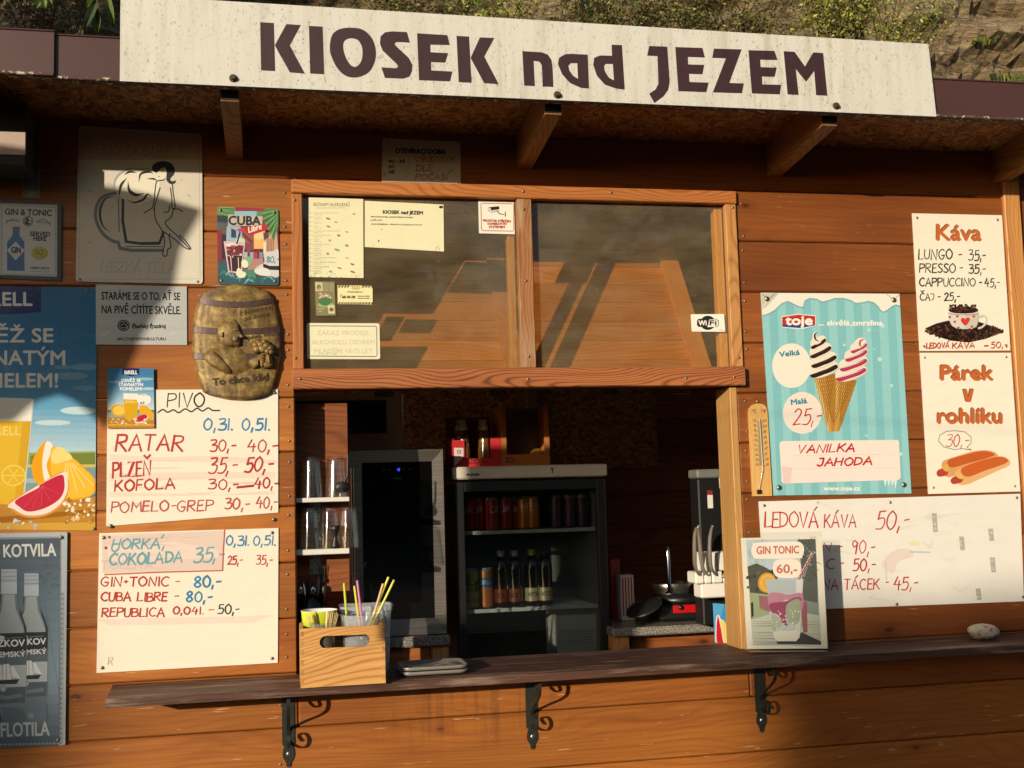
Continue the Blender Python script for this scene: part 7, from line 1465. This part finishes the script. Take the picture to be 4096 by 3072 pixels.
a, b = y_(225, 1350, .50), y_(488, 1205, .50); ctr = (a + b) / 2; m = MB(); ld = (b - a); L = ld.length / 2; ux = ld.normalized(); uy = Vector((.1, 1, .35)).normalized(); uy = (uy - ux * uy.dot(ux)).normalized(); un = ux.cross(uy)
prof = [(1, 0), (1, .006), (.96, .008), (.5, .022), (0, .026)]; n = 30; vs = [ctr + (ux * math.cos(2 * math.pi * j / n) + uy * math.sin(2 * math.pi * j / n) * .9) * L * r + un * h for r, h in prof for j in range(n)]
m.add(vs, [(i * n + j, i * n + (j + 1) % n, (i + 1) * n + (j + 1) % n, (i + 1) * n + j) for i in range(4) for j in range(n)], smooth=True); tag(m.build('pan_lid', M_dplast, None, ctr), 'dark round lid leaning on the counter left of the warmer', 'lid')
a, b = y_(92, 1200, .75), y_(158, 880, .75); m = MB(); m.box(a.x, b.x, .75, .80, zc1 + .001, b.z, .003); tag(m.build('red_packet', plain('red_packet', 'A81C1E', .4, 0, .2, 30), None, (a.x, .75, zc1)), 'tall red packet behind the display fridge edge on the counter', 'packet')
a, b = y_(170, 1250, .68), y_(272, 1010, .68); m = MB(); m.box(a.x, b.x, .68, .74, zc1 + .001, b.z, .003, col=rgb('D8CFC4'))
for k in range(4): m.box(a.x + .008 + k * .013, a.x + .014 + k * .013, .6788, .6795, zc1 + .02, b.z - .01, col=rgb('B0342E'))
tag(m.build('napkin_pack', M_card, None, (a.x, .68, zc1)), 'white pack with red stripes beside the tall red packet', 'packet')
# ---- juice dispenser
Yj = .34
def j_(x, y, Y=Yj): return P(oY[0] + x * oY[2], oY[1] + y * oY[2], Y)
xa, xb = j_(815, 800).x, j_(1010, 300).x + .22; jd = thing('juice_dispenser', 'black drink dispenser with white taps and chrome levers beside the jamb', 'dispenser', (xa, Yj, zc1)); JO = Vector(jd.location)
z1, zt_ = j_(900, 228).z, j_(900, 155).z
m = MB(); m.box(xa, xb, Yj, Yj + .10, zc1 + .001, z1, .006); m.build('housing', M_dplast, jd, JO); m = MB(); m.box(xa - .004, xb + .004, Yj - .006, Yj + .104, z1 + .0005, zt_, .006); m.build('lid', M_grey, jd, JO)
f = Flat(Yj - .0006, (2780, 1870, 2960, 2440)); f.use('Y'); f.poly([(962, 225), (1035, 218), (1040, 306), (967, 310)], 'E6E0D0'); f.hand('25,-', 980, 240, 48, '5A5248', w=66, pen=5); f.mb.build('price_label', inkmat('price_ink', .5, .05), jd, JO)
f = Flat(Yj - .0006, (2780, 1870, 2960, 2440)); f.use('Y'); f.poly([(866, 326), (910, 328), (912, 362), (868, 362)], '8A2A22'); f.poly([(868, 364), (912, 364), (916, 470), (873, 472)], 'E2DDD0'); f.mb.build('hang_tag', inkmat('label_ink', .5, .05), jd, JO)
M_lev = plain('bright_lever', 'E6E2D8', .28, .85, .03, 10); M_wp = plain('white_plastic', 'EFEBE0', .35, 0, .03, 10); Yt = Yj - .10
z0, z1 = j_(900, 1200, Yt).z, j_(900, 1080, Yt).z; zm = j_(900, 985, Yt).z; zu = j_(900, 830, Yt).z
def tapw(xp0, xp1, za, zb__, y0, y1, nm='tap_block'):
    a, b = j_(xp0, 1100, Yt).x, j_(xp1, 1100, Yt).x; m = MB(); m.box(a, b, y0, y1, za, zb__, .005); return m.build(nm, M_wp, jd, JO)
tapw(826, 1110, z0, z1 - .001, Yt + .012, Yj - .001, 'drip_tray')
for k, (xp0, xp1) in enumerate(((776, 850), (852, 912), (914, 1000), (1002, 1100))): tapw(xp0, xp1 - 3, z1, zm - .012 * (k % 2), Yt, Yj - .0015)
for k, (xp0, xp1) in enumerate(((845, 905), (910, 972), (980, 1040), (1050, 1110))): tapw(xp0, xp1, zm + .0005, zu, Yt + .02, Yj - .002, 'spout')
for xs_ in ([(800, 1010), (770, 940), (765, 840), (765, 700), (778, 630)], [(870, 1010), (835, 960), (815, 850), (800, 720), (790, 650), (797, 615)], [(935, 1010), (900, 950), (888, 840), (890, 720), (900, 650), (910, 615)]):
    pts = [j_(x, y, Yt - .012 - .02 * i / len(xs_)) for i, (x, y) in enumerate(catmull(xs_, 4))]; m = MB(); m.tube(pts, [.005 + .0035 * math.sin(math.pi * min(1, i / len(pts) * 1.1)) for i in range(len(pts))], 10); m.build('lever', M_lev, jd, JO)
screw(j_(1003, 1022, Yt - .0005), (0, -1, 0), .008, jd, JO)
s = Sheet([(oY[0] + x * oY[2], oY[1] + y * oY[2]) for x, y in ((914, 1240), (1110, 1252), (1112, 1565), (930, 1560))], .22, .003, '3E9BD2'); s.use('Y'); s.poly([(914, 1240), (1000, 1250), (960, 1400), (925, 1480)], '58ADDC', True); s.poly([(1010, 1250), (1090, 1255), (1070, 1420)], '2F86C2', True)
s.poly([(940, 1560), (935, 1450), (940, 1360), (955, 1335), (970, 1350), (1000, 1450), (1020, 1560)], 'F4EDE4', True); s.poly([(948, 1560), (942, 1450), (948, 1370), (960, 1350), (985, 1460), (1000, 1560)], 'D0263C', True); s.poly([(1000, 1560), (975, 1400), (985, 1370), (1015, 1400), (1040, 1480), (1045, 1560)], 'F0D878', True); s.stroke([(962, 1350), (990, 1480), (1005, 1560)], 6, 'F7E8E4')
s.build('ice_pop_sign', 'blue sign with a red and yellow ice pop inside the right jamb', 'sign', M_gloss)
# ================================================================ AROUND THE KIOSK
# rock face behind the roof
def cliffmat():
    t = NT('sandstone'); v = t.obj()
    st = t.noise(t.mapping(v, (1.6, 1, 11)), 2.2, 9, .72, .8); sp = t.noise(v, 15, 7, .72); big = t.noise(v, .8, 4, .6)
    vo = t.n('ShaderNodeTexVoronoi', feature='DISTANCE_TO_EDGE'); vo.inputs['Scale'].default_value = 1; wv = t.n('ShaderNodeVectorMath', operation='ADD'); t.l(t.mapping(v, (2.2, 2, 7)), wv.inputs[0]); cc = t.n('ShaderNodeCombineXYZ'); t.l(sp, cc.inputs[0]); t.l(st, cc.inputs[2]); t.l(cc.outputs[0], wv.inputs[1]); t.l(wv.outputs[0], vo.inputs['Vector'])
    c = t.ramp(st, [(.30, rgb('40352A')), (.42, rgb('A08560')), (.60, rgb('E0C79A'))]); c = t.mix(t.ramp(sp, [(.34, (1, 1, 1, 1)), (.42, (0, 0, 0, 1))]), c, rgb('241F16')); c = t.mix(t.ramp(vo.outputs['Distance'], [(.0, (.6,) * 3), (.05, (0,) * 3)]), c, rgb('1E1912'))
    c = t.mix(t.math('MULTIPLY', t.ramp(big, [(.54, (0,) * 3), (.66, (1,) * 3)]), .5), c, rgb('4A4A2A'))
    t.l(c, t.b.inputs['Base Color']); t.b.inputs['Roughness'].default_value = .95; t.bump(t.math('ADD', st, sp), 1.0, .14); return t.m
m = MB(); nx, nz = 150, 90; vs = []
for i in range(nz + 1):
    for j in range(nx + 1):
        x = -7 + 16 * j / nx; z = 0 + 9.5 * i / nz
        y = 5.2 + .38 * z * .35 - .9 * mnoise.noise(Vector((x * .35, 0, z * .4))) - .35 * mnoise.noise(Vector((x * .9, 4, z * 2.6))) - .22 * mnoise.noise(Vector((x * 2.2, 9, z * 6.5))) - .10 * mnoise.noise(Vector((x * 6, 3, z * 14)))
        vs.append((x, y, z))
m.add(vs, [(i * (nx + 1) + j, i * (nx + 1) + j + 1, (i + 1) * (nx + 1) + j + 1, (i + 1) * (nx + 1) + j) for i in range(nz) for j in range(nx)], smooth=False)
tag(m.build('rock_slope', cliffmat(), None, (0, 5, 0)), kind='structure')
def leafmat(name, cols, trans=.25):
    t = NT(name); r = t.attr('rnd').outputs['Fac']
    t.l(t.ramp(r, [(i / (len(cols) - 1), rgb(c)) for i, c in enumerate(cols)]), t.b.inputs['Base Color']); t.b.inputs['Roughness'].default_value = .5
    t.b.inputs['Transmission Weight'].default_value = 0; t.b.inputs['Subsurface Weight'].default_value = trans; t.b.inputs['Subsurface Radius'].default_value = (.02, .02, .01); return t.m
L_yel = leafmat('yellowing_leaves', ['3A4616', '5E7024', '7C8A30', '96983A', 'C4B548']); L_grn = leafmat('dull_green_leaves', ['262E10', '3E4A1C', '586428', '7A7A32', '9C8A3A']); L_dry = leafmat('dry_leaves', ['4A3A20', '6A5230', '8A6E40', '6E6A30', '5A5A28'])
L_drk = leafmat('shaded_leaves', ['1E2410', '2E3618', '46502A', '5E5A34', '7A6A48'])  # shade on the left shrubs put into darker leaf colours
M_twig = plain('twig', '6A5238', .9, 0, .3, 30)
def leafcard(m, c, s_, rr, **k):
    a = Vector((rr.uniform(-1, 1), rr.uniform(-1, 1), rr.uniform(-.8, .6))).normalized(); b = a.orthogonal().normalized() * rr.uniform(.32, .5); b.rotate(Matrix.Rotation(rr.uniform(0, 3), 3, a))
    m.add([c - a * s_, c + b * s_, c + a * s_, c - b * s_], [(0, 1, 2, 3)], rnd=rr.random(), **k)
def shrub(px0, px1, py0, py1, Y, n, size, mat, label, seed, stems=7, sprays=26):
    rr = random.Random(seed); a, b = P(px0, py1, Y), P(px1, py0, Y); c = (a + b) / 2; base = Vector((c.x, Y + .35, a.z - .35))
    root = thing('shrub', label, 'shrub', base, 'shrubs on the rock slope'); B0 = base
    m = MB(); tips = []
    for k in range(sprays):
        t = Vector((rr.uniform(a.x, b.x), Y + rr.uniform(-.3, .35), a.z + (b.z - a.z) * rr.betavariate(1.3, 1.1)))
        st = base + Vector((rr.uniform(-.3, .3) * (b.x - a.x), rr.uniform(-.05, .1), 0)); mid = (st + t) / 2 + Vector((rr.uniform(-.1, .1), rr.uniform(-.15, .05), rr.uniform(.05, .2))); pts = [tuple(st), tuple(mid), tuple(t)]
        m.tube(pts, [.010, .006, .002], 4, cap=False); tips.append((st, mid, t))
    m.build('stems', M_twig, root, B0)
    m = MB()
    for k in range(n):
        st, mid, t = tips[rr.randrange(sprays)]; f = rr.random() ** .6; p = (mid.lerp(t, f)) + Vector((rr.gauss(0, .07), rr.gauss(0, .09), rr.gauss(0, .06))); leafcard(m, p, size * rr.uniform(.6, 1.3), rr)
    m.build('leaves', mat, root, B0)
shrub(1880, 2200, -80, 100, 3.9, 884, .019, L_yel, 'bright yellow green shrub just above the K of the name board', 1, sprays=16)
shrub(1400, 1990, -140, 80, 4.3, 2550, .019, L_grn, 'dark green shrub above the middle of the first sign word', 2)
shrub(2250, 2720, -120, 120, 4.2, 3740, .017, L_grn, 'dull green shrub with dead stems above the word nad', 3, sprays=44)
shrub(2640, 3230, -120, 150, 4.0, 4080, .017, L_grn, 'wide dull green shrub behind the right half of the name board', 4, sprays=44)
shrub(3180, 3760, -140, 165, 3.8, 4760, .018, L_yel, 'large sunlit yellow green shrub above the end of the name board', 5, sprays=50)
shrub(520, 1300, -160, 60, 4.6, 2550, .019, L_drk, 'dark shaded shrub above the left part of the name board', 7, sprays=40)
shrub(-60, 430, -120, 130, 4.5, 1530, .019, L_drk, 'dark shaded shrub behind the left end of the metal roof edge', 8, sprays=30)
shrub(2450, 3000, 10, 150, 4.5, 1190, .017, L_dry, 'dry brown shrub low behind the name board', 6)
def tuft(px, py, w, h, Y, label, seed):
    rr = random.Random(seed); c = P(px, py, Y); m = MB()
    for k in range(44):
        b = c + Vector((rr.uniform(-w, w), rr.uniform(-.1, .1), 0)); d = Vector((rr.uniform(-.6, .6), rr.uniform(-.3, .1), 1)) * h * rr.uniform(.4, 1.1); s_ = Vector((.006, 0, 0)); m.add([b - s_, b + s_, b + d * .6 + s_ * .7, b + d * .8 + Vector((d.x * .6, 0, -.05)), b + d * .6 - s_ * .7], [(0, 1, 2, 3, 4)], rnd=rr.random())
    tag(m.build('grass_tuft', L_yel if seed % 2 else L_grn, None, c), label, 'grass', 'grass tufts on the rock slope')
tuft(4050, 352, .16, .20, 3.6, 'long green grass tuft over the right end of the metal roof edge', 12); tuft(3830, 372, .10, .12, 3.7, 'short grass tuft nearer the right end of the name board', 14); tuft(3930, 180, .08, .12, 4.4, 'small grass tuft higher up the bare rock at the right', 16)
# walnut-like sprays hanging in from above at the top left
L_wal = leafmat('broad_leaves', ['2E3A16', '3E4E1E', '556A2A', '6E7E34'])
def spray(pts, leaves, label):
    Y = .9; top = P(*pts[0], Y); root = thing('branch', label, 'branch', top, 'leafy branches over the roof'); m = MB(); m.tube([P(x, y, Y) for x, y in pts], [.006 - .004 * i / len(pts) for i in range(len(pts))], 6); m.build('twig', M_twig, root, top)
    for (x0, y0, x1, y1, w) in leaves:
        a, b = P(x0, y0, Y), P(x1, y1, Y + rng.uniform(-.06, .06)); d = b - a; sd_ = Vector((d.z, 0, -d.x)).normalized() * w * P(1, 0, Y).x * 0 + Vector((d.z, 0, -d.x)).normalized() * w; up = Vector((0, -1, 0)) * .012
        vs = []; prof = [(0, .02), (.15, .5), (.35, .95), (.55, 1), (.75, .72), (.9, .32), (1, .02)]
        for f, q in prof: c = a + d * f + Vector((0, .02 * f * f, 0)); vs += [c - sd_ * q + up, c, c + sd_ * q + up]
        m = MB(); m.add(vs, [(3 * i + j, 3 * i + j + 1, 3 * i + j + 4, 3 * i + j + 3) for i in range(6) for j in (0, 1)], rnd=rng.random()); m.build('leaf', L_wal, root, top)
spray([(430, -90), (400, -20), (372, 30)], [(395, -10), (330, 122, .017), (385, 10), (388, 135, .019), (400, -20), (345, 40, .015), (420, -40), (455, 110, .016), (428, -50), (440, 30, .014), (372, 28), (330, 90, .015)][0:0] or [(395, -15, 332, 122, .019), (380, 20, 388, 136, .020), (402, -25, 336, 30, .016), (420, -50, 455, 108, .017), (425, -60, 436, 40, .015), (375, 28, 345, 100, .014)], 'drooping leafy branch end just left of the name board')
spray([(190, -60), (175, -15)], [(178, -20, 135, 38, .014), (175, -15, 178, 34, .014), (182, -30, 208, 28, .013)], 'few leaf tips dangling at the top left corner')

# wooded bank across the yard (seen only mirrored in the panes) and things that shade the front
def crown(c, rx, ry, rz_, n, size, mat, seed, spread=.42):
    rr = random.Random(seed); m = MB()
    lobes = [(Vector((rr.uniform(-1, 1) * spread * 1.3 * rx, rr.uniform(-1, 1) * spread * ry, rr.uniform(-1, 1) * spread * 1.3 * rz_)), rr.uniform(.34, .52)) for k in range(14)]
    for k in range(n):
        l, s_ = lobes[rr.randrange(14)]; d = Vector((rr.gauss(0, 1), rr.gauss(0, 1), rr.gauss(0, 1))).normalized() * rr.random() ** .4
        leafcard(m, Vector(c) + l + Vector((d.x * rx * s_, d.y * ry * s_, d.z * rz_ * s_)), size * rr.uniform(.6, 1.4), rr)
    return m
L_far = leafmat('far_foliage', ['1E2812', '2A3418', '38421E', '4A4E24'])
def bank_top(x):
    pts = [(-90, 3), (-40, 4), (-22, 6), (-8, 15), (0, 18.5), (6.5, 17.0), (8.3, 12.0), (9.6, 9.0), (12, 11.2), (14.5, 14.0), (18, 17.5), (30, 18), (70, 16)]
    for (a, ya), (b, yb) in zip(pts, pts[1:]):
        if a <= x <= b: return ya + (yb - ya) * (x - a) / (b - a)
    return 4
m = MB(); rr = random.Random(77)
for k in range(7500):
    x = rr.uniform(-50, 40); h = bank_top(x) + 1.2 * mnoise.noise(Vector((x * .5, 0, 0))) + .8 * mnoise.noise(Vector((x * 1.7, 5, 0))); z = h * (1 - rr.random() ** 1.6 * .98); leafcard(m, Vector((x, -44 + rr.uniform(-3, 3) - z * .2, z)), rr.uniform(.35, .85), rr)
tag(m.build('far_wood', L_far, None, (0, -44, 0)), kind='stuff')
m = MB(); n = 60
vs = [(-90 + 3 * j, -47, 0) for j in range(n + 1)] + [(-90 + 3 * j, -50, max(.5, bank_top(max(-89, min(69, -90 + 3 * j))) * .86 - 1.0)) for j in range(n + 1)]
m.add(vs, [(j, j + 1, n + 2 + j, n + 1 + j) for j in range(n)]); tag(m.build('wooded_hill', plain('dark_undergrowth', '2A2E18', .95, 0, .4, 2), None, (0, -47, 0)), kind='structure')

K_ = SUN / SUN.y
def back(p, t): return Vector(p) - K_ * t
# parasol to the left of the photographer: its shadow falls over the left end of the front
pk = [(812, 846), (640, 792), (480, 758), (300, 735), (60, 700), (-260, 660), (-260, 1700), (60, 1690), (150, 1610), (243, 1582), (300, 1604), (370, 1662), (428, 1720), (434, 1690), (468, 1600), (492, 1520), (515, 1474), (556, 1382), (640, 1232), (704, 1138), (726, 1010), (770, 930), (800, 878)]
pts = [back(P(x, y), 2.5) for x, y in pk]; cen = sum(pts, Vector()) / len(pts); apex = cen - K_ * .45
par = thing('parasol', 'large parasol standing left of the viewpoint and shading the signs', 'parasol', (cen.x - 2.3, cen.y - 1.0, 0)); PO = Vector(par.location)
m = MB(); n = len(pts); m.add(pts + [apex] + [p + Vector((0, -.004, .004)) for p in pts] + [apex + Vector((0, -.006, .01))], [(i, (i + 1) % n, n) for i in range(n)] + [(n + 1 + (i + 1) % n, n + 1 + i, 2 * n + 1) for i in range(n)])
m.build('canopy', plain('parasol_cloth', 'C9B98A', .8, 0, .08, 10), par, PO)
m = MB(); m.tube([apex, apex - K_ * .5, Vector((PO.x, PO.y, apex.z + .2)), (PO.x, PO.y, .04)], .022, 10); m.build('pole', M_grey, par, PO); m = MB(); m.lathe([(0, 0), (.28, 0), (.26, .05), (0, .06)], 24, c=PO + Vector((0, 0, .005))); m.build('base', M_grey, par, PO)
# unseen shade sail added before the hatch to keep sun off the inside
sk_ = [(.56, 1.20), (1.05, 1.19), (1.10, 2.10), (.27, 2.105), (.29, 1.53), (.55, 1.52)]; q6 = [back((x, 0, z), 2.6) for x, z in sk_]; q = [q6[0], q6[1], q6[2], q6[3]]
blocker = thing('shade_blocker', 'unseen stepped shade sail strung on thin lines before the hatch', 'shade sail', sum(q, Vector()) / 4); SO = Vector(blocker.location)
m = MB(); tri = geometry.tessellate_polygon([[Vector((x, z, 0)) for x, z in sk_]]); m.add(q6 + [p - K_ * .004 for p in q6], [tuple(t) for t in tri] + [tuple(i + 6 for i in t[::-1]) for t in tri] + [(i, (i + 1) % 6, 6 + (i + 1) % 6, 6 + i) for i in range(6)]); m.build('cloth', plain('blocker_cloth', 'B8A888', .85), blocker, SO)
posts = [Vector((-5.2, -3.6, 0)), Vector((0.7, -6.6, 0))]  # added supports for it, standing out of view
for pp in posts: m = MB(); m.tube([pp, pp + Vector((0, 0, 3.4))], .04, 10); m.build('post', M_grey, blocker, SO)
for a, pp, h in ((q[0], posts[0], 1.2), (q[3], posts[0], 3.3), (q[1], posts[1], 1.2), (q[2], posts[1], 3.3)): m = MB(); m.tube([a, pp + Vector((0, 0, h))], .0015, 5); m.build('line', M_grey, blocker, SO)
# the tree whose branch ends hang in at the top left: it keeps the left of the rock face in dapple
root = thing('tree', 'leafy tree rising behind the left end of the roof', 'tree', (-3.6, 1.6, 0)); TO = Vector(root.location)
crown((-4.3, 1.5, 6.6), 2.1, 1.4, 1.5, 4200, .10, L_wal, 31, .5).build('crown', L_wal, root, TO); m = MB(); m.tube([(-3.6, 1.6, 0), (-3.8, 1.6, 3.0), (-4.2, 1.5, 6.6)], [.16, .12, .05], 10); m.build('trunk', M_twig, root, TO)
# a tree far out to the left front: its soft shade lies over the lower left signs
def tree(c0, t, rx, rz_, n, size, seed, label):
    c = back(c0, t); root = thing('tree', label, 'tree', (c.x, c.y, 0)); TO = Vector(root.location)
    crown(c, rx, rx * .8, rz_, n, size, L_far, seed).build('crown', L_far, root, TO)
    m = MB(); m.tube([(c.x, c.y, 0), (c.x + .1, c.y, c.z * .5), (c.x, c.y, c.z)], [.22, .17, .08], 10); m.build('trunk', M_twig, root, TO)
tree((-1.66, 0, 1.12), 26, .92, .72, 5200, .13, 5, 'dense leafy tree far out to the left front')
tree((3.25, 0, .72), 24, 1.25, .60, 2300, .14, 8, 'thin leafy young tree out in front to the left')
